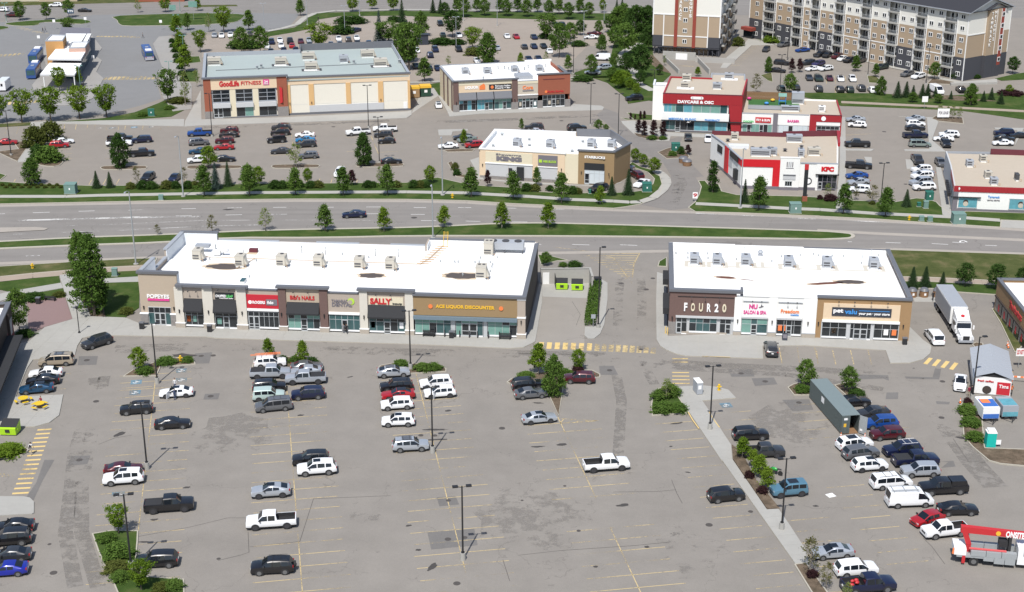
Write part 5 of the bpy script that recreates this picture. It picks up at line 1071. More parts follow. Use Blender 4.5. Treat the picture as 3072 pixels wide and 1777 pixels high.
D.shopfront(27.8,34.6,.3,2.5,.35,6,None,(2,),('glass_white','glass_dark'),None)
D.shopfront(36.8,42.0,.3,2.6,.35,5,1.8,(2,),('glass_dark',),None)
D.text('CHICKEN',20.6,3.2,.3,2.6,'letter_green',.45)
p_=D.box('sign_panel','letter_red',22.2,25.9,.15,.3,3.0,4.3)
D.text('FRY & BUN',24.05,3.65,.15,3.2,'sign_white',.6,p_)
D.text('BARBER',31.2,3.6,.3,2.8,'letter_pink',.6)
tub(((38.2,.1,4.5),(38.2,.02,4.5),.55),16,'emblem','sign_white',D.root)
for i,(t,x,y,m_,lb)in enumerate(((14,890,985,'unit_beige','beige unit at the back left of the daycare roof'),(14,870,1080,'unit_beige','wide beige unit with white panels on the daycare roof left'),(14,1260,1090,'unit_grey','grey unit on the daycare roof right of centre'),(14,1405,970,'unit_grey','grey unit at the back right of the daycare roof'))):rtu(on_roof(D,t,x,y,ZDc),D.ang,2.2,1.8,1.1,m_,'cap_white' if i in(1,3)else None,lb,'units on the daycare roof',hood=False)
terr=D.wor(20.4,5.5,4.85)
o_=MB()
o_.box(20.6,33.0,6.5,17.4,4.86,4.90)
o_.build('play_turf','turf_play',D.root)
fn=thing('fence','brown wooden board fence behind the daycare roof terrace','fence',D.wor(20.2,17.2,4.85),D.ang)
for k in range(60):ublock('board','wood',k*.235,k*.235+.21,0,.04,0,2.0,fn)
mb=MB()
mb.box(0,14.2,.045,.09,.4,.5)
mb.box(0,14.2,.045,.09,1.5,1.6)
mb.build('rail','wood',fn)
pl=thing('play_tower','small play tower with teal roof on the daycare roof terrace','play tower',on_roof(D,14,2050,1270,4.9),D.ang)
for dx in(-.8,.8):
 for dy in(-.6,.6):tub(((dx,dy,0),(dx,dy,2.2),.06),6,'post','letter_blue',pl)
bxb((-.9,.9,-.7,.7,.9,1.0),'deck','letter_blue',pl)
mb=MB()
mb.face([(-1,-.8,2.1),(1,-.8,2.1),(1,0,2.8),(-1,0,2.8)])
mb.face([(1,.8,2.1),(-1,.8,2.1),(-1,0,2.8),(1,0,2.8)])
mb.build('roof','glass_green',pl)
for t,x,y,m_,lb in((14,1935,1240,'letter_yellow','yellow play rider on the daycare roof terrace'),(14,1650,1220,'letter_pink','pink toy standing by the daycare stair wall'),(14,1860,1280,'letter_blue','blue low toy on the daycare roof terrace turf')):
 tt=thing('toy',lb,'toy',on_roof(D,t,x,y,4.9),D.ang);mkb(lambda m:m.ball((0,0,.5),.55,.3,.35),'body',m_,tt);mb=MB()
 for dx in(-.35,.35):mb.tube((dx,-.2,.2),(dx,.2,.2),.2,n=10)
 mb.build('wheels','black_metal',tt)
rtu(on_roof(D,14,2240,1270,4.85),D.ang,3.0,2.4,2.4,'unit_grey',None,'tall grey cabinet beside the daycare roof terrace','units on the daycare roof',hood=False)
rtu(on_roof(D,14,2150,1360,4.85),D.ang,4.4,2.0,.8,'unit_grey',None,'low long grey unit in front of the roof terrace','units on the daycare roof',hood=False)
rtu(on_roof(D,25,55,-10,4.85),D.ang,1.6,1.6,1.0,'cap_white',None,'white unit near the red end of the daycare wing','units on the daycare roof',hood=False)
mb=MB()
for k in range(12):mb.box(20.4+k*.9,20.44+k*.9,5.9,5.94,4.86,6.0)
mb.box(20.4,30.4,5.9,5.94,5.95,6.02)
mb.box(20.4,30.4,5.91,5.93,5.0,5.9)
mb.build('railing','cap_light',D.root)
E_=Bld('dental_shop','white shop with red band and gravel roof at the right edge','shop building',(g(25,1640,1190).x,g(25,1640,1190).y),-7.0)
E_.roof([(.2,.3),(30,.3),(30,28),(2.7,27.6),(1.7,16)],4.75,'gravel_roof')
E_.box('wall','red_panel',-.1,30,0,.3,4.1,5.2)
for k in range(34):E_.box('cladding_panel','red_panel',k*.6,k*.6+.56,-.07,-.004,4.08,5.2)
E_.box('wall','stucco_white',.8,30,.06,.35,.6,4.05)
E_.box('plinth','letter_grey',.6,30,-.02,.35,0,.6)
E_.box('pier','letter_grey',-.15,.8,-.06,.3,0,4.05)
for x0,x1 in((1.0,4.6),(10.8,16.0)):f_=E_.shopfront(x0,x1,.8,2.9,.02,1 if x0<5 else 2,None,(),('glass_blue',),None,.08);tub((((x0+x1)/2-.4,.005,1.6),((x0+x1)/2-.4,-.012,1.6),.5),16,'poster_face','stucco_sand',f_);tub((((x0+x1)/2-.4,.008,1.95),((x0+x1)/2-.4,-.005,1.95),.52),16,'poster_hair','dark_brown',f_)
E_.box('band','black_metal',-.6,5.2,-.4,-.08,2.95,3.1)
E_.text('Tamarack',7.7,3.2,.06,2.3,'letter_blue',.5,bold=.02)
E_.text('DENTAL CENTRE',7.7,2.5,.06,2.4,'letter_grey',.28)
E_.text('9',.85,4.7,-.07,.35,'sign_white',.55,bold=.04)
mkb(lambda m:m.prism([(-.15,.3),(.15,.3),(1.9,16),(2.8,27.8),(2.5,27.8),(1.6,16)],0,5.2),'wall','panel_grey',E_.root)
mkb(lambda m:m.prism([(-.2,.3),(-.152,.3),(1.25,12.5),(1.2,12.5)],4.0,5.25),'wall','red_panel',E_.root)
mkb(lambda m:m.prism([(2.8,27.7),(12,28.4),(12,28.7),(2.8,28.0)],3,5.1),'wall','cap_light',E_.root)
mkb(lambda m:m.prism([(12,28.0),(21,27.6),(21,28.0),(12,28.4)],3,5.9),'wall','maroon',E_.root)
for i,(t,x,y)in enumerate(((25,1855,660),(25,2020,600),(25,2080,800),(25,2150,880),(25,2430,830))):rtu(on_roof(E_,t,x,y,4.75),E_.ang,1.4 if i<4 else.7,1.8,1.0,['unit_grey','unit_beige','unit_beige','unit_grey','unit_dark'][i],None,'roof unit on the dental shop, %s'%['grey and leftmost','beige at the back','beige in the middle','grey nearest the red band','small dark box on the right'][i],'units on the dental shop roof',hood=False)
for k in range(8):s_=k*1.3+.6;bxb((-.75+s_*.11,-.2+s_*.11,2.2+s_,3.0+s_,2.2,3.0),'window_box','black_metal',E_.root)
bs0=g(11,560,1045)
bs=Bld('bus_station','bus station with white flat canopies and orange tile tower','bus station',(bs0 .x,bs0 .y),0)
pm('tile_orange',(0.46,0.25,0.09),0.8,0.10,2)
pm('tile_pink',(0.46,0.30,0.24),0.8,0.08,2)
def slab_px(b,pts,z,th,m_,name,side=None):mb=MB();mb.prism([b.rf(t,x,y,z)for t,x,y in pts],z-th,z,0,1 if side else None,bottom=True);return mb.build(name,[m_,side]if side else m_,b.root)
slab_px(bs,P((11,485,905,905,908,990,770,600,765)),4.3,.5,'white_membrane','canopy','panel_grey')
slab_px(bs,P((11,580,712,985,718,1055,600,830,560,715,550)),5.6,.5,'white_membrane','canopy','panel_grey')
slab_px(bs,P((11,800,530,990,505,1050,410,800,408)),6.0,.4,'white_membrane','canopy','panel_grey')
slab_px(bs,P((11,1010,505,1060,505,1110,410,1060,410)),6.0,.4,'white_membrane','canopy','panel_grey')
def tower_px(b,pts,z,h,m_,name):
 q=[b.rf(t,x,y,z)for t,x,y in pts];w=mkb(lambda m:m.prism(q,z-h,z-.35),name,m_,b.root);q3=offset_poly([Vector(p)for p in q],-.25);mb=MB();k=len(q)
 for i in range(k):j=(i+1)%k;mb.face([(*q[i],z),(*q[j],z),(*q3[j],z),(*q3[i],z)]);mb.face([(*q[i],z-.36),(*q[j],z-.36),(*q[j],z),(*q[i],z)]);mb.face([(*q3[j],z-.36),(*q3[i],z-.36),(*q3[i],z),(*q3[j],z)])
 mb.build('parapet','cap_light',w);mkb(lambda m:m.prism([(p[0],p[1])for p in q3],z-.345,z-.3),'roof','white_membrane',w);return w
tower_px(bs,P((11,548,492,762,488,803,425,620,420)),8.2,8.2,'tile_orange','tower')
tower_px(bs,P((11,832,578,1035,572,1080,505,870,507)),7.0,2.4,'tile_pink','tower')
q=[bs.rf(*p,0)for p in P((11,640,960,960,980,1110,700,1110,480,760,470))]
mkb(lambda m:m.prism(q,0,3.7),'wall','letter_grey',bs.root)
for i in range(len(q)):
 a,b_=Vector(q[i]),Vector(q[(i+1)%len(q)]);n_=max(1,int((b_-a).length/4));d=(b_-a)/n_;nn=Vector((d.y,-d.x)).normalized()*.03
 for k in range(n_):
  p0,p1=a+d*(k+.06),a+d*(k+.94)
  for sg in(1,-1):mkb(lambda m:m.face([(p0 .x+nn.x*sg,p0 .y+nn.y*sg,.4),(p1 .x+nn.x*sg,p1 .y+nn.y*sg,.4),(p1 .x+nn.x*sg,p1 .y+nn.y*sg,3.3),(p0 .x+nn.x*sg,p0 .y+nn.y*sg,3.3)]),'pane','glass_teal',bs.root)
for t,x,y in((11,520,930),(11,890,925),(11,700,930)):c=bs.rf(t,x,y,4.2);tub(((c[0],c[1]+.6,.1),(c[0],c[1]+.6,3.8),.15),8,'column','cap_white',bs.root)
pm('siding_tan',(0.345,0.265,0.185),0.85,0.05,3)
pm('siding_white',(0.66,0.65,0.60),0.85,0.04,3)
pm('siding_dark',(0.050,0.052,0.062),0.85,0.10,3)
pm('siding_red',(0.24,0.045,0.030),0.85,0.08,3)
pm('trim_white',(0.72,0.72,0.71),0.7,0.03,3)
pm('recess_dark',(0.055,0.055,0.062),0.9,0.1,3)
pm('shingle',(0.028,0.029,0.036),0.95,0.15,3)
FH=3.2
def apt_window(b,x,z,y,par,w=1.45,h=1.35):
 f=bxb((x-w/2,x+w/2,y-.09,y-.004,z,z+h),'window','trim_white',par)
 for s_ in(-1,1):ublock('pane','glass_dark',x+s_*w*.24-w*.17,x+s_*w*.24+w*.17,y-.11,y-.095,z+.18,z+h-.18,f)
def siding(b,x0,x1,y0,cols_,nfl,par,zb=0.0):
 "wall panel whose storeys are clad in the given colours";runs=[]
 for k in range(nfl):
  if runs and runs[-1][0]==cols_[k]:runs[-1][2]=k+1
  else:runs.append([cols_[k],k,k+1])
 for m_,a,c in runs:bxb((x0,x1,y0,y0+.35,zb+a*FH,zb+c*FH),'siding',{'T':'siding_tan','W':'siding_white','D':'siding_dark','R':'siding_red'}[m_],par)
Ap=Bld('apartment_house','long six-storey apartment wing, white tan and charcoal, with stacked balconies','apartment building',(g(15,1760,985).x,g(15,1760,985).y),-54)
NF=6
def apx(t,x,y):return Ap.fx(t,x,y,0)[0]
bays=[('P',(14,1640,480),(14,1820,400),'DDTTWW',1,0),('B',(14,1820,400),(14,1960,400),None,0,0),('P',(14,1960,400),(14,2170,400),'DDTTWW',2,0),('B',(14,2170,430),(14,2290,430),None,0,0),('P',(14,2290,430),(14,2385,430),'TTTTWW',1,0),('B',(14,2385,430),(15,15,450),None,0,0),('P',(15,15,450),(15,195,450),'DDTTWW',2,0),('B',(15,195,450),(15,320,450),None,0,0),('P',(15,320,450),(15,510,450),'TTTTWW',2,0),('B',(15,510,480),(15,637,480),None,0,0),('P',(15,637,500),(15,840,500),'TTTTWW',2,0),('B',(15,840,520),(15,968,520),None,0,0),('P',(15,968,560),(15,1175,560),'DDTTWW',2,0),('B',(15,1175,580),(15,1305,580),None,0,0),('P',(15,1305,600),(15,1515,600),'TTTTWW',2,0),('B',(15,1515,620),(15,1668,620),None,0,0),('P',(15,1668,640),(15,1790,640),'DDTTWW',1,0)]
xs_=[apx(*b_[1])for b_ in bays]+[0.0]
for i in range(1,len(xs_)):xs_[i]=max(xs_[i],xs_[i-1]+.8)
shift=xs_[-1]
for i,(k_,p0,p1,cl,nw,_)in enumerate(bays):
 x0,x1=xs_[i],xs_[i+1]
 if k_=='P':
  siding(Ap,x0,x1,0,cl,NF,Ap.root)
  for fl in range(NF):
   for w_ in range(nw):apt_window(Ap,x0+(x1-x0)*((w_+.5)/nw if nw>1 else.5),fl*FH+1.05,0,Ap.root)
  for z_ in((2*FH,)if cl[0]=='T' else()):Ap.box('trim','trim_white',x0,x1,-.08,-.002,z_-.14,z_+.14)
  Ap.box('trim','trim_white',x1-.14,x1+.14,-.12,.02,0,NF*FH);Ap.box('trim','trim_white',x0-.14,x0+.14,-.125,.02,(0 if cl[0]=='T' else 2*FH),NF*FH)
 else:
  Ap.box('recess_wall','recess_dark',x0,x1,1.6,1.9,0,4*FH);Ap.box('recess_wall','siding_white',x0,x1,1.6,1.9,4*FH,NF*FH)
  for fl in range(NF):
   z_=fl*FH;d_=bxb((x0+(x1-x0)*.18,x0+(x1-x0)*.42,1.52,1.59,z_+.1,z_+2.3),'balcony_door','trim_white',Ap.root);ublock('pane','glass_dark',x0+(x1-x0)*.22,x0+(x1-x0)*.38,1.50,1.515,z_+.25,z_+2.15,d_);apt_window(Ap,x0+(x1-x0)*.7,z_+.9,1.6,Ap.root,min(1.5,(x1-x0)*.35))
   if fl:
    bl=bxb((x0+.05,x1-.05,-.75,1.59,z_-.28,z_),'balcony','concrete',Ap.root);mb=MB()
    for z2 in(1.05,.15):mb.box(x0+.1,x1-.1,-.72,-.68,z_+z2,z_+z2+.06)
    n_=max(4,int((x1-x0)/.35))
    for q_ in range(n_+1):xx=x0+.12+(x1-x0-.24)*q_/n_;mb.box(xx-.02,xx+.02,-.715,-.685,z_+.2,z_+1.06)
    rl=mb.build('railing','alu',bl)
    for xx in(x0+.12,x1-.12):bxb((xx-.07,xx+.07,-.7,-.56,z_-FH,z_-.28),'post','trim_white',bl)
xl=xs_[0]
Ap.box('wall_core','siding_white',xl,-.01,1.91,17.9,0,NF*FH)
e0=Vector((0,0))
EndA=17.9
for y0,y1,cl,xo in((0,7.6,'DDTTWW',0),(7.6,11.2,'DDTTTT',.9),(11.2,12.9,'DDTTTT',1.0),(12.9,14.3,'DRRRRR',1.1),(14.3,17.9,'DDTTWW',.5)):
 runs=[]
 for k in range(NF):
  if runs and runs[-1][0]==cl[k]:runs[-1][2]=k+1
  else:runs.append([cl[k],k,k+1])
 for m_,a,c in runs:Ap.box('siding',{'T':'siding_tan','W':'siding_white','D':'siding_dark','R':'siding_red'}[m_],0 if xo==0 else.002,.3+xo,y0+.01,y1,a*FH,c*FH)
 Ap.box('trim','trim_white',.3+xo,.36+xo,y1-.15,y1+.1,2*FH,NF*FH)
for fl in range(1,NF):f_=bxb((1.41,1.47,13.0,14.2,fl*FH+1.0,fl*FH+2.3),'window','trim_white',Ap.root);bxb((1.475,1.49,13.15,14.05,fl*FH+1.2,fl*FH+2.1),'pane','glass_dark',f_)
Ap.box('trim','trim_white',.3,.4,0,7.5,2*FH*2-.14,2*FH*2+.14)
for ci,ch in enumerate('TAMARACK'):me=text_mesh(ch,1.3,.04,bold=.03);me.materials.append(M['trim_white']);link('lettering',me,Ap.root,(1.25,8.9,NF*FH-1.2-ci*1.25),math.pi/2)
for ci,ch in enumerate('HEIGHTS'):me=text_mesh(ch,1.3,.04,bold=.03);me.materials.append(M['trim_white']);link('lettering',me,Ap.root,(1.25,10.3,NF*FH-.9-ci*1.25),math.pi/2)
HR=NF*FH
mb=MB()
mb.face([(xl-2,-1.1,HR),(1.2,-1.1,HR),(1.2,9,HR+3.4),(xl-2,9,HR+3.4)])
mb.face([(1.2,19,HR),(xl-2,19,HR),(xl-2,9,HR+3.4),(1.2,9,HR+3.4)])
mb.face([(xl-2,-1.1,HR-.05),(xl-2,19,HR-.05),(1.2,19,HR-.05),(1.2,-1.1,HR-.05)])
r_=mb.build('roof','shingle',Ap.root)
mb=MB()
mb.box(xl-2,1.25,-1.25,-1.1,HR-.25,HR+.05)
mb.face([(1.22,-1.1,HR-.25),(1.22,-1.1,HR+.05),(1.22,9,HR+3.45),(1.22,9,HR+3.05)])
mb.face([(1.22,19,HR+.05),(1.22,19,HR-.25),(1.22,9,HR+3.05),(1.22,9,HR+3.45)])
mb.build('fascia','cap_light',r_)
mkb(lambda m:m.face([(.31,0,HR-.02),(.31,17.9,HR-.02),(.31,9,HR+3.2)]),'gable','siding_white',r_)
mb=MB()
mb.face([(1.6,6.6,HR+.1),(1.6,11.2,HR+1.6),(-3,11.2,HR+1.6),(-3,6.6,HR+.1)])
mb.face([(1.6,11.2,HR+1.6),(1.6,15.6,HR+.1),(-3,15.6,HR+.1),(-3,11.2,HR+1.6)])
mb.build('gable_roof','shingle',r_)
Ap.box('entrance_canopy','siding_red',xs_[0]-1.5,xs_[0]+3.2,-2.2,-.1,2.6,3.6)
Ap.box('entrance_glass','glass_dark',xs_[0]-1.2,xs_[0]+2.8,-1.2,-.13,.1,2.55)
Aw=Bld('apartment_house','apartment end wall with red stripes, white upper floors and tan panels on dark stilts','apartment building',(g(14,470,655).x,g(14,470,655).y),-16.5)
LW=20.6
z0=2.7
for x0,x1,cl in((0,3.3,'DTTWW'),(3.3,6.6,'TTTWW'),(7.6,12.2,'TTTTT'),(13.2,16.9,'TTTWW'),(16.9,LW,'DTTWW')):siding(Aw,x0,x1,0,cl,5,Aw.root,z0);Aw.box('siding','siding_white' if cl[4]=='W' else 'siding_tan',x0,x1,0,.35,z0+5*FH,z0+7*FH)
for x0 in(6.6,12.2):Aw.box('siding','siding_red',x0,x0+1.0,-.25,.35,z0-.2,z0+6.9*FH)
for x in(3.3,16.9):Aw.box('trim','trim_white',x-.15,x+.15,-.08,.003,z0,z0+3*FH)
for x0,x1,z_ in((0,6.6,3*FH),(13.2,LW,3*FH),(3.45,6.6,FH),(7.6,12.2,FH),(13.2,16.75,FH)):Aw.box('trim','trim_white',x0,x1,-.12,-.002,z0+z_-.16,z0+z_+.16)
Aw.box('trim','trim_white',-.1,.25,-.1,.3,z0+FH,z0+5*FH)
Aw.box('trim','trim_white',LW-.25,LW+.1,-.1,.3,z0+FH,z0+5*FH)
for fl in range(5):apt_window(Aw,9.9,z0+fl*FH+1.0,0,Aw.root,1.3,1.3)
for txt,x in(('TAMARACK',8.35),('HEIGHTS',11.4)):
 for ci,ch in enumerate(txt[::-1]):Aw.text(ch,x,z0+(2.65 if len(txt)>7 else 2.95)*FH+ci*1.25,0,.85,'trim_white',1.0)
mb=MB()
for k in range(15):
 x=.6+k*1.38;mb.box(x-.12,x+.12,.5,.74,0,z0-.3)
 if k%3==0 and k<13:mb.tube((x,.6,z0-.4),(x+2.4,.6,.5),.08,n=4)
mb.build('stilts','siding_dark',Aw.root)
Aw.box('beam','siding_dark',0,LW,.1,.9,z0-.45,z0-.003)
Aw.box('back_wall','siding_tan',2.5,17,3.5,3.8,0,z0-.003)
Aw.box('back_wall','siding_dark',17.01,LW-.3,3.0,3.3,0,z0-.003)
Aw.box('wall_core','siding_white',.02,LW-.36,.36,34,z0,z0+7*FH)
for k,(y0,y1,cl)in enumerate(((0.36,4.5,'DTTWW'),(4.5,9.5,'B'),(9.5,15,'TTTWW'),(15,20,'B'),(20,25,'TTTWW'),(25,30,'B'))):
 if cl!='B':
  for fl in range(5):Aw.box('siding',{'T':'siding_tan','W':'siding_white','D':'siding_dark'}[cl[fl]],LW-.35,LW,y0,y1,(z0 if fl else 0)+fl*FH,z0+(fl+1)*FH);mb=MB();yc=(y0+y1)/2;mb.box(LW+.004,LW+.07,yc-.7,yc+.7,z0+fl*FH+1,z0+fl*FH+2.3);mb.build('window','trim_white',Aw.root)
 else:
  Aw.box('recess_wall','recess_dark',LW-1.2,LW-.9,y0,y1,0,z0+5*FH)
  for fl in range(6):
   bl=Aw.box('balcony','concrete',LW-.9,LW+.9,y0+.1,y1-.1,z0+fl*FH-.28,z0+fl*FH);mb=MB();mb.box(LW+.82,LW+.86,y0+.15,y1-.15,z0+fl*FH+1.0,z0+fl*FH+1.06)
   for q_ in range(12):yy=y0+.2+(y1-y0-.4)*q_/11;mb.box(LW+.82,LW+.86,yy-.02,yy+.02,z0+fl*FH,z0+fl*FH+1.0)
   mb.build('railing','black_metal',bl)
rp=Bld('garage_ramp','concrete garage ramp with white roller door below the apartment end wall','ramp',(g(14,640,760).x,g(14,640,760).y),-16.5)
rp.box('wall','concrete',-2.0,8.0,5.0,5.4,0,2.4)
rp.box('roller_door','cap_white',2.0,5.5,4.85,4.98,.1,2.0)
mb=MB()
mb.prism([(-2.0,5.0),(-1.6,5.0),(7.0,-16),(6.6,-16)],0,1.3)
mb.prism([(8.0,5.4),(8.4,5.4),(15.5,-14),(15.1,-14)],0,1.5)
mb.build('wall','concrete',rp.root)
mkb(lambda m:m.prism([(8.4,2.5),(20,3.5),(20,3.8),(8.4,2.8)],0,1.6),'wall','block_wall',rp.root)
rp.box('hatching','paint_yellow',4.5,9.0,-4.0,-3.6,.02,.03)
for i,(x,w,m_,lb)in enumerate(((60,16,'stucco_sand','pale house end at the top left corner beyond the street'),(175,14,'stucco_tan','tan house beyond the street, second from the left'),(480,18,'brick_red','brownish house beyond the street near the white car'))):
 o=g(0,x,6);hb=Bld('house',lb,'house',(o.x,o.y),4);hb.box('wall',m_,-w/2,w/2,0,9,0,3.2)
 for k in range(3):apt_window(hb,-w/2+2+k*w/3,1.0,0,hb.root)
 mb=MB();mb.face([(-w/2-.5,-.6,3.2),(w/2+.5,-.6,3.2),(w/2+.5,4.5,5.6),(-w/2-.5,4.5,5.6)]);mb.face([(w/2+.5,9.6,3.2),(-w/2-.5,9.6,3.2),(-w/2-.5,4.5,5.6),(w/2+.5,4.5,5.6)]);mb.build('roof','shingle',hb.root)
 # = VEHICLES
def paint(name,col,metal=0.0,rough=0.28):m=bpy.data.materials.new('paint_'+name);m.use_nodes=True;p=m.node_tree.nodes['Principled BSDF'];iv(p,'Base Color',(*col,1));iv(p,'Metallic',metal);iv(p,'Roughness',rough);iv(p,'Coat Weight',0.6);iv(p,'Coat Roughness',0.06);MATS['paint_'+name]=m
for n_,c_,me_ in(('white',(.74,.75,.76),0),('black',(.010,.010,.012),0),('charcoal',(.035,.037,.042),.2),('silver',(.40,.43,.47),.35),('grey',(.13,.135,.145),.3),('navy',(.010,.014,.045),.2),('blue',(.012,.06,.26),.2),('cobalt',(.01,.02,.28),.1),('teal',(.02,.20,.42),.2),('red',(.34,.012,.018),.1),('maroon',(.075,.008,.014),.2),('beige',(.40,.34,.26),.3),('mint',(.42,.53,.50),.1),('steelblue',(.09,.20,.28),.2),('green',(.03,.30,.06),0),('petrol',(.01,.055,.12),.3),('sage',(.22,.27,.25),.3),('forest',(.02,.035,.028),.2),('purple',(.03,.025,.10),.2)):paint(n_,c_,me_)
pm('tyre',(.018,.018,.019),0.9,0)
pm('rim',(.20,.205,.21),0.35,0,metal=.5)
pm('rim_dark',(.04,.04,.045),0.4,0)
pm('car_trim',(.022,.022,.024),0.7,0)
pm('lamp_clear',(.62,.64,.66),0.2,0)
pm('lamp_red',(.30,.01,.012),0.25,0)
glass('car_glass',(.010,.013,.018),0.04,0)
MATS['car_glass'].node_tree.nodes['Principled BSDF'].inputs['Specular IOR Level'].default_value=.6
DIM={'sedan':(4.75,1.84,1.43,2.78,.335,.20),'coupe':(4.75,1.9,1.58,2.85,.37,.22),'suv':(4.75,1.92,1.70,2.80,.37,.24),'bigsuv':(4.98,1.98,1.80,2.92,.39,.25),'cross':(4.5,1.86,1.62,2.68,.36,.23),'minivan':(5.1,1.98,1.76,3.05,.35,.20),'hatch':(4.15,1.76,1.50,2.55,.33,.2),'pickup':(5.85,2.03,1.92,3.65,.42,.30),'midpickup':(5.4,1.9,1.80,3.2,.39,.28),'van':(5.6,2.05,2.15,3.4,.36,.24),'jeep':(4.4,1.9,1.85,2.7,.42,.30),'boxy':(4.45,1.92,1.82,2.68,.39,.26)}
PROF={'sedan':[(.500,.42,.80,None,'h'),(.485,.50,.90,None,'h'),(.42,.555,.97,None,'h'),(.30,.60,1,None,'h'),(.20,.645,1,None,'w'),(.045,.655,1,.97,'g'),(-.045,.66,1,1.0,'p'),(-.065,.66,1,1.0,'g'),(-.20,.675,1,.965,'c'),(-.235,.68,1,.94,'r'),(-.385,.70,.99,None,'d'),(-.47,.69,.93,None,'d'),(-.497,.60,.84,None,'d'),(-.50,.40,.82,None,'d')],'coupe':[(.500,.42,.80,None,'h'),(.485,.54,.90,None,'h'),(.42,.60,.97,None,'h'),(.30,.635,1,None,'h'),(.20,.66,1,None,'w'),(.06,.67,1,.97,'g'),(-.045,.675,1,1.0,'p'),(-.065,.68,1,.995,'g'),(-.22,.70,1,.93,'c'),(-.27,.71,1,.89,'r'),(-.43,.72,.97,None,'d'),(-.485,.70,.90,None,'d'),(-.50,.42,.84,None,'d')],'suv':[(.500,.42,.82,None,'h'),(.487,.52,.92,None,'h'),(.43,.575,.98,None,'h'),(.32,.60,1,None,'h'),(.235,.625,1,None,'w'),(.10,.63,1,.965,'g'),(.0,.635,1,1.0,'p'),(-.02,.635,1,1.0,'g'),(-.20,.645,1,.99,'p'),(-.225,.645,1,.985,'g'),(-.37,.66,.99,.955,'c'),(-.41,.66,.98,.94,'r'),(-.475,.62,.95,None,'d'),(-.497,.55,.88,None,'d'),(-.50,.30,.85,None,'d')],'minivan':[(.500,.38,.80,None,'h'),(.487,.46,.92,None,'h'),(.44,.52,.98,None,'h'),(.36,.555,1,None,'h'),(.30,.58,1,None,'w'),(.14,.585,1,.96,'g'),(.03,.585,1,.995,'p'),(.01,.585,1,1.0,'g'),(-.20,.59,1,1.0,'p'),(-.215,.59,1,1.0,'g'),(-.42,.60,.99,.965,'c'),(-.445,.60,.98,.955,'r'),(-.485,.57,.96,None,'d'),(-.499,.50,.90,None,'d'),(-.50,.28,.88,None,'d')],'hatch':[(.500,.42,.80,None,'h'),(.485,.50,.90,None,'h'),(.42,.555,.97,None,'h'),(.33,.59,1,None,'h'),(.25,.62,1,None,'w'),(.08,.63,1,.97,'g'),(-.05,.64,1,1.0,'p'),(-.07,.64,1,1.0,'g'),(-.26,.66,1,.96,'c'),(-.32,.665,.99,.93,'r'),(-.45,.67,.96,None,'d'),(-.49,.58,.90,None,'d'),(-.50,.32,.86,None,'d')],'pickup':[(.500,.40,.86,None,'h'),(.492,.53,.94,None,'h'),(.45,.585,.99,None,'h'),(.34,.605,1,None,'h'),(.255,.63,1,None,'w'),(.165,.63,1,.965,'g'),(.07,.63,1,1.0,'p'),(.055,.63,1,1.0,'g'),(-.08,.63,1,.985,'p'),(-.10,.63,1,.975,'r'),(-.125,.63,1,None,'b'),(-.480,.635,1,None,'d'),(-.497,.63,.97,None,'d'),(-.50,.33,.95,None,'d')],'van':[(.500,.36,.84,None,'h'),(.487,.44,.93,None,'h'),(.44,.50,.98,None,'h'),(.385,.53,1,None,'w'),(.25,.55,1,.93,'g'),(.135,.55,1,.985,'c'),(.0,.55,1,1.0,'c'),(-.30,.55,1,1.0,'c'),(-.47,.55,1,.985,'r'),(-.492,.54,.98,None,'d'),(-.50,.25,.96,None,'d')],'jeep':[(.500,.42,.78,None,'h'),(.49,.56,.80,None,'h'),(.40,.60,.82,None,'h'),(.22,.62,.88,None,'w'),(.165,.62,.95,.98,'g'),(.02,.62,.97,1.0,'p'),(0,.62,.97,1.0,'g'),(-.22,.62,.97,1.0,'p'),(-.24,.62,.97,1.0,'g'),(-.45,.62,.97,.985,'c'),(-.475,.62,.97,.98,'r'),(-.492,.60,.96,None,'d'),(-.50,.32,.94,None,'d')],}
PROF['bigsuv']=PROF['cross']=PROF['suv']
PROF['boxy']=[(a,b*1.02,c,d if d is None else min(1,d+.012),e)for a,b,c,d,e in PROF['suv'][:10]]+[(-.42,.64,.99,.985,'c'),(-.45,.64,.98,.975,'r'),(-.485,.61,.96,None,'d'),(-.499,.55,.90,None,'d'),(-.50,.30,.88,None,'d')]
PROF['midpickup']=PROF['pickup']
CARS={}
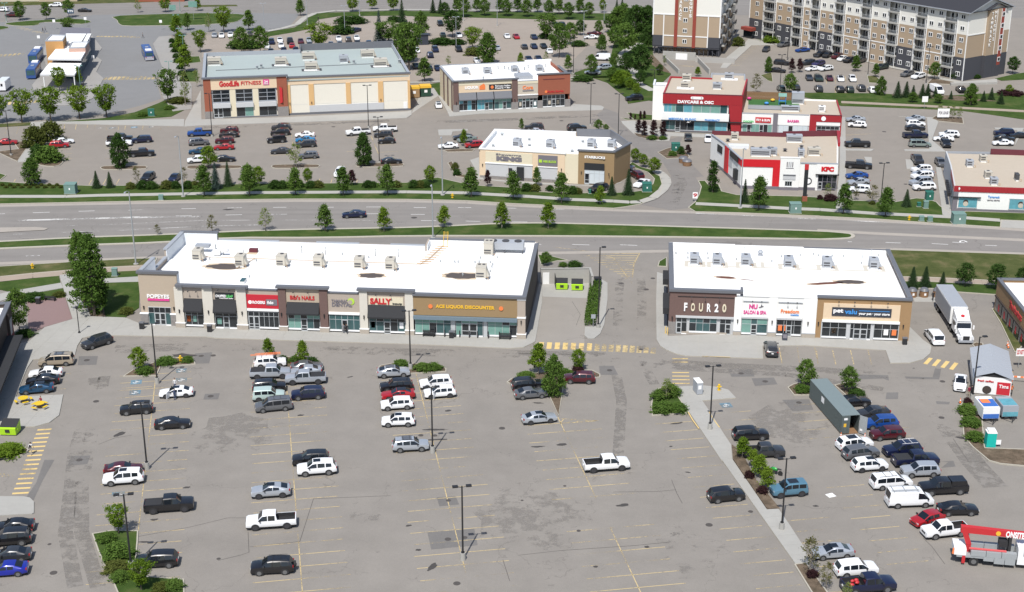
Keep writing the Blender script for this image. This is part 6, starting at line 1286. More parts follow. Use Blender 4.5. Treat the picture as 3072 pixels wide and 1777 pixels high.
def car_meshes(kind):
 "all meshes of one body type, x forward, wheels on z = 0"
 if kind in CARS:return CARS[kind]
 L,W,H,wb,wr,cl=DIM[kind];st=PROF[kind];rings=[]
 for i,(fx_,zf,wf,rf_,tag)in enumerate(st):
  x,w,zb=fx_*L,W/2*wf,zf*H;lo=cl if abs(fx_)<.47 else cl+.08;lo=min(lo,zb-.12);p=[(w*.86,lo),(w*.985,lo+(zb-lo)*.22),(w,lo+(zb-lo)*.62),(w*.955,zb)]
  if rf_:zr=rf_*H;inn=.80 if kind not in('van','jeep','minivan','boxy')else.90;p+=[(w*inn,zr-.115),(w*(inn-.10),zr-.03),(0,zr)]
  else:crown=.05 if tag in 'hw' else.03;p+=[(w*.84,zb+crown*.5),(w*.70,zb+crown*.9),(0,zb+crown*1.25)]
  rings.append((x,p))
 out={}
 def mk():return{'v':[],'f':[],'ix':{},'m':[]}
 meshes={k:mk()for k in('body','windshield','rear_window','side_window_l','side_window_r')}
 def vid(m,co):
  key=tuple(round(c,4)for c in co)
  if key not in m['ix']:m['ix'][key]=len(m['v']);m['v'].append(co)
  return m['ix'][key]
 def quad(name,a,b,c,d,mi=0):
  m=meshes[name];ids=[]
  for q in(a,b,c,d):
   k=vid(m,q)
   if k not in ids:ids.append(k)
  if len(ids)>2:m['f'].append(ids);m['m'].append(mi)
 bed=None
 for i in range(len(st)-1):
  tag=st[i][4];(xa,pa),(xb,pb)=rings[i],rings[i+1]
  for sgn in(1,-1):
   for r in range(6):
    A,B_,C,D_=[(x,sgn*p[k][0],p[k][1])for x,p,k in((xa,pa,r),(xb,pb,r),(xb,pb,r+1),(xa,pa,r+1))]
    if sgn>0:q=(A,B_,C,D_);q=q[::-1]
    else:q=(A,B_,C,D_)
    name,mi='body',0;side='side_window_l' if sgn>0 else 'side_window_r'
    if r==0:mi=1
    elif r==3 and tag in 'g':name=side
    elif r==3 and tag=='w':name=side
    elif r==5 and tag=='w':name='windshield'
    elif r==5 and tag=='r':name='rear_window'
    if tag=='b' and r>=4:bed=(xa,xb,pa[4][0],pa[4][1]);continue
    quad(name,*q,mi=mi)
 for(x,p),flip in((rings[0],False),(rings[-1],True)):loop=[(x,y,z)for y,z in p]+[(x,-y,z)for y,z in p[::-1][1:]];m=meshes['body'];m['f'].append([vid(m,c)for c in(loop[::-1]if flip else loop)]);m['m'].append(0)
 m=meshes['body']
 for wx in(wb/2,-wb/2):
  for sgn in(1,-1):
   n=16;y=sgn*(W/2+.004);k=len(m['v']);rr=wr+.075
   for j in range(n+1):t=math.pi*j/n;m['v'].append((wx+rr*math.cos(t),y,wr+rr*math.sin(t)))
   m['v']+=[(wx-rr,y,cl-.02),(wx+rr,y,cl-.02)];m['f'].append(list(range(k,k+n+3))[::1 if sgn<0 else-1]);m['m'].append(1)
 bx=[r_[0]for r_ in rings];k=len(m['v']);m['v']+=[(bx[1],W*.42,cl),(bx[-2],W*.42,cl),(bx[-2],-W*.42,cl),(bx[1],-W*.42,cl)];m['f'].append([k,k+1,k+2,k+3][::-1]);m['m'].append(1)
 for name,mm in meshes.items():
  if not mm['f']:continue
  me=bpy.data.meshes.new(name);me.from_pydata(mm['v'],[],mm['f'])
  if name=='body':me.materials.append(M['paint_white']);me.materials.append(M['car_trim']);me.polygons.foreach_set('material_index',mm['m'])
  else:me.materials.append(M['car_glass'])
  bm=bmesh.new();bm.from_mesh(me);bmesh.ops.recalc_face_normals(bm,faces=bm.faces);bm.to_mesh(me);bm.free();me.polygons.foreach_set('use_smooth',[True]*len(me.polygons));me.set_sharp_from_angle(angle=R(32));out[name]=me
 mb=MB();n=18
 for ya,yb,ra,rb in((-.115,-.10,wr-.03,wr),(-.10,.10,wr,wr),(.10,.115,wr,wr-.03)):mb.tube((0,ya,0),(0,yb,0),ra,rb,n,0,caps=True)
 out['wheel']=mb.mesh('wheel','tyre');mb=MB();mb.tube((0,-.122,0),(0,-.116,0),wr*.66,n=n);mb.tube((0,.116,0),(0,.122,0),wr*.66,n=n);out['rim']=mb.mesh('rim','rim');mb=MB();mb.tube((0,-.122,0),(0,-.116,0),wr*.66,n=n);mb.tube((0,.116,0),(0,.122,0),wr*.66,n=n);out['rim_dark']=mb.mesh('rim','rim_dark');mb=MB();mb.box(-.10,.05,-.17,.17,-.075,.075);out['headlight']=mb.mesh('headlight','lamp_clear');mb=MB();mb.box(-.04,.10,-.13,.13,-.11,.11);out['taillight']=mb.mesh('taillight','lamp_red');mb=MB();mb.box(-.09,.07,-.10,.10,-.08,.08);out['mirror']=mb.mesh('wing_mirror','car_trim');mb=MB();mb.box(-.05,.03,-.42,.42,-.10,.10);out['grille']=mb.mesh('grille','car_trim');mb=MB();mb.box(-.03,.012,-.16,.16,-.07,.07);out['plate']=mb.mesh('number_plate','sign_white');mb=MB();mb.box(-.45,.45,-.42,.42,0,.012);out['sunroof']=mb.mesh('sunroof','car_glass')
 if bed:
  xa,xb,wy,zt=bed;mb=MB();zf_=zt-.50;mb.face([(xa,wy,zt),(xb,wy,zt),(xb,wy,zf_),(xa,wy,zf_)]);mb.face([(xb,-wy,zt),(xa,-wy,zt),(xa,-wy,zf_),(xb,-wy,zf_)]);mb.face([(xa,-wy,zt),(xa,wy,zt),(xa,wy,zf_),(xa,-wy,zf_)]);mb.face([(xb,wy,zt),(xb,-wy,zt),(xb,-wy,zf_),(xb,wy,zf_)]);mb.face([(xa,wy,zf_),(xb,wy,zf_),(xb,-wy,zf_),(xa,-wy,zf_)]);out['cargo_bed']=mb.mesh('cargo_bed','car_trim');mb=MB();mb.box(xb+.05,xa-.03,-wy-.02,wy+.02,zt-.02,zt+.04);out['tonneau_cover']=mb.mesh('tonneau_cover','black_canvas');mb=MB();zr=H*.97;A=[(xa,wy,zt),(xb+.02,wy,zt),(xb+.18,wy*.92,zr-.05),(xa,wy*.92,zr-.02)]
  for sg in(1,-1):q=[(x,y*sg,z)for x,y,z in A];mb.face(q if sg<0 else q[::-1])
  q=[(x,-y,z)for x,y,z in A];mb.face([A[3],A[2],q[2],q[3]]);mb.face([A[2],A[1],q[1],q[2]]);mb.face([A[0],A[3],q[3],q[0]]);out['canopy']=mb.mesh('canopy',M['paint_black'])
 CARS[kind]=out;return out
def make_car(c,heading,kind,color,label,lod=0,extra=(),group=None,name=None):
 L,W,H,wb,wr,cl=DIM[kind];ms=car_meshes(kind);nm=name or{'sedan':'sedan','coupe':'sedan','suv':'suv','bigsuv':'suv','cross':'suv','minivan':'minivan','hatch':'hatchback','pickup':'pickup_truck','midpickup':'pickup_truck','van':'cargo_van','jeep':'jeep','boxy':'suv'}[kind];cat={'suv':'SUV','pickup_truck':'pickup truck','minivan':'minivan','cargo_van':'van'}.get(nm,'car');t=thing(nm if nm!='jeep' else 'off_roader',label,cat,(c.x,c.y,0.016),heading,group)
 def part(n,me,loc=None,par=t,rot=None):return link(n,me,par,loc,rot)
 b=part('body',ms['body']);b.material_slots[0].link='OBJECT';b.material_slots[0].material=M['paint_'+color]
 for k,n in(('windshield','windshield'),('rear_window','rear_window'),('side_window_l','side_window'),('side_window_r','side_window')):
  if k in ms:part(n,ms[k])
 yw=W/2-.112
 for sx in(1,-1):
  for sy in(1,-1):
   w_=part('wheel',ms['wheel'],(sx*wb/2,sy*yw,wr))
   if lod<2:part('rim',ms['rim_dark' if 'darkrims' in extra else 'rim'],None,w_)
 st=PROF[kind]
 if 'cargo_bed' in ms and 'canopy' not in extra:
  part('cargo_bed',ms['cargo_bed'])
  if 'cover' in extra:part('tonneau_cover',ms['tonneau_cover'])
 if 'canopy' in extra:part('canopy',ms['canopy'])
 if lod<2:
  zh=st[1][1]*H-.07
  for sy in(1,-1):part('headlight',ms['headlight'],(L*.483,sy*W*.345,zh));zt_=(st[-3][1]if kind!='van' else.5)*H-.12;part('taillight',ms['taillight'],(-L*.488,sy*W*.385,zt_))
 if lod==0:
  for sy in(1,-1):cow=[s_ for s_ in st if s_[4]=='w'][0];part('wing_mirror',ms['mirror'],(cow[0]*L-.22,sy*(W/2+.08),cow[1]*H+.1))
  part('grille',ms['grille'],(L*.497,0,.38*H*.92+(.1 if 'pickup' in kind else 0)));part('number_plate',ms['plate'],(-L*.502,0,.5*H*.9))
 if 'sunroof' in extra:o=part('sunroof',ms['sunroof'],(-.01*L,0,H-.012));o.scale=(1.0,1.0,1)
 if 'roofdark' in extra:
  o=part('roof_panel',ms['sunroof'],(-.10*L,0,H-.012));o.scale=(L*.30,1.25,1.6)
  if True:o.material_slots[0].link='OBJECT';o.material_slots[0].material=M['paint_black']
 if 'roofgrey' in extra:o=part('roof_panel',ms['sunroof'],(-.10*L,0,H-.014));o.scale=(L*.30,1.25,1.6);o.material_slots[0].link='OBJECT';o.material_slots[0].material=M['paint_grey']
 if 'rails' in extra or 'whiterails' in extra:
  mb=MB()
  for sy in(1,-1):mb.tube((L*.08,sy*W*.33,H+.03),(-L*.36,sy*W*.33,H+.02),.025,n=5)
  for xx in(-.02,-.2):mb.tube((L*xx,W*.33,H+.04),(L*xx,-W*.33,H+.04),.022,n=5)
  mb.build('roof_rack','sign_white' if 'whiterails' in extra else 'car_trim',t)
 if 'ladder' in extra:
  for yy,x1 in((.1,2.2),(.45,1.5)):
   mb=MB()
   for sy in(-.17,.17):mb.tube((1.6,yy+sy,H+.22),(-x1-.6,yy+sy,H+.22),.035,n=5)
   for q in range(8):xx=1.5-q*(x1+1.9)/8;mb.tube((xx,yy-.17,H+.22),(xx,yy+.17,H+.22),.025,n=5)
   mb.build('ladder','letter_orange',t)
  mb=MB()
  for xx in(.6,-1.2):mb.tube((xx,-.75,H+.12),(xx,.75,H+.12),.04,n=5)
  mb.build('roof_rack','cap_light',t)
 if 'vanrack' in extra:
  mb=MB()
  for sy in(-.7,.7):mb.tube((1.0,sy,H+.1),(-2.4,sy,H+.1),.03,n=5)
  for xx in(.7,-.8,-2.2):mb.tube((xx,-.85,H+.1),(xx,.85,H+.1),.035,n=5)
  mb.tube((.9,-.5,H+.16),(-2.5,-.5,H+.16),.05,n=6);mb.build('roof_rack','grey_metal',t)
 if 'opendoor' in extra:mb=MB();mb.box(-.02,.02,0,.95,.32,.92);mb.box(-.018,.018,.1,.85,.92,1.28);d=mb.build('open_door','paint_'+color,t,(L*.17,W/2-.05,0));d.rotation_euler=(0,0,R(-25))
 if 'load' in extra:
  mb=MB()
  for q in range(7):mb.ball((-1.2-random.random()*.9,random.uniform(-.45,.45),.95+random.random()*.2),.25,.2,.18,7,5)
  mb.build('load','letter_red',t)
 if 'spare' in extra:tub(((-L/2-.02,0,.85),(-L/2-.22,0,.85),.36),16,'spare_wheel','tyre',t)
 return t
def W_(t,fx_,fy,rx,ry,kind,color,label,*extra,side=None,lod=None,t2=None,group=None):
 "vehicle from the ground contacts of its visible front and rear wheels";f,r=g(t,fx_,fy),g(t2 or t,rx,ry);d=(f-r).normalized();n=Vector((-d.y,d.x,0))
 if side=='L' or(side is None and n.y<0):n=-n
 mid=(f+r)/2;Wd=DIM[kind][1];c=mid+n*(Wd/2-.1);dist=c.length;lod=lod if lod is not None else(0 if dist<225 else 1 if dist<345 else 2);return make_car(c,math.atan2(d.y,d.x),kind,color,label,lod,extra,group)
def E_car(t,x,y,hd,kind,color,label,*extra,group=None,lod=None):"vehicle seen end-on: ground point below its near end, heading in degrees";p=g(t,x,y);h=R(hd);d=Vector((math.cos(h),math.sin(h),0));a=d if d.y>0 else-d;c=p+a*(DIM[kind][0]/2-.15);dist=c.length;lod=lod if lod is not None else(0 if dist<225 else 1 if dist<345 else 2);return make_car(c,h,kind,color,label,lod,extra,group)
W_(41,1130,78,1310,22,'suv','charcoal','dark grey SUV turning along the promenade kerb')
W_(41,545,292,810,280,'minivan','beige','champagne minivan with grey roof parked nearest the plaza','roofgrey','rails')
W_(41,415,440,690,424,'sedan','white','white sedan between champagne minivan and black sedan')
W_(41,395,530,645,512,'sedan','black','black sedan between the white and the blue sedan')
W_(41,320,632,567,612,'sedan','petrol','dark blue sedan beside the yellow picnic tables','roofdark')
W_(41,2020,677,2260,665,'sedan','white','white sedan with dark sunroof and its driver door open','sunroof','opendoor','darkrims')
W_(41,1535,885,1785,866,'cross','black','black crossover parked behind the tall lamp post near accessible bays')
W_(41,2225,1045,1965,1060,'sedan','black','black sedan facing right below the white open-door sedan')
W_(51,1490,172,1220,188,'sedan','maroon','dark red sedan half hidden behind a white SUV')
W_(51,1222,297,1495,277,'bigsuv','white','white SUV with dark sunroof beside the dark red sedan','sunroof')
W_(51,2035,578,1690,604,'pickup','black','black pickup truck with black bed cover facing right','cover','darkrims')
W_(51,1580,1212,1865,1196,'suv','black','black SUV half behind a small tree near the bottom left island')
W_(51,-20,830,300,806,'sedan','black','black sedan at the left edge above the black off-roader')
W_(51,-60,975,255,948,'bigsuv','black','large black off-roader at the left edge')
W_(51,-40,1150,235,1130,'sedan','charcoal','dark sedan at the left edge above the blue car')
W_(51,-80,1312,195,1290,'sedan','cobalt','bright blue car at the bottom left edge')
W_(42,990,300,720,318,'suv','white','white SUV carrying orange ladders on its roof','ladder')
W_(42,990,438,715,447,'pickup','silver','silver pickup truck with black bed cover behind the ladder SUV','cover','darkrims')
W_(42,1430,345,1170,360,'sedan','grey','grey sedan beside the planted island, above the silver pickup')
W_(42,1165,420,1410,402,'sedan','silver','pale silver sedan tucked between grey sedan and silver pickup')
W_(42,1125,515,1440,503,'pickup','silver','large silver pickup truck with dark bed facing left','cover','darkrims')
W_(42,980,598,705,612,'suv','black','black SUV in front of the silver covered pickup')
W_(42,955,712,715,724,'boxy','mint','pale mint boxy SUV between black SUV and grey minivan','darkrims')
W_(42,765,853,1040,826,'minivan','grey','grey older minivan facing left with roof bars','rails')
W_(42,1195,703,1437,688,'suv','navy','navy SUV facing left below the large silver pickup')
W_(52,1110,78,1340,62,'suv','black','black SUV beside the white SUV with black sunroof','darkrims')
W_(52,1165,190,1418,172,'bigsuv','white','white SUV with large black sunroof in the second column','sunroof')
W_(52,648,437,915,420,'coupe','silver','silver blue fastback alone left of the yellow line','sunroof','darkrims')
W_(52,607,785,965,763,'pickup','white','white pickup truck with open dark bed in the second column','darkrims')
W_(52,660,1282,933,1268,'suv','black','black SUV with spare wheel at the bottom of the second column','spare','rails')
W_(42,2460,421,2250,432,'coupe','silver','silver fastback SUV beside the lamp base island','roofgrey')
W_(42,2270,608,2520,590,'suv','black','black SUV below the silver fastback SUV')
W_(42,2290,706,2535,690,'sedan','red','red sedan between black SUV and white crossover','roofdark')
W_(42,2278,828,2520,812,'cross','white','white crossover below the red sedan')
W_(42,2285,1028,2531,1022,'cross','white','white crossover with small dark sunroof, alone in the third column','sunroof')
W_(42,2691,1322,2435,1336,'suv','silver','silver SUV with roof windows beside the centre lamp post','roofgrey','rails')
W_(43,250,570,482,552,'suv','white','white SUV beside the white crossover with open door')
W_(43,300,685,525,667,'cross','white','white crossover with black cladding and its driver door open','opendoor','darkrims')
W_(43,1610,572,1360,590,'suv','black','black SUV next to the triangular tree island')
W_(43,1640,673,1410,693,'sedan','grey','grey sedan parked below the black SUV at the tree island')
W_(43,1750,972,1503,998,'sedan','silver','silver sedan with sunroof at the tip of the triangular island','sunroof','darkrims')
W_(43,1985,498,2215,502,'cross','maroon','dark red crossover right of the triangular island')
W_(53,2372,125,2056,150,'pickup','white','white pickup truck parked alone in the fourth column','darkrims')
W_(44,1818,1186,1545,1198,'suv','black','black SUV facing right beside the raised walk')
W_(44,1990,1400,1690,1412,'midpickup','charcoal','matt charcoal pickup truck behind the small walk trees','darkrims')
W_(54,1380,460,1150,485,'cross','black','black crossover alone on the left side of the raised walk')
W_(54,1842,428,2072,408,'boxy','steelblue','grey blue boxy SUV with black roof by the walk lamp','roofdark','darkrims')
W_(55,295,1113,555,1096,'sedan','silver','silver blue sedan behind the thin bottom right tree','sunroof')
W_(55,810,1290,560,1312,'suv','white','white SUV above the blue pickup at the bottom right')
W_(55,1010,1468,640,1500,'pickup','navy','dark blue pickup truck with red load at the bottom edge','load')
W_(55,1515,886,1830,850,'midpickup','white','white pickup truck with open bed beside the red hatchback')
W_(55,1392,758,1590,705,'hatch','red','small red hatchback behind the white pickup')
W_(55,1925,622,1675,627,'sedan','black','black sedan with brown sunroof above the red hatchback')
W_(55,1420,530,1120,541,'van','white','white cargo van with roof rack','vanrack')
W_(55,1485,406,1805,390,'pickup','black','black pickup truck with black canopy over the bed','canopy')
W_(55,1212,318,938,342,'minivan','white','white minivan with roof bars above the cargo van','rails')
W_(55,1265,206,1515,196,'suv','silver','silver SUV above the black canopy pickup')
W_(55,1500,78,1180,98,'pickup','navy','dark navy pickup truck behind the silver SUV','cover')
W_(55,945,127,722,146,'cross','white','white crossover with dark roof glass left of the silver SUV','sunroof','darkrims')
W_(45,700,1402,420,1440,'suv','grey','grey SUV between two white SUVs in the right rows')
W_(45,615,1292,350,1325,'suv','white','white SUV with black roof below the open container doors','roofdark')
W_(45,900,1402,1225,1372,'bigsuv','navy','navy SUV with white roof rails beside dark navy pickup','whiterails')
W_(45,755,1193,995,1178,'cross','maroon','dark maroon crossover beside the container doors')
W_(45,650,1062,925,1045,'suv','blue','mid blue SUV between grey sedan and maroon crossover')
W_(45,560,935,835,905,'sedan','charcoal','charcoal sedan just right of the container end')
W_(45,590,772,330,790,'sedan','black','black sedan half hidden behind the long container')
E_car(45,1725,600,252,'sedan','white','white sedan standing by the kiosk and tall lamp','sunroof')
E_car(44,1930,182,85,'suv','charcoal','dark grey SUV nosed in below the salon shop')
W_(35,1305,1332,1388,1438,'minivan','white','white minivan beside the big white semi truck',side='L')
W_(21,1560,350,1350,355,'pickup','black','black pickup truck behind the white pickup and oval tree')
W_(21,1552,406,1335,412,'pickup','white','white pickup truck half behind the oval tree')
W_(21,1652,370,1805,360,'suv','navy','navy SUV facing left beside the two pickups')
W_(21,1832,528,1612,540,'pickup','black','black pickup truck with white lettering right of the oval tree')
W_(21,790,424,650,430,'cross','red','red crossover nosed out of the big shrubs')
W_(21,835,375,720,385,'sedan','white','white car behind the red crossover')
W_(21,2330,290,2525,284,'pickup','blue','bright blue pickup truck at the gym corner')
W_(21,2495,392,2345,402,'suv','grey','grey SUV below the bright blue pickup')
W_(21,2340,505,2500,498,'sedan','petrol','dark teal sedan behind the white SUV and round tree')
W_(21,2312,616,2490,606,'cross','white','white SUV half behind the round green tree')
E_car(21,1755,850,262,'suv','black','black off-roader facing the verge hedge')
E_car(21,2085,850,262,'hatch','navy','dark blue hatchback facing the verge hedge')
E_car(21,-30,385,10,'sedan','red','orange red car cut by the left edge')
W_(22,275,252,440,248,'cross','maroon','maroon crossover behind the black sedan near the gym')
W_(22,262,302,440,298,'sedan','black','black sedan between maroon and red crossovers')
W_(22,215,376,385,370,'cross','maroon','wine red crossover above the bright red car')
W_(22,215,455,365,450,'sedan','red','bright red car with pale roof glare in the middle row')
W_(22,360,594,240,597,'sedan','black','black sedan right of the round green tree')
W_(22,902,215,1070,213,'suv','charcoal','dark SUV at the back of the gym middle row')
W_(22,885,280,1072,272,'suv','black','black SUV between dark SUV and black jeep')
W_(22,850,373,1015,362,'jeep','black','black boxy off-roader facing left in the middle row','spare')
W_(22,1190,302,1360,298,'sedan','white','white sedan behind the bright blue car')
W_(22,1195,362,1370,355,'sedan','teal','bright turquoise blue sedan')
W_(22,1215,426,1375,416,'suv','charcoal','charcoal SUV below the turquoise sedan')
W_(22,905,502,1065,497,'sedan','charcoal','slate sedan left of the pale round tree')
W_(22,1270,560,1375,555,'cross','grey','dark grey SUV right of the pale round tree')
W_(22,1830,282,2030,266,'pickup','white','white pickup truck with covered bed, left of the two','cover')
W_(22,2150,236,2345,232,'pickup','white','white pickup truck with open bed, right of the two')
W_(22,2150,302,2310,296,'cross','charcoal','charcoal SUV below the right white pickup')
W_(22,2195,378,2345,372,'hatch','black','black hatchback below the charcoal SUV')
W_(22,2405,620,2255,627,'sedan','black','black sedan right of the dark oval evergreen')
E_car(22,1675,790,265,'suv','white','white SUV peeking over a verge bush')
W_(22,1790,1280,1955,1276,'sedan','navy','dark navy sedan driving left on the main road')
W_(23,435,441,585,435,'sedan','white','white sedan parked left of the grill building')
W_(23,615,332,770,322,'sedan','charcoal','dark sedan behind the pale green sedan by the grill')
W_(23,685,365,825,345,'sedan','sage','pale green grey sedan behind a young tree')
W_(23,765,430,900,420,'cross','red','dark red crossover at the grill building corner')
W_(23,1482,212,1622,210,'suv','charcoal','charcoal SUV behind the grill building roof')
W_(23,2150,214,2003,222,'suv','black','black SUV facing right behind the coffee shop')
W_(23,1500,262,1610,260,'sedan','silver','pale car roof showing behind the grill parapet')
W_(23,2310,975,2420,945,'suv','black','black SUV waiting in the coffee drive-through')
E_car(24,250,700,165,'sedan','silver','silver car beside the coffee shop wall')
E_car(24,335,812,112,'cross','maroon','dark red SUV queued behind the coffee shop')
W_(24,245,902,365,850,'sedan','white','white sedan by the green transformer at the coffee shop',side='R')
E_car(24,912,350,265,'sedan','black','dark car nosed out below the pharmacy')
E_car(24,1150,365,262,'hatch','white','white car hidden behind the restaurant corner')
W_(14,190,1236,345,1226,'suv','black','black SUV parked by the shrubs left of the daycare')
W_(25,385,110,560,108,'sedan','silver','silver sedan behind the white SUV at the red shop end')
W_(25,410,176,555,185,'cross','white','white SUV beside the red shop end')
W_(25,375,418,602,422,'pickup','black','black pickup truck facing left, upper of two','cover')
W_(25,610,688,388,676,'pickup','black','black pickup truck facing right, lower of two','cover')
W_(25,398,802,585,798,'sedan','blue','deep blue sedan below the lower black pickup')
W_(25,412,885,620,870,'sedan','silver','silver sedan between blue sedan and white SUV')
W_(25,425,972,598,982,'suv','white','white SUV nearest the restaurant verge')
W_(25,1115,103,1290,98,'sedan','silver','pale sedan at the top of the middle row')
W_(25,1280,168,1125,168,'cross','white','white SUV second in the middle row')
W_(25,1280,215,1115,217,'sedan','black','black sedan third in the middle row')
W_(25,1300,308,1105,312,'pickup','navy','dark navy pickup truck in the middle row','cover')
W_(25,1340,420,1165,418,'minivan','sage','grey green minivan at the end of the middle row','rails')
W_(25,1460,346,1612,352,'sedan','white','white sedan across the walk from the minivan')
W_(25,1520,300,1690,304,'suv','white','white SUV behind the white sedan across the walk')
E_car(25,1578,430,265,'suv','black','black SUV facing out beside the dental shop back wall')
W_(25,2190,278,2370,276,'suv','navy','navy SUV, top of the far right row')
W_(25,2360,348,2190,342,'sedan','black','black sedan in the far right row')
W_(25,2180,400,2345,402,'sedan','white','white sedan behind the dental shop maroon parapet')
E_car(25,1240,640,266,'pickup','charcoal','charcoal pickup truck facing the camera in the drive lane')
E_car(25,1520,664,268,'cross','grey','grey SUV parked against the dental shop wall')
W_(25,1195,732,1375,722,'cross','white','white SUV first in the row beside the dental shop')
W_(25,1200,780,1410,768,'sedan','silver','silver sedan second in the row beside the dental shop')
W_(25,1168,818,1420,800,'suv','white','white SUV third in the row beside the dental shop')
W_(25,1145,900,1420,872,'bigsuv','silver','silver SUV fourth in the row beside the dental shop')
W_(25,1222,948,1402,945,'suv','white','white SUV nearest the road beside the dental shop')
E_car(25,2560,300,180,'sedan','black','dark car cut by the right edge beside the walk')
AG='cars in the apartment lot'
for a in((14,1838,640,248,'cross','charcoal','dark grey SUV driving through the apartment lot'),(14,2050,1130,88,'suv','forest','dark green SUV in the row backing the daycare fence'),(14,2232,1120,88,'suv','black','black SUV right of the dark green one by the fence'),(14,2390,990,266,'sedan','charcoal','dark sedan with yellow stall lines both sides'),(14,2495,1000,266,'suv','forest','dark SUV at the island row centre'),(15,40,1000,267,'sedan','forest','dark green car in the island row'),(15,160,995,267,'sedan','maroon','wine coloured car in the island row'),(15,290,1000,264,'sedan','white','white car with dark roof in the island row','roofdark'),(15,437,1002,266,'cross','white','white SUV ending the island row'),(15,30,1130,88,'suv','charcoal','charcoal SUV in the verge row, leftmost'),(15,290,1138,88,'suv','black','black SUV in the verge row'),(15,408,1140,88,'suv','forest','dark green SUV in the verge row'),(15,550,1122,88,'suv','charcoal','dark SUV right of the green one in the verge row'),(15,683,1142,88,'cross','white','white hatchback ending the verge row'),(15,1500,1155,280,'van','white','white van leaving the apartment lot'),(15,1765,1140,88,'suv','black','black SUV behind a spreading verge tree')):E_car(*a,group=AG)
for a in((14,2045,582,2145,565,'suv','grey','grey SUV parked at the apartment entrance'),(14,2262,642,2370,632,'sedan','blue','deep blue sedan near the apartment wall'),(14,2040,890,1935,882,'sedan','black','black sedan left of the planted island'),(14,2085,800,1985,790,'suv','black','black SUV behind the planted island sedan'),(14,2330,800,2440,790,'suv','charcoal','charcoal SUV right of the planted island'),(14,2400,870,2490,860,'sedan','white','white car at the planted island end'),(14,2500,700,2580,690,'suv','black','black SUV along the apartment wall'),(15,125,712,175,690,'cross','black','black car at the wall beside the maroon one'),(15,215,730,320,700,'cross','maroon','maroon SUV at the apartment wall'),(15,285,755,375,728,'hatch','white','white hatchback at the apartment wall'),(15,370,776,465,750,'suv','black','black SUV right of the white hatchback at the wall'),(15,30,700,70,685,'sedan','charcoal','dark sedan at the wall behind the black car'),(15,500,785,580,760,'pickup','charcoal','dark pickup truck behind the small lot tree'),(15,78,872,172,860,'cross','white','white SUV across the planted island'),(15,10,815,75,800,'suv','purple','dark purple SUV behind the white island SUV'),(15,765,858,850,842,'suv','forest','dark green SUV under the apartment windows'),(15,1085,942,1160,925,'suv','grey','grey SUV beside a white one by the balconies'),(15,1200,972,1310,950,'suv','white','white SUV nearest the apartment corner')):W_(*a,group=AG)
FG='cars in the lot behind the gym'
far=[(12,175,465,'silver','silver car, first of the row left of the bushes'),(12,263,468,'white','white car, second of the row left of the bushes'),(12,370,460,'white','white car, third of the row left of the bushes'),(12,605,460,'black','black SUV between the two tall bushy trees'),(12,873,548,'navy','navy SUV, first of the busy row behind the gym'),(12,975,525,'white','white car, back of the nose-to-nose white pair'),(12,812,600,'white','white car beside the tree, low in the busy row'),(12,990,592,'white','white car, front of the nose-to-nose white pair'),(12,1098,545,'black','black pickup behind the bright red car'),(12,1120,592,'red','bright red car behind the gym parapet'),(12,1228,540,'maroon','wine red car behind the gym'),(12,1330,525,'silver','pale car half under the vase tree'),(12,1592,575,'silver','silver car right of the vase tree'),(12,1690,505,'white','white car behind the pale blue one'),(12,1705,572,'silver','pale blue car in front of the white one'),(12,1808,525,'charcoal','charcoal SUV right of the white and pale blue pair'),(12,1910,497,'white','white car behind the dark one with silver nose'),(12,1922,560,'charcoal','dark car with silver nose'),(12,2055,558,'petrol','teal blue car near the tall trees'),(12,2190,552,'grey','grey car near the tall trees'),(12,2320,552,'charcoal','dark car under the tall tree crowns'),(12,862,660,'black','black car roof just above the gym parapet, left'),(12,1022,648,'navy','navy car roof just above the gym parapet, middle'),(12,1168,645,'navy','navy car roof just above the gym parapet, right'),(12,1335,580,'charcoal','dark car hidden under the vase tree'),(13,130,650,'white','white car beside the bushy tree right of the gym'),(13,357,643,'navy','navy SUV in the lot between trees'),(13,292,712,'navy','navy car in front of the navy SUV'),(13,645,640,'black','black off-roader with spare wheel by the lamp'),(13,120,845,'black','black car by the gym back corner, first'),(13,283,870,'black','black car by the young tree, second'),(13,388,870,'navy','navy car right of the young tree'),(13,868,778,'white','white car behind the pizza roof'),(13,447,460,'forest','dark green car left of the dense tree'),(13,645,462,'white','white car right of the dense tree'),(13,418,325,'black','black off-roader at the far end of the lot'),(13,1228,475,'white','white car left of the red one in the open lot'),(13,1345,482,'red','red car in the open lot'),(13,1562,487,'navy','navy car below the tall bushy tree'),(13,1442,606,'charcoal','charcoal car, left of three in a row'),(13,1562,602,'navy','navy car, middle of three in a row'),(13,1680,600,'black','black car, right of three in a row'),(13,1745,660,'white','white car under the large tree'),(13,1500,758,'navy','dark blue car behind the pizza roof, left'),(13,1618,752,'navy','dark blue car behind the pizza roof, right'),(13,1108,620,'silver','silver green car right of the twin trees'),(13,1910,345,'black','black SUV at the far end of the lot'),(13,1822,345,'forest','dark car half hidden beside the black SUV')]
for i,(t,x,y,c_,lb)in enumerate(far):E_car(t,x,y,280 if i%3 else 98,'suv' if 'SUV' in lb or 'off-roader' in lb else 'pickup' if 'pickup' in lb else 'sedan',c_,lb,group=FG,lod=2)
W_(12,1890,400,1945,385,'sedan','navy','navy sedan driving round the planted bed in the far lot',lod=2)
W_(13,2190,480,2300,480,'sedan','white','white sedan side-on below the maroon one',lod=2)
W_(13,2230,430,2320,435,'sedan','maroon','maroon sedan side-on in the far lot',lod=2)
W_(13,2290,740,2440,745,'van','white','white van by the right side trees of the far lot',lod=2)
W_(13,2360,860,2460,850,'suv','silver','silver SUV below the white van',lod=2)
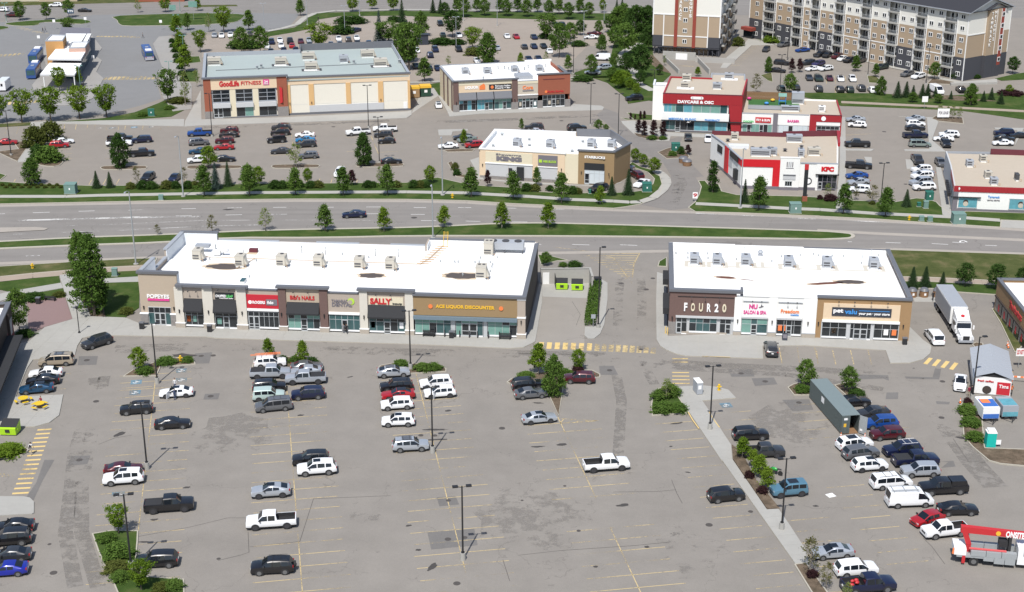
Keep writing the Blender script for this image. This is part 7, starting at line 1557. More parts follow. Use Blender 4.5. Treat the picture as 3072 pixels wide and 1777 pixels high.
W_(13,2215,910,2290,915,'sedan','silver','silver car behind the small tree on the grass',lod=2)
E_car(13,393,1325,98,'hatch','white','white small hatchback with black roof between gym and pizza row','roofdark')
W_(11,610,92,735,90,'suv','white','white SUV on the far street',lod=2)
W_(11,1075,152,975,152,'sedan','black','black sedan on the far street',lod=2)
W_(11,-20,145,55,148,'suv','white','white SUV at the left edge of the far street',lod=2)
W_(11,130,215,190,215,'pickup','maroon','dark red pickup truck behind the street trees',lod=2)
def hull(mb,x0,x1,w,z0,z1,r=.18,mi=0):
 "box with rounded long roof edges, along x";pr=[(w,z0),(w,z1-r),(w-r*.3,z1-r*.3),(w-r,z1),(-(w-r),z1),(-(w-r*.3),z1-r*.3),(-w,z1-r),(-w,z0)]
 for i in range(len(pr)):j=(i+1)%len(pr);mb.face([(x0,pr[i][0],pr[i][1]),(x1,pr[i][0],pr[i][1]),(x1,pr[j][0],pr[j][1]),(x0,pr[j][0],pr[j][1])][::-1],mi)
 mb.face([(x1,y,z)for y,z in pr],mi);mb.face([(x0,y,z)for y,z in pr][::-1],mi)
pm('bus_blue',(0.03,0.075,0.24),0.35,0.05,2)
pm('bus_silver',(0.38,0.38,0.42),0.4,0.05,2)
def wheelset(t,xs,y,r,w=.28,rim='rim'):
 for x in xs:
  for sy in(1,-1):o=tub(((0,-w/2,0),(0,w/2,0),r),16,'wheel','tyre',t,(x,sy*y,r));tub(((0,-w/2-.012,0),(0,w/2+.012,0),r*.55),12,'rim',rim,o)
def make_bus(c,h,label):
 t=thing('bus',label,'bus',(c.x,c.y,.016),h,'blue city buses at the station');mb=MB();hull(mb,-6.1,6.1,1.28,.35,3.0,.22);mb.build('body','bus_blue',t);mb=MB();hull(mb,-6.13,-5.7,1.285,.33,1.35,.05);mb.build('rear_panel','bus_silver',t)
 for sy in(1,-1):
  for k in range(7):mb=MB();y0,y1=sorted((sy*1.285,sy*1.31));mb.box(-5.2+k*1.5,-3.85+k*1.5,y0,y1,1.45,2.45);mb.build('side_window','glass_dark',t)
 bxb((6.1,6.13,-1.1,1.1,1.2,2.6),'windshield','glass_teal',t);bxb((-6.16,-6.13,-.95,.95,1.6,2.5),'rear_window','glass_teal',t);mb=MB();hull(mb,-5.6,-3.2,.9,3.0,3.3,.1);mb.build('roof_unit','cap_white',t);bxb((.4,1.6,-.45,.45,3.0,3.12),'roof_hatch','cap_light',t)
 for sy in(1,-1):bxb((-6.17,-6.13,sy*1.0-.1,sy*1.0+.1,1.0,1.4),'taillight','lamp_red',t)
 wheelset(t,(3.6,-3.0),1.14,.48);return t
def axis(t,a,b):p,q=g(t,*a),g(t,*b);return(p+q)/2,math.atan2((p-q).y,(p-q).x)
c,h=axis(11,(1760,630),(1835,775))
make_bus(c,h,'blue bus standing alone on the right of the depot')
c,h=axis(11,(370,985),(460,850))
make_bus(c,h,'blue bus nearest the white canopy')
c,h=axis(11,(400,790),(480,690))
make_bus(c,h,'blue bus beside the orange tile tower')
c=g(11,20,1110)
t=thing('minibus','white minibus cut by the left edge of the depot','minibus',(c.x,c.y+2.5,.016),R(95))
mb=MB()
hull(mb,-3.4,2.6,1.15,.4,2.9,.2)
hull(mb,2.6,3.6,1.0,.4,1.5,.1)
mb.build('body','paint_white',t)
bxb((-3.44,-3.41,-.45,.1,1.5,2.2),'rear_window','glass_dark',t)
bxb((-3.44,-3.41,.4,.8,1.3,2.2),'rear_window','glass_dark',t)
wheelset(t,(2.2,-2.0),1.0,.42)
c,h=axis(35,(1800,1440),(1490,960))
f_=g(35,1800,1446)
r_=g(35,1530,985)
h=math.atan2(f_.y-r_.y,f_.x-r_.x)
h=R(-93)
t=thing('semi_truck','white semi truck with long grey refrigerated trailer','semi truck',(f_.x+.1,f_.y+.3,.016),h)
mb=MB()
hull(mb,-15.9,-5.6,1.3,1.25,4.1,.06)
tr=mb.build('trailer','cap_white',t)
bxb((-15.85,-5.65,-1.27,1.27,4.1,4.115),'roof_skin','cap_light',tr)
bxb((-15.7,-5.8,1.31,1.33,1.5,3.9),'side_skin','unit_grey',tr)
bxb((-15.7,-5.8,-1.33,-1.31,1.5,3.9),'side_skin','unit_grey',tr)
bxb((-5.6,-5.2,-.95,.95,2.5,4.0),'cooling_unit','paint_white',tr)
for sy in(-.8,.8):bxb((-5.22,-5.17,sy-.22,sy+.22,2.7,3.6),'vent_grille','unit_dark',tr)
bxb((-6.5,-.9,-.5,.5,.6,1.0),'chassis','car_trim',t)
mb=MB()
hull(mb,-4.6,-2.1,1.2,1.0,2.9,.2)
mb.build('cab','paint_white',t)
mb=MB()
mb.face([(-4.6,1.15,2.9),(-4.6,-1.15,2.9),(-2.1,-1.1,2.9),(-2.1,1.1,2.9)])
mb.face([(-4.6,1.1,4.0),(-2.3,1.0,2.95),(-2.3,-1.0,2.95),(-4.6,-1.1,4.0)][::-1])
mb.face([(-4.6,1.1,4.0),(-4.6,1.15,2.9),(-2.2,1.05,2.9)])
mb.face([(-4.6,-1.1,4.0),(-2.2,-1.05,2.9),(-4.6,-1.15,2.9)])
mb.face([(-4.6,1.1,4.0),(-4.6,-1.1,4.0),(-4.6,-1.15,2.9),(-4.6,1.15,2.9)])
w_=mb.build('wind_deflector','paint_white',t)
tub(((-3.3,0,3.47),(-3.28,0,3.53),.3),12,'emblem','letter_red',w_)
mb=MB()
mb.face([(-2.1,1.05,2.75),(-2.1,-1.05,2.75),(-1.75,-1.0,2.0),(-1.75,1.0,2.0)][::-1])
mb.face([(-2.1,1.05,2.75),(-1.75,1.0,2.0),(-2.1,1.1,2.0)])
mb.face([(-2.1,-1.05,2.75),(-2.1,-1.1,2.0),(-1.75,-1.0,2.0)])
mb.build('windshield','car_glass',t)
mb=MB()
pr=[(-2.1,.8),(0,.6),(0,1.35),(-.15,1.6),(-1.75,2.0),(-2.1,2.0)]
for sy,fl in((.98,1),(-.98,-1)):mb.face([(x,sy*(.86 if x>-.3 else 1),z)for x,z in pr][::fl])
for i in range(len(pr)):(xa,za),(xb,zb)=pr[i],pr[(i+1)%len(pr)];ya,yb=.98*(.86 if xa>-.3 else 1),.98*(.86 if xb>-.3 else 1);mb.face([(xa,ya,za),(xb,yb,zb),(xb,-yb,zb),(xa,-ya,za)][::-1])
mb.build('bonnet','paint_white',t)
bxb((-.02,.04,-.5,.5,.75,1.4),'grille','car_trim',t)
for sy in(1,-1):bxb((-.5,.0,sy*.92-.14,sy*.92+.14,.85,1.25),'headlight','lamp_clear',t);bxb((-1.8,-1.65,sy*1.4-.12,sy*1.4+.12,1.9,2.5),'wing_mirror','cap_white',t);tub(((-4.8,sy*1.05,1.0),(-4.8,sy*1.05,4.0),.08),8,'exhaust_stack','rim',t);mb=MB();hull(mb,-1.4,-.1,.18,.75,1.2,.08);o=mb.build('mudguard','paint_white',t,(0,sy*1.02,0));bxb((-4.0,-2.6,sy*1.21-.012,sy*1.21+.012,1.9,2.6),'side_window','car_glass',t)
wheelset(t,(-1.0,-5.2,-6.4,-13.7,-14.9),1.02,.5,.4)
bxb((-.12,.06,-1.12,1.12,.35,.72),'bumper','cap_light',t)
p0,p1=g(55,1950,1165),g(55,2540,1215)
h=math.atan2((p1-p0).y,(p1-p0).x)
n_=Vector((-math.sin(h),math.cos(h),0))
o_=p0+n_*1.05
t=thing('crane_truck','crane truck with long red boom and grey tool boxes at the right edge','crane truck',(o_.x,o_.y,.016),h)
bxb((-1.7,7.0,-.5,.5,.65,1.0),'chassis','car_trim',t)
bxb((-1.9,4.4,-1.15,1.15,1.0,1.25),'deck','grey_metal',t)
for k in range(3):
 for sy in(-1,1):mb=MB();y0,y1=sorted((sy*.62,sy*1.2));mb.box(1.0+k*1.15,2.1+k*1.15,y0,y1,.5 if k else.75,1.25);mb.build('tool_box','grey_metal',t);bxb((-.4+k*1.65,1.2+k*1.65,y0,y1,1.26,1.9),'tool_box','grey_metal',t)
bxb((-2.2,-.9,-1.15,1.15,1.25,2.0),'rear_box','cap_white',t)
mb=MB()
mb.box(-.85,-.35,-.3,.3,1.25,2.3)
mb.face([(-.9,-.32,2.2),(-.3,-.32,2.2),(-1.0,-.32,4.1),(-1.6,-.32,4.1)])
mb.face([(-.9,.32,2.2),(-1.6,.32,4.1),(-1.0,.32,4.1),(-.3,.32,2.2)])
mb.face([(-.9,-.32,2.2),(-1.6,-.32,4.1),(-1.6,.32,4.1),(-.9,.32,2.2)])
mb.face([(-.3,.32,2.2),(-1.0,.32,4.1),(-1.0,-.32,4.1),(-.3,-.32,2.2)])
mb.build('turret','letter_red',t)
mb=MB()
mb.face([(-1.6,-.3,3.6),(8.5,-.28,3.35),(8.5,-.28,3.95),(-1.6,-.3,4.35)])
mb.face([(-1.6,.3,3.6),(-1.6,.3,4.35),(8.5,.28,3.95),(8.5,.28,3.35)])
mb.face([(-1.6,-.3,4.35),(8.5,-.28,3.95),(8.5,.28,3.95),(-1.6,.3,4.35)])
mb.face([(-1.6,-.3,3.6),(-1.6,.3,3.6),(8.5,.28,3.35),(8.5,-.28,3.35)])
mb.face([(-1.6,-.3,3.6),(-1.6,-.3,4.35),(-1.6,.3,4.35),(-1.6,.3,3.6)])
bm_=mb.build('boom','letter_red',t)
me=text_mesh('ONSITE',1,.02,bold=.04,width=2.0)
me.materials.append(M['sign_white'])
lt=link('lettering',me,bm_,(4.2,-.33,3.78))
lt.rotation_euler=(0,R(2),0)
tub(((2.4,-.29,3.85),(2.4,-.36,3.85),.27),14,'emblem','letter_yellow',bm_)
mb=MB()
mb.tube((-.6,-.7,2.0),(3.4,-.7,1.95),.09,n=6)
mb.tube((-.6,-.9,2.0),(3.4,-.9,1.95),.06,n=6)
mb.build('stowed_bars','letter_red',t)
mb=MB()
mb.box(3.6,3.9,-.5,.5,1.25,3.5)
mb.box(2.6,3.5,-.5,.5,2.3,3.0)
mb.build('boom_rest','car_trim',t)
mb=MB()
hull(mb,4.6,6.3,1.1,.6,2.6,.15)
mb.build('cab','paint_white',t)
mb=MB()
hull(mb,6.3,7.8,.9,.6,1.6,.15)
mb.build('bonnet','paint_white',t)
for sy in(1,-1):bxb((5.2,6.1,sy*1.11-.012,sy*1.11+.012,1.7,2.35),'side_window','car_glass',t);bxb((-1.3,-.95,sy*1.05-.12,sy*1.05+.12,.25,1.2),'outrigger','letter_red',t)
wheelset(t,(0,6.4),.98,.52,.35)
tub(((-2.25,-.9,1.25),(-2.25,-.9,1.9),.16,.1),8,'cone','letter_orange',t)
c,h=axis(54,(1750,150),(1815,168))
t=thing('motorcycle','small bright green motorcycle behind the walk trees','motorcycle',(c.x,c.y,.016),h)
for x in(.68,-.68):tub(((0,-.07,0),(0,.07,0),.31),16,'wheel','tyre',t,(x,0,.31))
mkb(lambda m:m.ball((.15,0,.72),.55,.18,.24),'fairing','paint_green',t)
mkb(lambda m:m.ball((-.5,0,.82),.38,.14,.09),'seat','car_trim',t)
mb=MB()
mb.tube((.68,0,.31),(.42,0,.95),.05,n=6)
mb.tube((.42,-.32,.98),(.42,.32,.98),.025,n=6)
mb.build('fork','rim',t)
bxb((-.25,.25,-.14,.14,.25,.55),'engine','car_trim',t)
fl_,fr_=g(45,285,1112),g(45,470,1105)
bl_=g(44,2378,660)
ax=(fl_-bl_).normalized()
h=math.atan2(ax.y,ax.x)
Lc=12.2
pm('container_grey',(0.085,0.105,0.105),0.6,0.08,2)
pm('container_roof',(0.16,0.20,0.205),0.6,0.06,2)
nn=Vector((-ax.y,ax.x,0))
cc=fl_+nn*1.22
t=thing('shipping_container','long grey shipping container with its end doors open','container',(cc.x,cc.y,.016),h)
Lc=(fl_-bl_).length
mb=MB()
mb.box(-Lc,0,-1.22,-1.17,.12,2.7)
nr=int(Lc/.28)
for k in range(nr):x=-Lc+.1+k*.28;mb.box(x,x+.14,-1.255,-1.22,.2,2.6)
mb.build('side_wall','container_grey',t)
bxb((-Lc,0,1.17,1.22,.12,2.7),'side_wall','container_grey',t)
bxb((-Lc,-Lc+.05,-1.17,1.17,.12,2.7),'end_wall','container_grey',t)
bxb((-Lc,0,-1.25,1.25,2.7,2.78),'roof','container_roof',t)
bxb((-Lc+.05,0,-1.17,1.17,0,.12),'floor','wood',t)
mb=MB()
mb.box(.0,.06,-1.22,-.1,.15,2.68)
for k in range(2):mb.tube((.1,-1.0+k*.55,.2),(.1,-1.0+k*.55,2.6),.03,n=6)
d=mb.build('door','container_grey',t)
ublock('label_plate','sign_white',.065,.08,-1.0,-.4,2.1,2.4,d)
ublock('label_plate','letter_yellow',.065,.08,-1.0,-.6,1.1,1.6,d)
mb=MB()
mb.box(0,1.15,0,.06,.15,2.68)
for k in range(3):mb.box(.2+k*.3,.32+k*.3,-.03,0,.8,2.2)
d=mb.build('door','grey_metal',t,(0.05,1.24,0))
d.rotation_euler=(0,0,R(35))
ublock('label_plate','sign_white',.15,.55,-.05,-.03,.5,.8,d)
ublock('label_plate','sign_white',-Lc*.62,-Lc*.62+1.0,-1.275,-1.257,1.5,2.3,t)
def trailer(t0,a,lab,m1,m2,w=1.1,L=3.4,H=1.9):c=g(t0,*a);t=thing('trailer',lab,'trailer',(c.x,c.y+.3,.016),R(-88));mb=MB();hull(mb,-L-1.0,-1.0,w,.5,.5+H,.12);b=mb.build('body',m1,t);bxb((-1.0,-.97,-w*.95,w*.95,.55,1.2),'front_panel',m2,b);bxb((-L*.75-1,-1.3,-w*.9,w*.9,.5+H,.52+H),'roof_panel',m2,b);mb=MB();mb.tube((-1.0,.8,.5),(0,0,.45),.06,n=6);mb.tube((-1.0,-.8,.5),(0,0,.45),.06,n=6);mb.tube((0,0,0),(0,0,.9),.05,n=6);mb.build('drawbar','car_trim',t);wheelset(t,(-L*.55-1,),w+.1,.36,.22);return t
pm('banner_blue',(0.04,0.13,0.42),0.6,0.2,3)
tt=trailer(45,(2140,1010),'white trailer with blue patterned top and ladder frame, left of two','cap_white','banner_blue',1.15,3.6,1.7)
ublock('print','letter_orange',-3.6,-2.4,-.9,.3,2.23,2.25,tt)
tt=trailer(45,(2375,985),'silver box trailer beside the blue patterned trailer','cap_light','glass_blue',1.1,3.2,1.6)
c=g(45,2110,1278)
t=thing('portable_toilet','turquoise portable toilet with white roof','portable toilet',(c.x,c.y+.6,.13),R(-3))
pm('turquoise',(0.01,0.42,0.36),0.5,0.06,3)
bxb((-.6,.6,-.6,.6,0,2.0),'cabin','turquoise',t)
bxb((-.45,.45,-.63,-.603,.1,1.85),'door','turquoise',t)
mb=MB()
mb.box(-.65,.65,-.65,.65,2.0,2.08)
mb.prism([(-.5,-.5),(.5,-.5),(.5,.5),(-.5,.5)],2.08,2.35)
mb.build('roof','cap_white',t)
c=g(45,2192,1262)
t=thing('sign_board','small white notice board beside the turquoise toilet','sign',(c.x,c.y,.13),0)
bxb((-.35,.35,-.02,.02,.25,.9),'board','sign_white',t)
mb=MB()
for sx in(-.3,.3):mb.tube((sx,.03,0),(sx,.03,.9),.02,n=5)
mb.build('frame','grey_metal',t)
# = TREES, SHRUBS, HEDGES
leafmat('leaf_fresh',(.075,.140,.014),(.190,.270,.036))
leafmat('leaf_mid',(.055,.112,.022),(.130,.205,.045))
leafmat('leaf_dark',(.026,.062,.014),(.070,.125,.032))
leafmat('leaf_pale',(.120,.165,.040),(.230,.280,.085))
leafmat('leaf_spruce',(.026,.054,.022),(.075,.120,.058))
leafmat('leaf_blue',(.040,.065,.055),(.090,.130,.110))
leafmat('leaf_purple',(.028,.014,.016),(.080,.040,.042))
leafmat('leaf_olive',(.060,.078,.018),(.140,.160,.044))
leafmat('leaf_sparse',(.085,.090,.035),(.170,.160,.065))
pm('bark',(.085,.068,.055),.95,.3,6,obj=True)
pm('bark_pale',(.26,.23,.19),.95,.25,6,obj=True)
rng=random.Random(5)
def leaf(mb,c,s,flat_=0.0):a=Vector((rng.gauss(0,1),rng.gauss(0,1),rng.gauss(0,1)*(1-flat_))).normalized();b=a.orthogonal().normalized();b.rotate(Matrix.Rotation(rng.uniform(0,6.28),3,a));d=a.cross(b);w=s*rng.uniform(.55,1.0);h=s*rng.uniform(.8,1.3);mb.face([c-b*w*.5,c+d*h*.5,c+b*w*.5,c-d*h*.5])
def crown_mesh(kind,k):
 "crown of a tree one unit tall: leaf clumps gathered on limb ends, with gaps between";mb=MB();tk=MB()
 if kind=='spruce':
  tk.tube((0,0,0),(0,0,.95),.022,.004,6);z=.05
  while z<.985:
   rad=.235*(1-z)**.85+.008;nb=max(4,int(15*(1-z)+4));off=rng.random()*6
   for i in range(nb):
    t=off+6.283*i/nb+rng.uniform(-.15,.15);L=rad*rng.uniform(.78,1.12)
    for q in range(6):
     u=(q+.6)/6;c=Vector((math.cos(t)*L*u,math.sin(t)*L*u,z-.085*u*u+.02+rng.uniform(-.006,.006)));s=.055*(1.05-u*.5)*(1.15-z*.55)
     for _ in range(2):d=Vector((math.cos(t+rng.uniform(-.9,.9)),math.sin(t+rng.uniform(-.9,.9)),-.35+rng.uniform(-.2,.2))).normalized()*s*1.3;sd=Vector((-d.y,d.x,rng.uniform(-.3,.3)*s)).normalized()*s*.38;mb.face([c-sd,c+d,c+sd])
   z+=.038
  return mb,tk
 base,top,prof,ncl,nl,ls={'round':(.26,1.0,lambda u:.34*math.sin(math.pi*min(1,.10+u*.90))**.6,120,30,.060),'vase':(.26,1.0,lambda u:(.06+.40*u**.8)*(1 if u<.7 else max(.1,1-((u-.7)/.3)**2*.75)),120,26,.058),'tear':(.22,1.0,lambda u:.25*(1-u)**.75*min(1,.35+u*5)+.015,115,30,.056),'oval':(.06,1.0,lambda u:.30*math.sin(math.pi*min(1,.16+u*.84))**.7,190,34,.054),'column':(.08,1.0,lambda u:.125*math.sin(math.pi*min(1,.22+u*.76))**.6,95,30,.048),'poplar':(.10,1.0,lambda u:.185*math.sin(math.pi*min(1,.25+u*.74))**.6,240,30,.032),'sparse':(.24,1.0,lambda u:.22*math.sin(math.pi*min(1,.18+u*.80))**.7,56,14,.050),'shrub':(.0,1.0,lambda u:.62*math.sqrt(max(.02,1-u*u)),150,26,.12),}[kind];cls=[]
 for i in range(ncl):u=rng.random()**.85;t=rng.uniform(0,6.283);lob=1+.16*math.sin(3*t+k*2.1+u*4)+.10*math.sin(5*t+k);r=prof(u)*lob*math.sqrt(rng.uniform(.22,1.0));cls.append(Vector((r*math.cos(t),r*math.sin(t),base+(top-base)*u)))
 for c in cls:
  cr=ls*rng.uniform(.75,1.7)
  for _ in range(int(nl*rng.uniform(.6,1.3))):
   o=Vector((rng.gauss(0,.55),rng.gauss(0,.55),rng.gauss(0,.42)))*cr;p=c+o
   if p.z<.01:p.z=.01+rng.random()*.05
   leaf(mb,p,ls*rng.uniform(.5,1.0))
 if kind=='shrub':
  for i in range(5):c=rng.choice(cls);tk.tube((0,0,0),c*.8,.02,.006,4)
  return mb,tk
 th=base+(top-base)*(.75 if kind in('tear','poplar','column','sparse','oval')else.4);r0={'vase':.020,'oval':.03,'poplar':.016}.get(kind,.014);tk.tube((0,0,0),(0,0,th*.5),r0*1.15,r0*.8,7);tk.tube((0,0,th*.5),(rng.uniform(-.015,.015),rng.uniform(-.015,.015),th),r0*.8,r0*.3,6)
 for c in rng.sample(cls,min(len(cls),22)):zb=max(base*.85,min(th,c.z-Vector((c.x,c.y)).length*(1.3 if kind!='vase' else 1.0)));tk.tube((0,0,zb),c,r0*.38,r0*.10,4,caps=False)
 return mb,tk
PROTO={}
def proto(kind,leafm,k,bark='bark'):
 key=(kind,leafm,k,bark)
 if key not in PROTO:
  base=(kind,k)
  if base not in PROTO:mb,tk=crown_mesh(kind,k);PROTO[base]=(mb.mesh('crown','leaf_mid'),tk.mesh('trunk','bark'))
  c,t=PROTO[base]
  if leafm!='leaf_mid' or bark!='bark':c,t=c.copy(),t.copy();c.materials[0]=M[leafm];t.materials[0]=M[bark]
  PROTO[key]=(c,t)
 return PROTO[key]
KINDS_={'r':('round','leaf_fresh'),'R':('round','leaf_mid'),'v':('vase','leaf_fresh'),'V':('vase','leaf_mid'),'t':('tear','leaf_mid'),'f':('tear','leaf_fresh'),'o':('oval','leaf_dark'),'O':('oval','leaf_mid'),'d':('round','leaf_dark'),'c':('column','leaf_fresh'),'C':('column','leaf_dark'),'s':('spruce','leaf_spruce'),'b':('spruce','leaf_blue'),'p':('column','leaf_purple'),'P':('tear','leaf_purple'),'x':('sparse','leaf_sparse'),'y':('sparse','leaf_pale'),'l':('poplar','leaf_mid')}
NTREE=[0]
def tree(code,t,x,y,ytop,w,label,group=None,t2=None,z=.08):b=g(t,x,y);h=max(1.2,height_at(b,t2 or t,x,ytop));kind,lm=KINDS_[code];NTREE[0]+=1;cm,tm=proto(kind,lm,NTREE[0]%3,'bark_pale' if code in 'fxy' else 'bark');nm={'spruce':'spruce_tree','column':'columnar_tree'}.get(kind,'deciduous_tree');o=thing(nm,label,'tree',(b.x,b.y,z),rng.uniform(0,6.28),group);o.scale=(h*w,h*w,h);link('trunk',tm,o);link('crown',cm,o);return o
def shrub(t,x,y,wd,ht,label,lm='leaf_mid',group=None,z=.12,ln=1.0):b=g(t,x,y);NTREE[0]+=1;cm,tm=proto('shrub',lm,NTREE[0]%3);o=thing('shrub',label,'shrub',(b.x,b.y,z),rng.uniform(-.15,.15),group);o.scale=(wd/1.24*ln,wd/1.24,ht);link('stems',tm,o);link('crown',cm,o);return o
tree('r',41,1690,340,70,1.05,'round leafy tree on the island with the yellow hydrant')
tree('f',42,830,165,-45,1.3,'young tree behind the SUV with orange ladders')
tree('f',42,1250,245,-12,1.25,'young tree above the grey sedan on the kerbed island')
tree('f',43,1600,375,20,1.25,'bright loose tree, left of the trio by the crosswalk')
tree('O',43,1790,650,165,.80,'tall dense tree in the triangular island')
tree('r',43,2085,330,92,.95,'small bright tree above the dark red crossover')
tree('R',44,2330,540,220,1.0,'round tree at the far end of the grey container',t2=44)
tree('R',45,375,600,300,1.0,'round tree right of the grey container')
tree('v',51,1310,820,515,1.0,'bright small tree at the top of the lower left island')
tree('v',51,1560,1440,1130,1.1,'bright small tree at the foot of the lower left island')
tree('f',44,1565,1400,1160,1.5,'first bright young tree in the bed beside the raised walk')
tree('f',54,1610,190,-40,1.5,'second bright young tree beside the raised walk',t2=54)
tree('f',54,1690,330,100,1.4,'third bright young tree beside the raised walk')
tree('f',54,1540,90,-100,1.4,'fourth young tree between first and second beside the raised walk')
tree('x',55,150,1225,870,1.1,'thin browning tree in front of the silver blue sedan')
tree('x',55,330,1440,1140,1.0,'thin bare tree in front of the white SUV at bottom right')
tree('y',55,560,1560,1370,1.4,'yellow green treetop at the bottom edge by the blue pickup')
tree('y',44,640,700,440,1.1,'wispy pale tree in the grassy bed at the raised walk')
tree('l',31,1150,1085,115,1.0,'tall dense poplar beside the promenade')
tree('l',31,1030,1000,88,.9,'second tall poplar just behind the first at the promenade')
tree('d',31,1230,1070,640,.7,'lower leafy tree at the poplar foot')
tree('R',31,245,1310,790,.72,'leafy tree between plaza and dark shop end')
tree('R',33,1690,475,320,1.2,'low round tree at the back corner of the liquor shop')
for i,(x,y,yt,c_)in enumerate(((1150,748,490,'s'),(1305,732,485,'s'),(1515,752,550,'s'))):tree(c_,35,x,y,yt,1.35,['leftmost','middle','rightmost'][i]+' spruce of three behind the pet shop bins','spruces behind the bins')
for i,(x,y,yt)in enumerate(((1790,730,460),(2165,765,475),(2490,750,510))):tree('d',35,x,y,yt,1.1,['first','second','third'][i]+' round dark tree along the verge right of the semi trailer','round trees by the tan path')
for i,(t,x,y,yt,c_)in enumerate(((22,55,1012,650,'t'),(22,605,1008,640,'t'),(22,1160,998,675,'t'),(22,1740,1003,670,'t'),(22,2278,1003,640,'t'),(23,785,1025,668,'t'),(23,1295,1055,720,'t'),(23,1880,1100,740,'t'),(23,2350,1112,890,'f'),(24,1765,1178,785,'t'),(25,315,1228,875,'t'),(25,825,1262,915,'t'))):tree(c_,t,x,y,yt,1.15,'verge street tree number %s, counting from the west'%['one','two','three','four','five','six, left of the drive-through','seven, before the grill','eight, before the coffee shop','nine, small','ten, before the chicken restaurant','eleven, by the restaurant walk','twelve'][i],'street trees on the verge')
for i,(t,x,y,yt,c_)in enumerate(((31,1918,108,-20,'x'),(22,150,1452,1245,'x'),(22,795,1435,1165,'y'),(22,1522,1438,1125,'t'),(22,2235,1437,1160,'f'),(23,455,1388,1135,'f'),(23,1158,1402,1098,'f'),(23,1720,1402,1098,'f'))):tree(c_,t,x,y,yt,1.25,'young median tree, %s from the west'%['first, nearly bare','second, sparse','third, sparse and yellowish','fourth, narrow','fifth','sixth','seventh','eighth'][i],'young trees on the road median')
tree('o',21,1462,672,262,.85,'dense egg-shaped evergreen beside the white pickup')
tree('o',22,1992,645,255,.85,'dense egg-shaped evergreen below the white pickups')
tree('r',22,110,675,415,1.15,'round green tree on the bed by the white SUV')
tree('y',22,1170,665,380,1.35,'pale spreading tree on the bed right of the slate sedan')
tree('O',21,398,875,560,1.1,'broad dark conical tree by the verge bed')
tree('s',21,1178,912,700,1.25,'left of the two small spruces near the teal cabinet')
tree('s',21,1338,908,712,1.3,'right of the two small spruces near the teal cabinet')
tree('x',21,1668,880,650,.8,'spindly young tree left of the black off-roader')
tree('x',21,2240,862,665,1.0,'spindly young tree behind the street lamp')
tree('b',22,195,922,600,1.1,'bluish spruce on the verge')
tree('s',22,345,890,580,.95,'brownish spruce right of the bluish one')
tree('t',22,565,900,645,1.2,'leafy tree left of a broad bright one on the verge')
tree('r',22,715,885,660,1.0,'broad bright tree on the verge near the lot')
tree('r',22,1312,862,680,.9,'bright round tree above the verge hedge')
tree('P',22,1848,882,700,1.3,'purple-leaved young tree on the verge')
tree('y',22,2185,880,655,.8,'thin tree left of the fifth street tree')
tree('r',23,285,858,650,.95,'round tree at the drive-through entrance corner')
tree('P',23,985,898,700,.9,'thin purple tree in front of the grill')
tree('t',23,1578,888,665,1.0,'small layered tree in front of the tax office')
tree('s',23,2490,1000,770,1.2,'dark spruce at the coffee shop front, left of two')
tree('s',24,180,995,675,1.05,'tall spruce at the coffee shop corner')
tree('f',23,695,400,205,1.0,'young tree between parked cars left of the grill')
tree('t',23,1395,210,72,1.0,'narrow young tree behind the grill roof')
tree('R',23,2330,215,90,1.3,'bushy tree behind the coffee shop, left')
tree('R',23,2420,222,140,1.3,'bushy tree behind the coffee shop, right')
for i,(x,y,yt)in enumerate(((265,605,440),(365,662,510),(495,748,548))):tree('r',24,x,y,yt,1.1,['upper','middle','lower'][i]+' tree of three along the coffee shop car park kerb','trees along the coffee shop kerb')
tree('C',24,1205,968,590,1.15,'dark narrow conifer leaning beside the drive-through lane')
tree('s',24,1592,1090,800,.9,'slim spruce by the street lamp before the restaurant')
tree('P',24,905,505,390,1.5,'dark red tree beside the green cabinet')
for i,(x,y,yt)in enumerate(((305,240,85),(372,275,98),(490,290,92),(605,292,105))):tree('p',24,x,y,yt,1.5,['first','second','third','fourth'][i]+' purple columnar tree in the daycare corner bed','purple columns by the daycare')
for i,(x,y,yt)in enumerate(((210,80,0),(265,85,20),(328,75,-20),(375,70,-22))):tree('p',24,x,y,yt,1.3,['first','second','third','fourth'][i]+' small dark columnar tree on the lawn left of the daycare','dark columns left of the daycare')
tree('s',25,875,1010,900,1.0,'small dark treetop behind street tree twelve')
tree('s',25,1078,1138,925,1.35,'small spruce on the lawn before the dental lot')
tree('x',25,665,1100,880,1.4,'twiggy tree right of the restaurant lot cars')
tree('x',25,465,1060,890,1.0,'thin young tree before the white SUV')
tree('y',25,120,1045,860,1.0,'thin leafy tree in front of the restaurant door')
for i,(x,y,yt)in enumerate(((-15,1500,1170),(268,1492,1110),(618,1482,1080),(968,1448,1060),(1297,1432,1045))):tree('v',11,x,y,yt,1.05,['leftmost','second','third','fourth','fifth and rightmost'][i]+' vase-shaped elm in the row below the bus depot','elms below the bus depot')
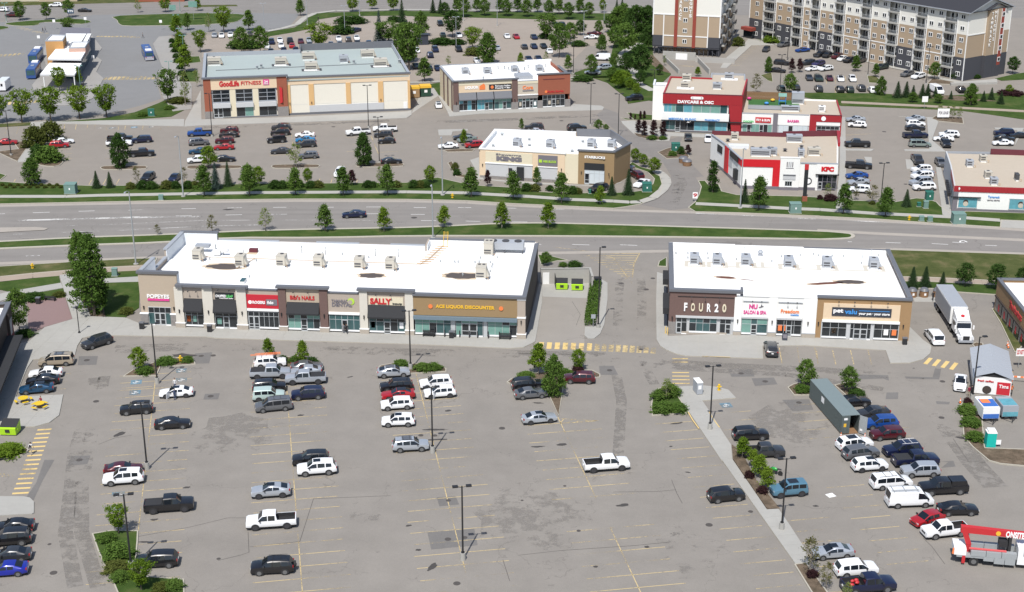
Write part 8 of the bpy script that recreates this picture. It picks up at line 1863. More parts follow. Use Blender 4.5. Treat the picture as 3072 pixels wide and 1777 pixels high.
for x,y,yt,c_,w,lb in((245,250,25,'R',.95,'dense round tree on the depot lawn, left'),(565,245,45,'R',.9,'round tree on the depot lawn, middle'),(838,215,5,'R',1.0,'round tree behind the blue bus sign'),(830,400,225,'V',1.4,'spreading tree behind the bus station roof'),(725,1115,830,'v',.9,'vase tree in front of the white canopy'),(1680,155,5,'y',1.2,'thin street tree, left of three at the top'),(2012,150,-25,'r',1.1,'round street tree, middle of three at the top'),(2405,135,-20,'f',1.2,'street tree, right of three at the top'),(2150,440,195,'f',1.3,'first tree of the station promenade row'),(2195,660,400,'f',1.3,'second tree of the station promenade row'),(2250,880,560,'f',1.2,'third tree of the station promenade row'),(2280,370,165,'t',1.1,'narrow tree at the far end of the promenade'),(2435,640,380,'v',.9,'tree left of the gym back corner'),(2045,1255,860,'V',.9,'tall tree in the promenade corner bed'),(2255,1290,880,'y',.7,'thin tree beside the gym corner bed'),(2395,1060,850,'y',.9,'thin tree against the gym side wall'),(965,1050,820,'f',.8,'small tree at the canopy corner')):tree(c_,11,x,y,yt,w,lb)
for t,x,y,yt,c_,w,lb in((12,110,390,165,'y',.9,'thin tree on the lawn left of the silver cars'),(12,290,400,95,'v',.95,'vase tree behind the row of pale cars'),(12,595,370,135,'t',1.3,'conical tree above the black SUV'),(12,1220,195,-5,'t',1.2,'conical tree at the far crossing'),(12,505,660,350,'R',1.0,'bushy tree behind the gym, left of two'),(12,735,660,340,'R',1.0,'bushy tree behind the gym, right of two'),(12,1450,600,300,'v',1.5,'wide vase tree behind the middle of the gym'),(12,1855,145,-40,'r',1.1,'street tree on the far lawn, first'),(12,2090,118,-45,'r',1.1,'street tree on the far lawn, second'),(12,2350,135,-45,'r',1.1,'street tree on the far lawn, third'),(12,2455,275,-10,'s',1.0,'dark spruce at the end of the far lawn'),(12,2180,505,120,'b',.9,'grey green spruce behind the gym'),(12,2290,530,270,'V',1.5,'wide bushy tree behind the gym east end'),(12,2480,760,300,'O',1.0,'tall tree at the gym back corner'),(13,30,860,300,'V',.9,'tall leafy tree rising beside the gym east wall'),(13,180,440,150,'O',1.0,'dense tree near the dark shelter'),(13,560,455,140,'d',1.05,'big dark round tree in the far lot'),(13,218,995,715,'t',1.3,'young tree right of the gym corner'),(13,510,800,685,'y',1.5,'small pale tree behind the pizza roof, left'),(13,800,600,345,'v',1.2,'wide vase tree of the twin island'),(13,985,780,410,'O',1.0,'big dense tree of the twin island'),(13,320,160,-25,'s',1.2,'dark spruce by the far street, left'),(13,412,165,-25,'s',1.2,'dark spruce by the far street, right'),(13,462,190,40,'d',1.2,'dark round tree below the spruces'),(13,1690,480,180,'V',1.2,'tall spreading tree in the open lot'),(13,1855,700,300,'R',.9,'very tall leafy tree behind the pizza shops'),(13,1990,545,290,'R',1.0,'leafy tree on the round bed'),(13,2372,650,430,'t',1.4,'conical tree above the white van'),(13,2110,430,255,'d',1.1,'dark tree beyond the round bed'),(13,2240,930,680,'R',.9,'tree in front of the silver SUV on the grass'),(13,1690,760,640,'y',1.3,'pale small tree behind the pizza roof, right'),(13,1382,790,650,'f',1.2,'small tree behind the pizza roof, middle'),(13,1960,880,680,'t',1.1,'young tree at the pizza roof corner'),(13,2480,400,190,'d',1.3,'dark tree at the lot edge near the apartments'),(13,2380,160,0,'r',.8,'lollipop tree by the far street'),(13,2330,420,260,'R',1.0,'leafy tree left of the maroon sedan'),(13,2500,1000,820,'R',1.2,'bushy tree on the park slope edge')):tree(c_,t,x,y,yt,w,lb)
for i,(x,y,yt)in enumerate(((605,150,-30),(690,210,-25),(855,155,-40),(945,195,0),(1130,160,-30),(1212,200,0),(1345,155,-40),(1462,210,5),(1590,155,-45),(1730,195,10),(1850,180,-30),(1965,238,40),(2105,175,-30),(2215,228,40))):tree('R' if i%2 else 't',13,x,y,yt,1.05 if i%2 else 1.2,'%s row tree of the far lawn, %s from the west'%('front' if i%2 else 'back',ORD[i//2]),'double row of trees on the far lawn')
for i,(x,y,yt,c_)in enumerate(((20,590,310,'R'),(140,680,300,'R'),(270,500,90,'d'),(370,480,110,'d'),(150,910,660,'d'),(320,950,560,'d'),(560,920,790,'d'),(330,1050,860,'d'),(60,1080,870,'r'),(200,1100,960,'r'),(60,420,100,'R'),(430,620,330,'d'),(120,400,60,'R'),(10,830,660,'R'),(420,300,80,'d'),(40,180,-10,'s'),(105,180,-20,'s'),(280,1160,1020,'r'),(620,800,680,'y'))):tree(c_,14,x,y,yt,1.05,'%s on the park slope, %s'%('spruce' if c_=='s' else 'leafy tree',['at the path bend','tall beside the path','tall dark one near the end wall','close to the end wall','low dark one in the middle','dark one above the ramp','small one at the ramp foot','dark one near the daycare wall','bright one at the lower left','bright one near the lower path','high on the left','under the end wall corner','second row high left','left edge middle','topmost by the wall','left of the pair','right of the pair','lowest bright one','thin one beside the ramp wall'][i]))
for t,x,y,yt,c_,w,lb in((14,1880,890,700,'O',.8,'dense tree on the small triangle bed'),(14,1025,930,820,'f',1.5,'yellowish shrub tree at the ramp end'),(14,1730,1140,905,'x',1.2,'thin tree by the daycare fence'),(14,2140,1140,910,'R',1.0,'tree between cars in the verge row'),(14,2165,890,720,'P',1.0,'purple tree on the planted island, left'),(14,2260,880,720,'P',1.1,'purple tree on the planted island, right'),(15,465,870,680,'t',1.3,'conical tree in the apartment lot centre'),(15,705,940,780,'t',1.2,'conical tree on the lot bed near the wall'),(15,770,1160,940,'O',.95,'dense tree on the verge right of the white hatchback'),(15,1860,1280,1030,'O',1.1,'large dense tree on the verge near the dark SUV'),(15,655,745,610,'C',1.6,'narrow cedar against the tan wall, left'),(15,765,772,622,'C',1.5,'narrow cedar against the tan wall, right'),(15,1290,870,770,'C',1.6,'small cedar at the balcony foot'),(15,1420,965,770,'R',1.1,'bushy tree at the corner balconies'),(15,2370,900,700,'d',1.1,'dark tree at the end wall garage'),(15,2325,1150,1040,'r',1.2,'bright shrub tree at the far right verge'),(15,1100,840,740,'d',1.2,'dark bush tree at the charcoal wall'),(15,1000,800,700,'d',1.0,'dark bush at the charcoal wall, left')):tree(c_,t,x,y,yt,w,lb)
for i,(x,y,yt)in enumerate(((970,1190,990),(1075,1185,990),(1160,1180,1035),(1270,1195,1020),(1335,1195,1020),(1430,1185,1055),(1620,1210,1105),(2015,1238,1105),(2110,1215,1065),(2225,1268,1110),(1155,1250,1130),(1465,1260,1150))):tree('s' if i<10 else 'R',15,x,y,yt,1.45,'%s on the apartment verge, %s from the left'%('spruce' if i<10 else 'small leafy tree',ORD[i%10]),'spruces on the apartment verge')
for i,(x,y,yt)in enumerate(((1480,1440,1280),(1575,1440,1300),(1640,1450,1290),(1725,1450,1310))):tree('y',15,x,y,yt,1.1,['first','second','third','fourth'][i]+' upright tree of the clump by the white signboard','upright trees by the signboard')
for t,x,y,wd,ht,lm,lb in((21,430,420,5.5,4.6,'leaf_olive','huge loose shrub at the red crossover'),(21,620,330,6.0,4.0,'leaf_olive','tall wispy shrub behind the red crossover'),(21,600,590,6.0,3.2,'leaf_mid','broad green shrub at the bed tip'),(21,470,560,4.0,3.0,'leaf_dark','dark shrub in the middle of the corner bed'),(41,1760,370,2.6,.9,'leaf_mid','low shrub under the island tree'),(41,2020,250,3.2,.8,'leaf_mid','low hedge left of the yellow hydrant'),(41,2285,235,1.8,.8,'leaf_mid','round low shrub right of the yellow hydrant'),(42,1150,250,1.9,1.0,'leaf_mid','shrub left of the island tree'),(42,1370,265,2.0,1.0,'leaf_dark','dark shrub right of the island tree'),(42,1010,225,1.5,.8,'leaf_dark','little shrub beside the ladder SUV'),(43,190,330,2.6,.9,'leaf_mid','low shrub right of the lamp base, first'),(43,330,325,2.4,.9,'leaf_mid','low shrub right of the lamp base, second'),(42,2440,290,2.4,.9,'leaf_mid','low shrub left of the lamp base'),(43,1450,420,2.6,.7,'leaf_mid','low shrub behind the black SUV'),(43,1930,390,2.2,.8,'leaf_mid','low shrub beside the dark red crossover'),(43,2080,340,1.8,.7,'leaf_purple','purple shrub under the small bright tree'),(44,560,690,2.6,1.3,'leaf_mid','shrub at the top of the grassy bed'),(44,700,640,2.8,1.5,'leaf_mid','tall shrub in the grassy bed'),(44,600,830,3.2,1.1,'leaf_mid','wide shrub at the foot of the grassy bed, left'),(44,780,830,2.8,1.0,'leaf_mid','wide shrub at the foot of the grassy bed, right'),(44,2300,590,2.4,.9,'leaf_mid','low shrub at the container end'),(45,480,640,2.4,.8,'leaf_dark','low dark shrub above the black sedan'),(51,1180,900,2.2,.9,'leaf_mid','low shrub in the lower left island, first'),(51,1300,1080,3.4,1.5,'leaf_mid','large shrub in the lower left island'),(51,1280,1235,2.8,1.0,'leaf_olive','olive shrub in the lower left island'),(51,1320,1330,2.2,.9,'leaf_mid','small shrub near the island foot'),(51,1920,1420,2.0,.9,'leaf_mid','shrub by the white kerb at the bottom'),(51,1780,1440,2.0,.7,'leaf_olive','low olive shrub at the bottom island'),(41,90,1350,4.2,1.1,'leaf_fresh','bright hedge in the left kerbed bed'),(45,1830,850,3.0,1.0,'leaf_mid','hedge clump in the site bed, top'),(45,1860,1000,2.8,1.0,'leaf_mid','hedge clump in the site bed, middle'),(45,1910,1180,2.6,1.0,'leaf_mid','hedge clump in the site bed, lower'),(45,1820,740,1.2,.8,'leaf_purple','brown shrub at the site bed corner'),(54,1500,200,1.3,.8,'leaf_purple','dark shrub under the walk trees, upper'),(54,1640,370,1.4,.8,'leaf_purple','dark shrub under the walk trees, lower'),(55,180,1290,1.4,.7,'leaf_purple','dry shrub at the thin tree foot'),(31,400,890,4.0,.9,'leaf_dark','low hedge behind the plaza bench'),(31,720,850,2.2,.7,'leaf_olive','low shrub at the plaza edge'),(31,300,1330,3.0,.8,'leaf_dark','shrub bed under the plaza tree'),(31,1540,1060,2.4,.9,'leaf_olive','grassy shrub at the chicken shop path'),(31,1170,1060,1.8,.7,'leaf_mid','groundcover shrub at the poplar foot'),(33,2040,490,2.6,.9,'leaf_dark','shrub behind the bin yard wall, right'),(33,1900,485,1.6,.6,'leaf_mid','shrub behind the bin yard wall, left'),(12,1760,290,7,2.2,'leaf_dark','dark shrub mass on the far lawn bed, left'),(12,1900,285,7,2.2,'leaf_dark','dark shrub mass on the far lawn bed, right'),(12,1730,410,8,2.6,'leaf_dark','dark shrub mass beside the lamp in the far lot'),(12,450,590,6,2.4,'leaf_dark','dark hedge mass between the bushy trees, left'),(12,620,590,6,2.2,'leaf_dark','dark hedge mass between the bushy trees, right'),(12,2360,260,5,1.5,'leaf_dark','dark shrub left of the spruce on the far lawn'),(13,420,535,8,1.6,'leaf_dark','low hedge in the far lot island'),(13,620,540,5,1.5,'leaf_dark','low hedge right in the far lot island'),(13,820,670,6,2.0,'leaf_olive','shrubs under the twin island trees'),(13,1670,470,4,1.6,'leaf_dark','shrub under the tall spreading tree'),(13,2090,560,5,1.5,'leaf_dark','shrub on the round bed'),(13,2140,980,6,1.2,'leaf_dark','hedge at the pizza shop path'),(11,2160,1250,6,1.2,'leaf_olive','low hedge in the promenade corner bed'),(11,2060,1330,3,.9,'leaf_mid','low shrub right of the green board'),(11,1740,1415,3,.9,'leaf_mid','low shrub left of the green board'),(24,470,320,2.5,.8,'leaf_mid','low shrub under the purple columns, left'),(24,600,322,2.0,.7,'leaf_mid','low shrub under the purple columns, right'),(24,720,520,2.0,1.0,'leaf_mid','shrub at the green cabinet'),(24,820,500,1.8,1.6,'leaf_dark','conifer shrub beside the red tree'),(25,160,1060,3.0,1.1,'leaf_purple','purple shrubs at the restaurant corner'),(25,30,1050,1.2,.8,'leaf_purple','small purple shrub left of the restaurant corner'),(25,665,1110,1.4,.6,'leaf_olive','ground shrub at the twiggy tree'),(14,1960,510,8,1.8,'leaf_fresh','bright shrubs along the apartment entrance'),(14,1520,560,4,2.5,'leaf_olive','shrub by the balcony wing'),(14,100,980,6,2.4,'leaf_fresh','bright bushes on the park slope'),(14,60,1000,5,2.4,'leaf_fresh','bright bushes at the slope edge'),(14,200,1050,5,2.0,'leaf_mid','green bushes low on the slope'),(15,1680,960,2.5,2.2,'leaf_dark','dark bush at the corner entrance'),(15,1930,955,2.5,1.0,'leaf_dark','low shrub at the end wall'),(15,2350,1150,7,.9,'leaf_purple','low red hedge at the far right verge'),(23,590,700,1.8,1.6,'leaf_olive','upright shrub beside the striped path at the grill'),(23,610,755,1.8,1.1,'leaf_dark','dark shrub at the striped path end')):shrub(t,x,y,wd,ht,lb,lm)
for i,(t,x,y,wd)in enumerate(((21,1590,920,2.2),(21,1730,920,2.8),(21,1850,920,2.6),(21,2030,918,2.8),(21,2130,915,2.4),(21,2290,915,2.6),(21,2370,912,2.4),(22,910,915,2.8),(22,1010,912,2.6),(22,1120,910,2.2),(22,1210,905,2.2),(22,1350,908,2.4),(22,1440,905,2.4),(22,2040,905,2.4),(22,2110,902,2.0),(22,2390,900,2.2),(22,570,915,2.2),(23,90,905,2.6),(23,165,905,2.4),(23,245,905,2.0),(23,1460,945,2.6),(23,1560,948,2.4),(23,1740,945,1.8),(23,2020,980,2.6),(23,2080,980,2.0))):shrub(t,x,y,wd,wd*.55,'dark verge hedge shrub, %s from the west'%ORD[i],'leaf_dark' if i%3 else 'leaf_olive','hedge shrubs along the verge')
for i in range(16):x,y=30+(i%8)*95+(i//8)*45,888+(i//8)*26;shrub(21,x,y,1.0,.5,'little olive tuft in the verge, %s from the west in the %s row'%(ORD[i%8],'back' if i<8 else 'front'),'leaf_olive','tufts in the verge')
for i,(x,y)in enumerate(((2090,520),(2100,580),(2120,640),(2140,705),(2150,765),(2190,845),(2200,920),(2230,990))):shrub(11,x,y,2.2,1.2,'dark round shrub along the station promenade, %s from the back'%ORD[i],'leaf_dark','shrubs along the station promenade')
hd=thing('hedge','trimmed green hedge between bin lane and kerb right of the liquor shop','hedge',(0,0,0))
a_,b_=g(33,2300,720),g(33,2225,1215)
mb=MB()
for i in range(3200):u=rng.random();p=a_.lerp(b_,u)+Vector((rng.uniform(-.95,.95),rng.uniform(-.3,.3),0));leaf(mb,Vector((p.x,p.y,.1+rng.random()**.6*1.15)),.26)
mb.build('foliage','leaf_mid',hd)
mb=MB()
for i in range(14):p=a_.lerp(b_,(i+.5)/14);mb.tube((p.x,p.y,0),(p.x+rng.uniform(-.2,.2),p.y,.9),.03,.01,5)
mb.build('stems','bark',hd)
# = LAMPS, STREET FURNITURE, PEOPLE
def lamp(t,x,y,label,h=9.3,arms=2,base=.95,mat='black_metal',rot=9.5,group='car park lamps',hz=.11,span=.75):
 p=g(t,x,y);o=thing('parking_lamp',label,'street lamp',(p.x,p.y,.0),R(rot),group)
 if base:mkb(lambda m:m.tube((0,0,0),(0,0,base),.33,.31,14),'footing','concrete',o)
 mb=MB();mb.tube((0,0,base),(0,0,h),hz,hz*.8,8);mb.tube((0,0,base),(0,0,base+.1),hz*2,hz*2,8);mb.build('pole',mat,o)
 for s in((-1,1)if arms==2 else(1,)if arms==1 else()):tub(((0,0,h-.12),(s*span*.75,0,h-.02),.05),6,'arm',mat,o);bxb((*sorted((s*span*.6,s*(span*.6+.62))),-.22,.22,h-.06,h+.1),'lamp_head',mat,o)
 return o
for a in((41,1912,490,'black twin lamp at the kerbed island beside accessible bays'),(51,1622,100,'black twin lamp behind the black crossover'),(51,1448,1200,'black twin lamp in the lower left green island'),(43,48,318,'black twin lamp on the island by the silver fastback'),(43,316,1330,'black twin lamp beside the silver SUV in the middle column'),(53,620,1103,'black twin lamp on round concrete base at the bottom centre'),(44,1172,1052,'black twin lamp at the upper end of the raised walk'),(54,1853,770,'black twin lamp at the lower bend of the raised walk')):lamp(*a)
lamp(45,1885,665,'tall black lamp in front of the small kiosk',9.3,1,.6)
lamp(33,2328,1235,'tall black lamp on the kerb by the service lane',13.5,1,.7,span=.5)
for a in((21,137,515,'dark twin lamp in the mulch bed at the far left'),(22,148,285,'dark twin lamp near the bright blue pickup'),(22,2048,175,'dark lamp left of the white pickups'),(22,2180,605,'dark twin lamp behind the oval evergreen'),(23,2232,150,'dark twin lamp behind the coffee shop'),(24,58,290,'dark twin lamp at the side street bend'),(25,768,1105,'dark lamp in the restaurant lot'),(13,2025,905,'dark lamp at the pizza shop corner'),(14,486,1340,'dark lamp left of the daycare'),(15,612,925,'dark lamp in the apartment lot'),(14,2112,750,'dark lamp at the planted island'),(14,2020,1135,'dark lamp at the daycare fence'),(15,1320,1030,'dark lamp near the corner balconies')):lamp(*a,h=10.5 if a[0]!=25 else 8.6,base=.5,group='dark lamps of the north lots',hz=.10)
for a in((13,1100,318,'pale lamp in the open far lot'),(12,1762,425,'pale lamp beside the dark shrub mass'),(13,602,575,'pale lamp by the low hedge'),(13,2150,495,'pale lamp near the white sedan'),(13,690,255,'pale lamp left of the far lot edge'),(13,2395,400,'pale lamp at the far right of the lot'),(12,785,392,'pale lamp at the depot exit'),(12,1305,310,'pale lamp at the far crossing path'),(12,1940,195,'pale lamp at the far lawn edge'),(11,2155,425,'green lamp of the station promenade, first'),(11,2200,600,'green lamp of the station promenade, second'),(11,2235,690,'green lamp of the station promenade, third'),(11,2070,1030,'green lamp of the station promenade, fourth'),(11,980,1085,'green lamp at the canopy corner'),(11,80,268,'pale lamp at the top left street'),(11,2190,150,'dark mast by the far street')):lamp(*a,h=9.5 if a[0]!=11 else 6.5,base=.4,mat='cap_light' if a[0]!=11 else 'glass_green',group='pale lamps',hz=.09)
def cobra(t,x,y,t2,ytop,label):
 p=g(t,x,y);h=height_at(p,t2,x,ytop);o=thing('street_light',label,'street lamp',(p.x,p.y,0),0,'galvanised street lights of the main road');tub(((0,0,0),(0,0,.25),.45),12,'footing','concrete',o);mkb(lambda m:m.tube((0,0,.25),(0,0,h-.6),.15,.09,8),'pole','grey_metal',o);mb=MB()
 for q in range(6):a,b=q/6,(q+1)/6;mb.tube((0,-2.2*a,h-.6+.6*math.sin(a*1.57)),(0,-2.2*b,h-.6+.6*math.sin(b*1.57)),.05,n=5)
 mb.build('arm','grey_metal',o);bxb((-.14,.14,-2.9,-2.15,h-.08,h+.06),'lamp_head','cap_light',o)
cobra(31,1652,465,21,915,'street light left of the long shop row')
cobra(21,2228,1018,21,250,'street light on the verge left of the blue spruce')
cobra(23,437,1000,23,260,'street light on the verge at the drive-through entrance')
cobra(33,320,145,23,835,'street light right behind the long shop roof')
cobra(24,1540,1158,24,400,'street light before the chicken restaurant')
p=g(31,965,1300)
t=thing('path_lamp','short black post lamp on the promenade','street lamp',(p.x,p.y,.13))
mb=MB()
mb.tube((0,0,0),(0,0,.3),.22,.12,10)
mb.tube((0,0,.3),(0,0,4.0),.07,n=8)
mb.build('pole','black_metal',t)
mb=MB()
mb.tube((0,0,4.0),(0,0,4.35),.12,.24,10)
mb.tube((0,0,4.35),(0,0,4.42),.3,.12,10)
mb.build('lamp_head','black_metal',t)
pm('lime',(.36,.62,.02),.45,.05,3)
def dumpster(t,x,y,rot,label,m1='lime',w=1.9,d=1.5,lid='black_canvas'):p=g(t,x,y);o=thing('dumpster',label,'dumpster',(p.x,p.y,.04),R(rot),'lime green dumpsters');mb=MB();a,b=[(-w/2,0),(w/2,0),(w/2,d),(-w/2,d)],None;mb.face([(-w/2,.1,.1),(w/2,.1,.1),(w/2,0,1.05),(-w/2,0,1.05)]);mb.face([(w/2,d,.1),(-w/2,d,.1),(-w/2,d,1.6),(w/2,d,1.6)]);mb.face([(-w/2,d,.1),(-w/2,.1,.1),(-w/2,0,1.05),(-w/2,d,1.6)]);mb.face([(w/2,.1,.1),(w/2,d,.1),(w/2,d,1.6),(w/2,0,1.05)]);mb.face([(-w/2,0,1.05),(w/2,0,1.05),(w/2,.35,1.12),(-w/2,.35,1.12)]);mb.box(-w/2-.12,w/2+.12,.5,.66,.7,.85);mb.build('bin',m1,o);mb=MB();mb.face([(-w/2-.04,.3,1.16),(w/2+.04,.3,1.16),(w/2+.04,d+.04,1.68),(-w/2-.04,d+.04,1.68)]);mb.face([(-w/2-.04,.3,1.10),(w/2+.04,.3,1.10),(w/2+.04,.3,1.16),(-w/2-.04,.3,1.16)]);mb.build('lid',lid,o);ublock('label_plate','car_trim',-.3,.3,-.04,-.006,.5,.9,o);return o
dumpster(33,1885,775,-3,'lime green dumpster with black lid, left of two in the bin yard')
dumpster(33,2070,785,-3,'lime green dumpster with black lid, right of two in the bin yard')
dumpster(41,95,1130,-3,'lime green dumpster beside the left crosswalk',w=2.2,d=1.9)
for x,y,m1,lid,lb in((235,1180,'leaf_spruce','letter_yellow','dark green waste compactor with yellow lid beside the gym'),(95,1195,'stucco_ochre','letter_yellow','ochre and yellow waste skip against the gym wall')):p=g(13,x,y);o=thing('waste_skip',lb,'dumpster',(p.x,p.y,.02),R(12));pm('skip_green',(.012,.05,.03),.6,.1,3);bxb((-1.4,1.4,0,2.6,.15,2.4),'bin','skip_green' if x>200 else m1,o);bxb((-1.5,1.5,-.05,2.7,2.4,3.0),'lid',lid,o);ublock('label_plate','sign_white',-.4,.4,-.03,-.002,1.2,1.9,o)
def trash(t,x,y,label,m1='black_metal'):p=g(t,x,y);o=thing('trash_bin',label,'trash bin',(p.x,p.y,.13),R(-5),'black litter bins');bxb((-.34,.34,-.3,.3,0,1.0),'bin',m1,o);bxb((-.38,.38,-.34,.34,1.0,1.12),'lid','cap_grey',o)
for a in((31,1728,1250,'black litter bin left of the chicken shop door'),(32,120,1285,'black litter bin at the pier left of the wraps shop'),(33,545,1360,'black litter bin left of the liquor shop door'),(35,1058,1440,'black litter bin at the pet shop corner'),(31,470,945,'black litter bin on the brick plaza'),(11,1005,1060,'black litter bin at the bus canopy')):trash(*a)
def bench(t,x,y,rot,label):
 p=g(t,x,y);o=thing('bench',label,'bench',(p.x,p.y,.13),R(rot),'black slatted benches')
 for k in range(4):ublock('slat','car_trim',-.9,.9,-.25+k*.15,-.13+k*.15,.42,.46,o)
 for k in range(3):ublock('back_slat','car_trim',-.9,.9,.34,.38,.52+k*.14,.62+k*.14,o)
 for s in(-1,1):mb=MB();mb.box(s*.82-.03,s*.82+.03,-.25,.36,0,.42);mb.box(s*.82-.03,s*.82+.03,.38,.42,0,.95);mb.build('leg','black_metal',o)
bench(33,265,1345,-5,'black bench left at the liquor shop front')
bench(33,1190,1380,-5,'black bench right at the liquor shop front')
bench(31,620,905,170,'dark bench on the brick plaza')
for i,x in enumerate((340,462,590,645,762,862,992,1128,1262)):p=g(33,x,1345+(x-340)*.035);o=thing('bollard','black steel bollard %s liquor shopfront'%['at the left bench of the','right of the left bench of the','left of the bin side door of the','left of the sliding door of the','before the sliding door of the','right of the sliding door of the','in the middle right of the','left of the right bench of the','right of the right bench of the'][i],'bollard',(p.x,p.y,.13),0,'black bollards of the liquor shop');tub(((0,0,0),(0,0,1.1),.09),10,'post','black_metal',o);mkb(lambda m:m.ball((0,0,1.1),.09,.09,.06,8,4),'cap','black_metal',o)
def hydrant(t,x,y,label):
 p=g(t,x,y);o=thing('fire_hydrant',label,'hydrant',(p.x,p.y,.13),0,'yellow hydrants');pm('hydrant_yellow',(.62,.40,.02),.5,.05,3);mb=MB();mb.tube((0,0,0),(0,0,.1),.24,n=10);mb.tube((0,0,.1),(0,0,.78),.16,n=10);mb.ball((0,0,.8),.18,.18,.16,10,6);mb.build('barrel','hydrant_yellow',o)
 for a,b in(((-.34,0,.55),(.34,0,.55)),((0,-.3,.5),(0,0,.5))):tub((a,b,.09),8,'outlet','hydrant_yellow',o)
hydrant(41,2195,228,'yellow fire hydrant between shrubs on the left island')
hydrant(44,1282,580,'yellow fire hydrant at the head of the raised walk')
hydrant(31,398,515,'pale yellow fire hydrant on the verge by the tan path')
hydrant(23,557,1035,'pale yellow fire hydrant on the verge before the grill')
hydrant(25,1115,1305,'pale yellow fire hydrant on the verge before the dental lot')
pm('teal_box',(.14,.23,.205),.6,.06,3)
pm('green_box',(.022,.125,.095),.6,.06,3)
def cabinet(t,x,y,w,d,h,label,m1='teal_box',rot=0,z=.11):
 p=g(t,x,y);o=thing('utility_cabinet',label,'utility box',(p.x,p.y,z),R(rot));bxb((-w/2-.1,w/2+.1,-.1,d+.1,-.1,.06),'pad','concrete',o);bxb((-w/2,w/2,0,d,.06,h),'cabinet',m1,o);mb=MB();mb.face([(-w/2-.05,-.06,h),(w/2+.05,-.06,h),(w/2+.05,d+.05,h+.12),(-w/2-.05,d+.05,h+.12)]);mb.face([(-w/2-.05,-.06,h),(-w/2-.05,d+.05,h+.12),(-w/2-.05,d+.05,h),(-w/2-.05,d,h)]);mb.build('lid',m1,o)
 if w>1:ublock('label_plate','sign_white',-.12,.12,-.02,-.002,h*.45,h*.65,o)
for a in((21,850,990,2.3,1.9,2.0,'large teal transformer cabinet on the verge near two spruces'),(24,2215,1225,2.2,1.6,1.9,'large teal transformer cabinet before the chicken restaurant'),(25,1725,1358,2.4,1.9,2.0,'large teal transformer cabinet at the dental shop corner'),(24,410,965,1.9,1.7,1.7,'green transformer cabinet beside the coffee car park','green_box'),(24,760,470,1.9,1.5,1.7,'green transformer cabinet on the side street island','green_box'),(25,1365,1068,1.5,1.2,1.7,'green transformer cabinet by the dental lot','green_box'),(11,1840,1420,1.6,.3,1.8,'green board cabinet at the bus depot bed','green_box'),(21,1955,1065,.9,.6,1.0,'small grey green pedestal left on the verge'),(25,1320,1165,.9,.6,1.4,'pale green pedestal below the green transformer'),(25,1267,1320,.9,.6,.9,'pale green pedestal on the lower verge, left of two'),(25,1372,1326,.9,.6,.9,'pale green pedestal on the lower verge, right of two'),(25,1236,1145,.7,.5,.8,'dark green pedestal beside the pale one','green_box'),(31,1392,612,.9,.7,1.3,'pale green pedestal behind the promenade poplar'),(23,2225,985,.5,.5,.8,'dark pedestal before the coffee shop','green_box')):cabinet(*a)
for i,x in enumerate((1150,1292,1455)):p=g(35,x,850);o=thing('waste_well','round wood-clad waste well with dark lid, %s of three by the pet shop'%['left','middle','right'][i],'waste container',(p.x,p.y,.02),0,'waste wells by the pet shop');tub(((0,0,0),(0,0,1.1),.75),18,'drum','wood',o);mkb(lambda m:m.tube((0,0,1.1),(0,0,1.5),.82,.5,18),'lid','cap_grey',o);ublock('label_plate','sign_white',-.16,.16,-.78,-.74,.4,.8,o)
pave(P((35,1160,860,1480,850,1470,918,1180,915)),.03,'bin_pad','concrete')
p=g(33,2320,712)
o=thing('bin','blue black waste bin behind the hedge by the kerb lamp','waste container',(p.x,p.y,.02))
bxb((-.6,.6,-.5,.5,0,1.3),'body','paint_navy',o)
bxb((-.65,.65,-.55,.55,1.3,1.4),'lid','car_trim',o)
p=g(44,1030,625)
o=thing('donation_bin','grey and white donation bin at the head of the raised walk','donation bin',(p.x,p.y+.6,.13),R(12))
bxb((-.42,.42,-.9,.9,.05,1.75),'body','unit_grey',o)
bxb((-.45,.45,-.93,.93,1.75,1.85),'roof','cap_white',o)
ublock('print','sign_white',-.25,.2,-.925,-.905,.8,1.4,o)
def picnic(t,x,y,label,rot):
 p=g(t,x,y);o=thing('picnic_table',label,'picnic table',(p.x,p.y,.13),R(rot),'yellow picnic tables');pm('table_yellow',(.62,.43,.02),.5,.06,3);tub(((0,0,.70),(0,0,.75),.72),20,'table_top','table_yellow',o)
 for k in range(4):a=k*math.pi/2+.4;c,s=math.cos(a),math.sin(a);mkb(lambda m:m.obox(Vector((c*1.05,s*1.05,0)),Vector((c,s,0)),Vector((-s,c,0)),.16,.42,.42,.46),'seat','table_yellow',o);tub(((c*1.05,s*1.05,.42),(0,0,.08),.035),5,'seat_arm','stucco_ochre',o)
 tub(((0,0,0),(0,0,.7),.06),8,'pedestal','stucco_ochre',o)
picnic(41,290,730,'yellow round picnic table nearest the dark shop',10)
picnic(41,485,795,'yellow round picnic table with a person seated',40)
def cone(t,x,y,label):p=g(t,x,y);o=thing('traffic_cone',label,'traffic cone',(p.x,p.y,.02),0,'orange traffic cones');bxb((-.2,.2,-.2,.2,0,.05),'base','car_trim',o);mkb(lambda m:m.tube((0,0,.05),(0,0,.8),.15,.03,10),'cone','letter_orange',o);mkb(lambda m:m.tube((0,0,.4),(0,0,.55),.103,.078,10),'band','sign_white',o)
for a in((45,575,1155,'orange cone at the container door'),(45,1735,730,'orange cone at the site bed corner'),(35,2310,1450,'orange cone at the cafe kerb'),(45,2320,60,'orange cone behind the kiosk'),(45,285,1150,'orange cone behind the white SUV at the container'),(45,1890,620,'orange cone at the kiosk lamp foot')):cone(*a)
kf=g(45,1890,610)
ko=Bld('kiosk','small site kiosk with grey gabled roof and printed coffee panel','kiosk',(kf.x,kf.y),0)
e2=g(45,2200,640)-kf
Wk=max(5.0,e2 .length)
ko.ang=math.atan2(e2 .y,e2 .x)
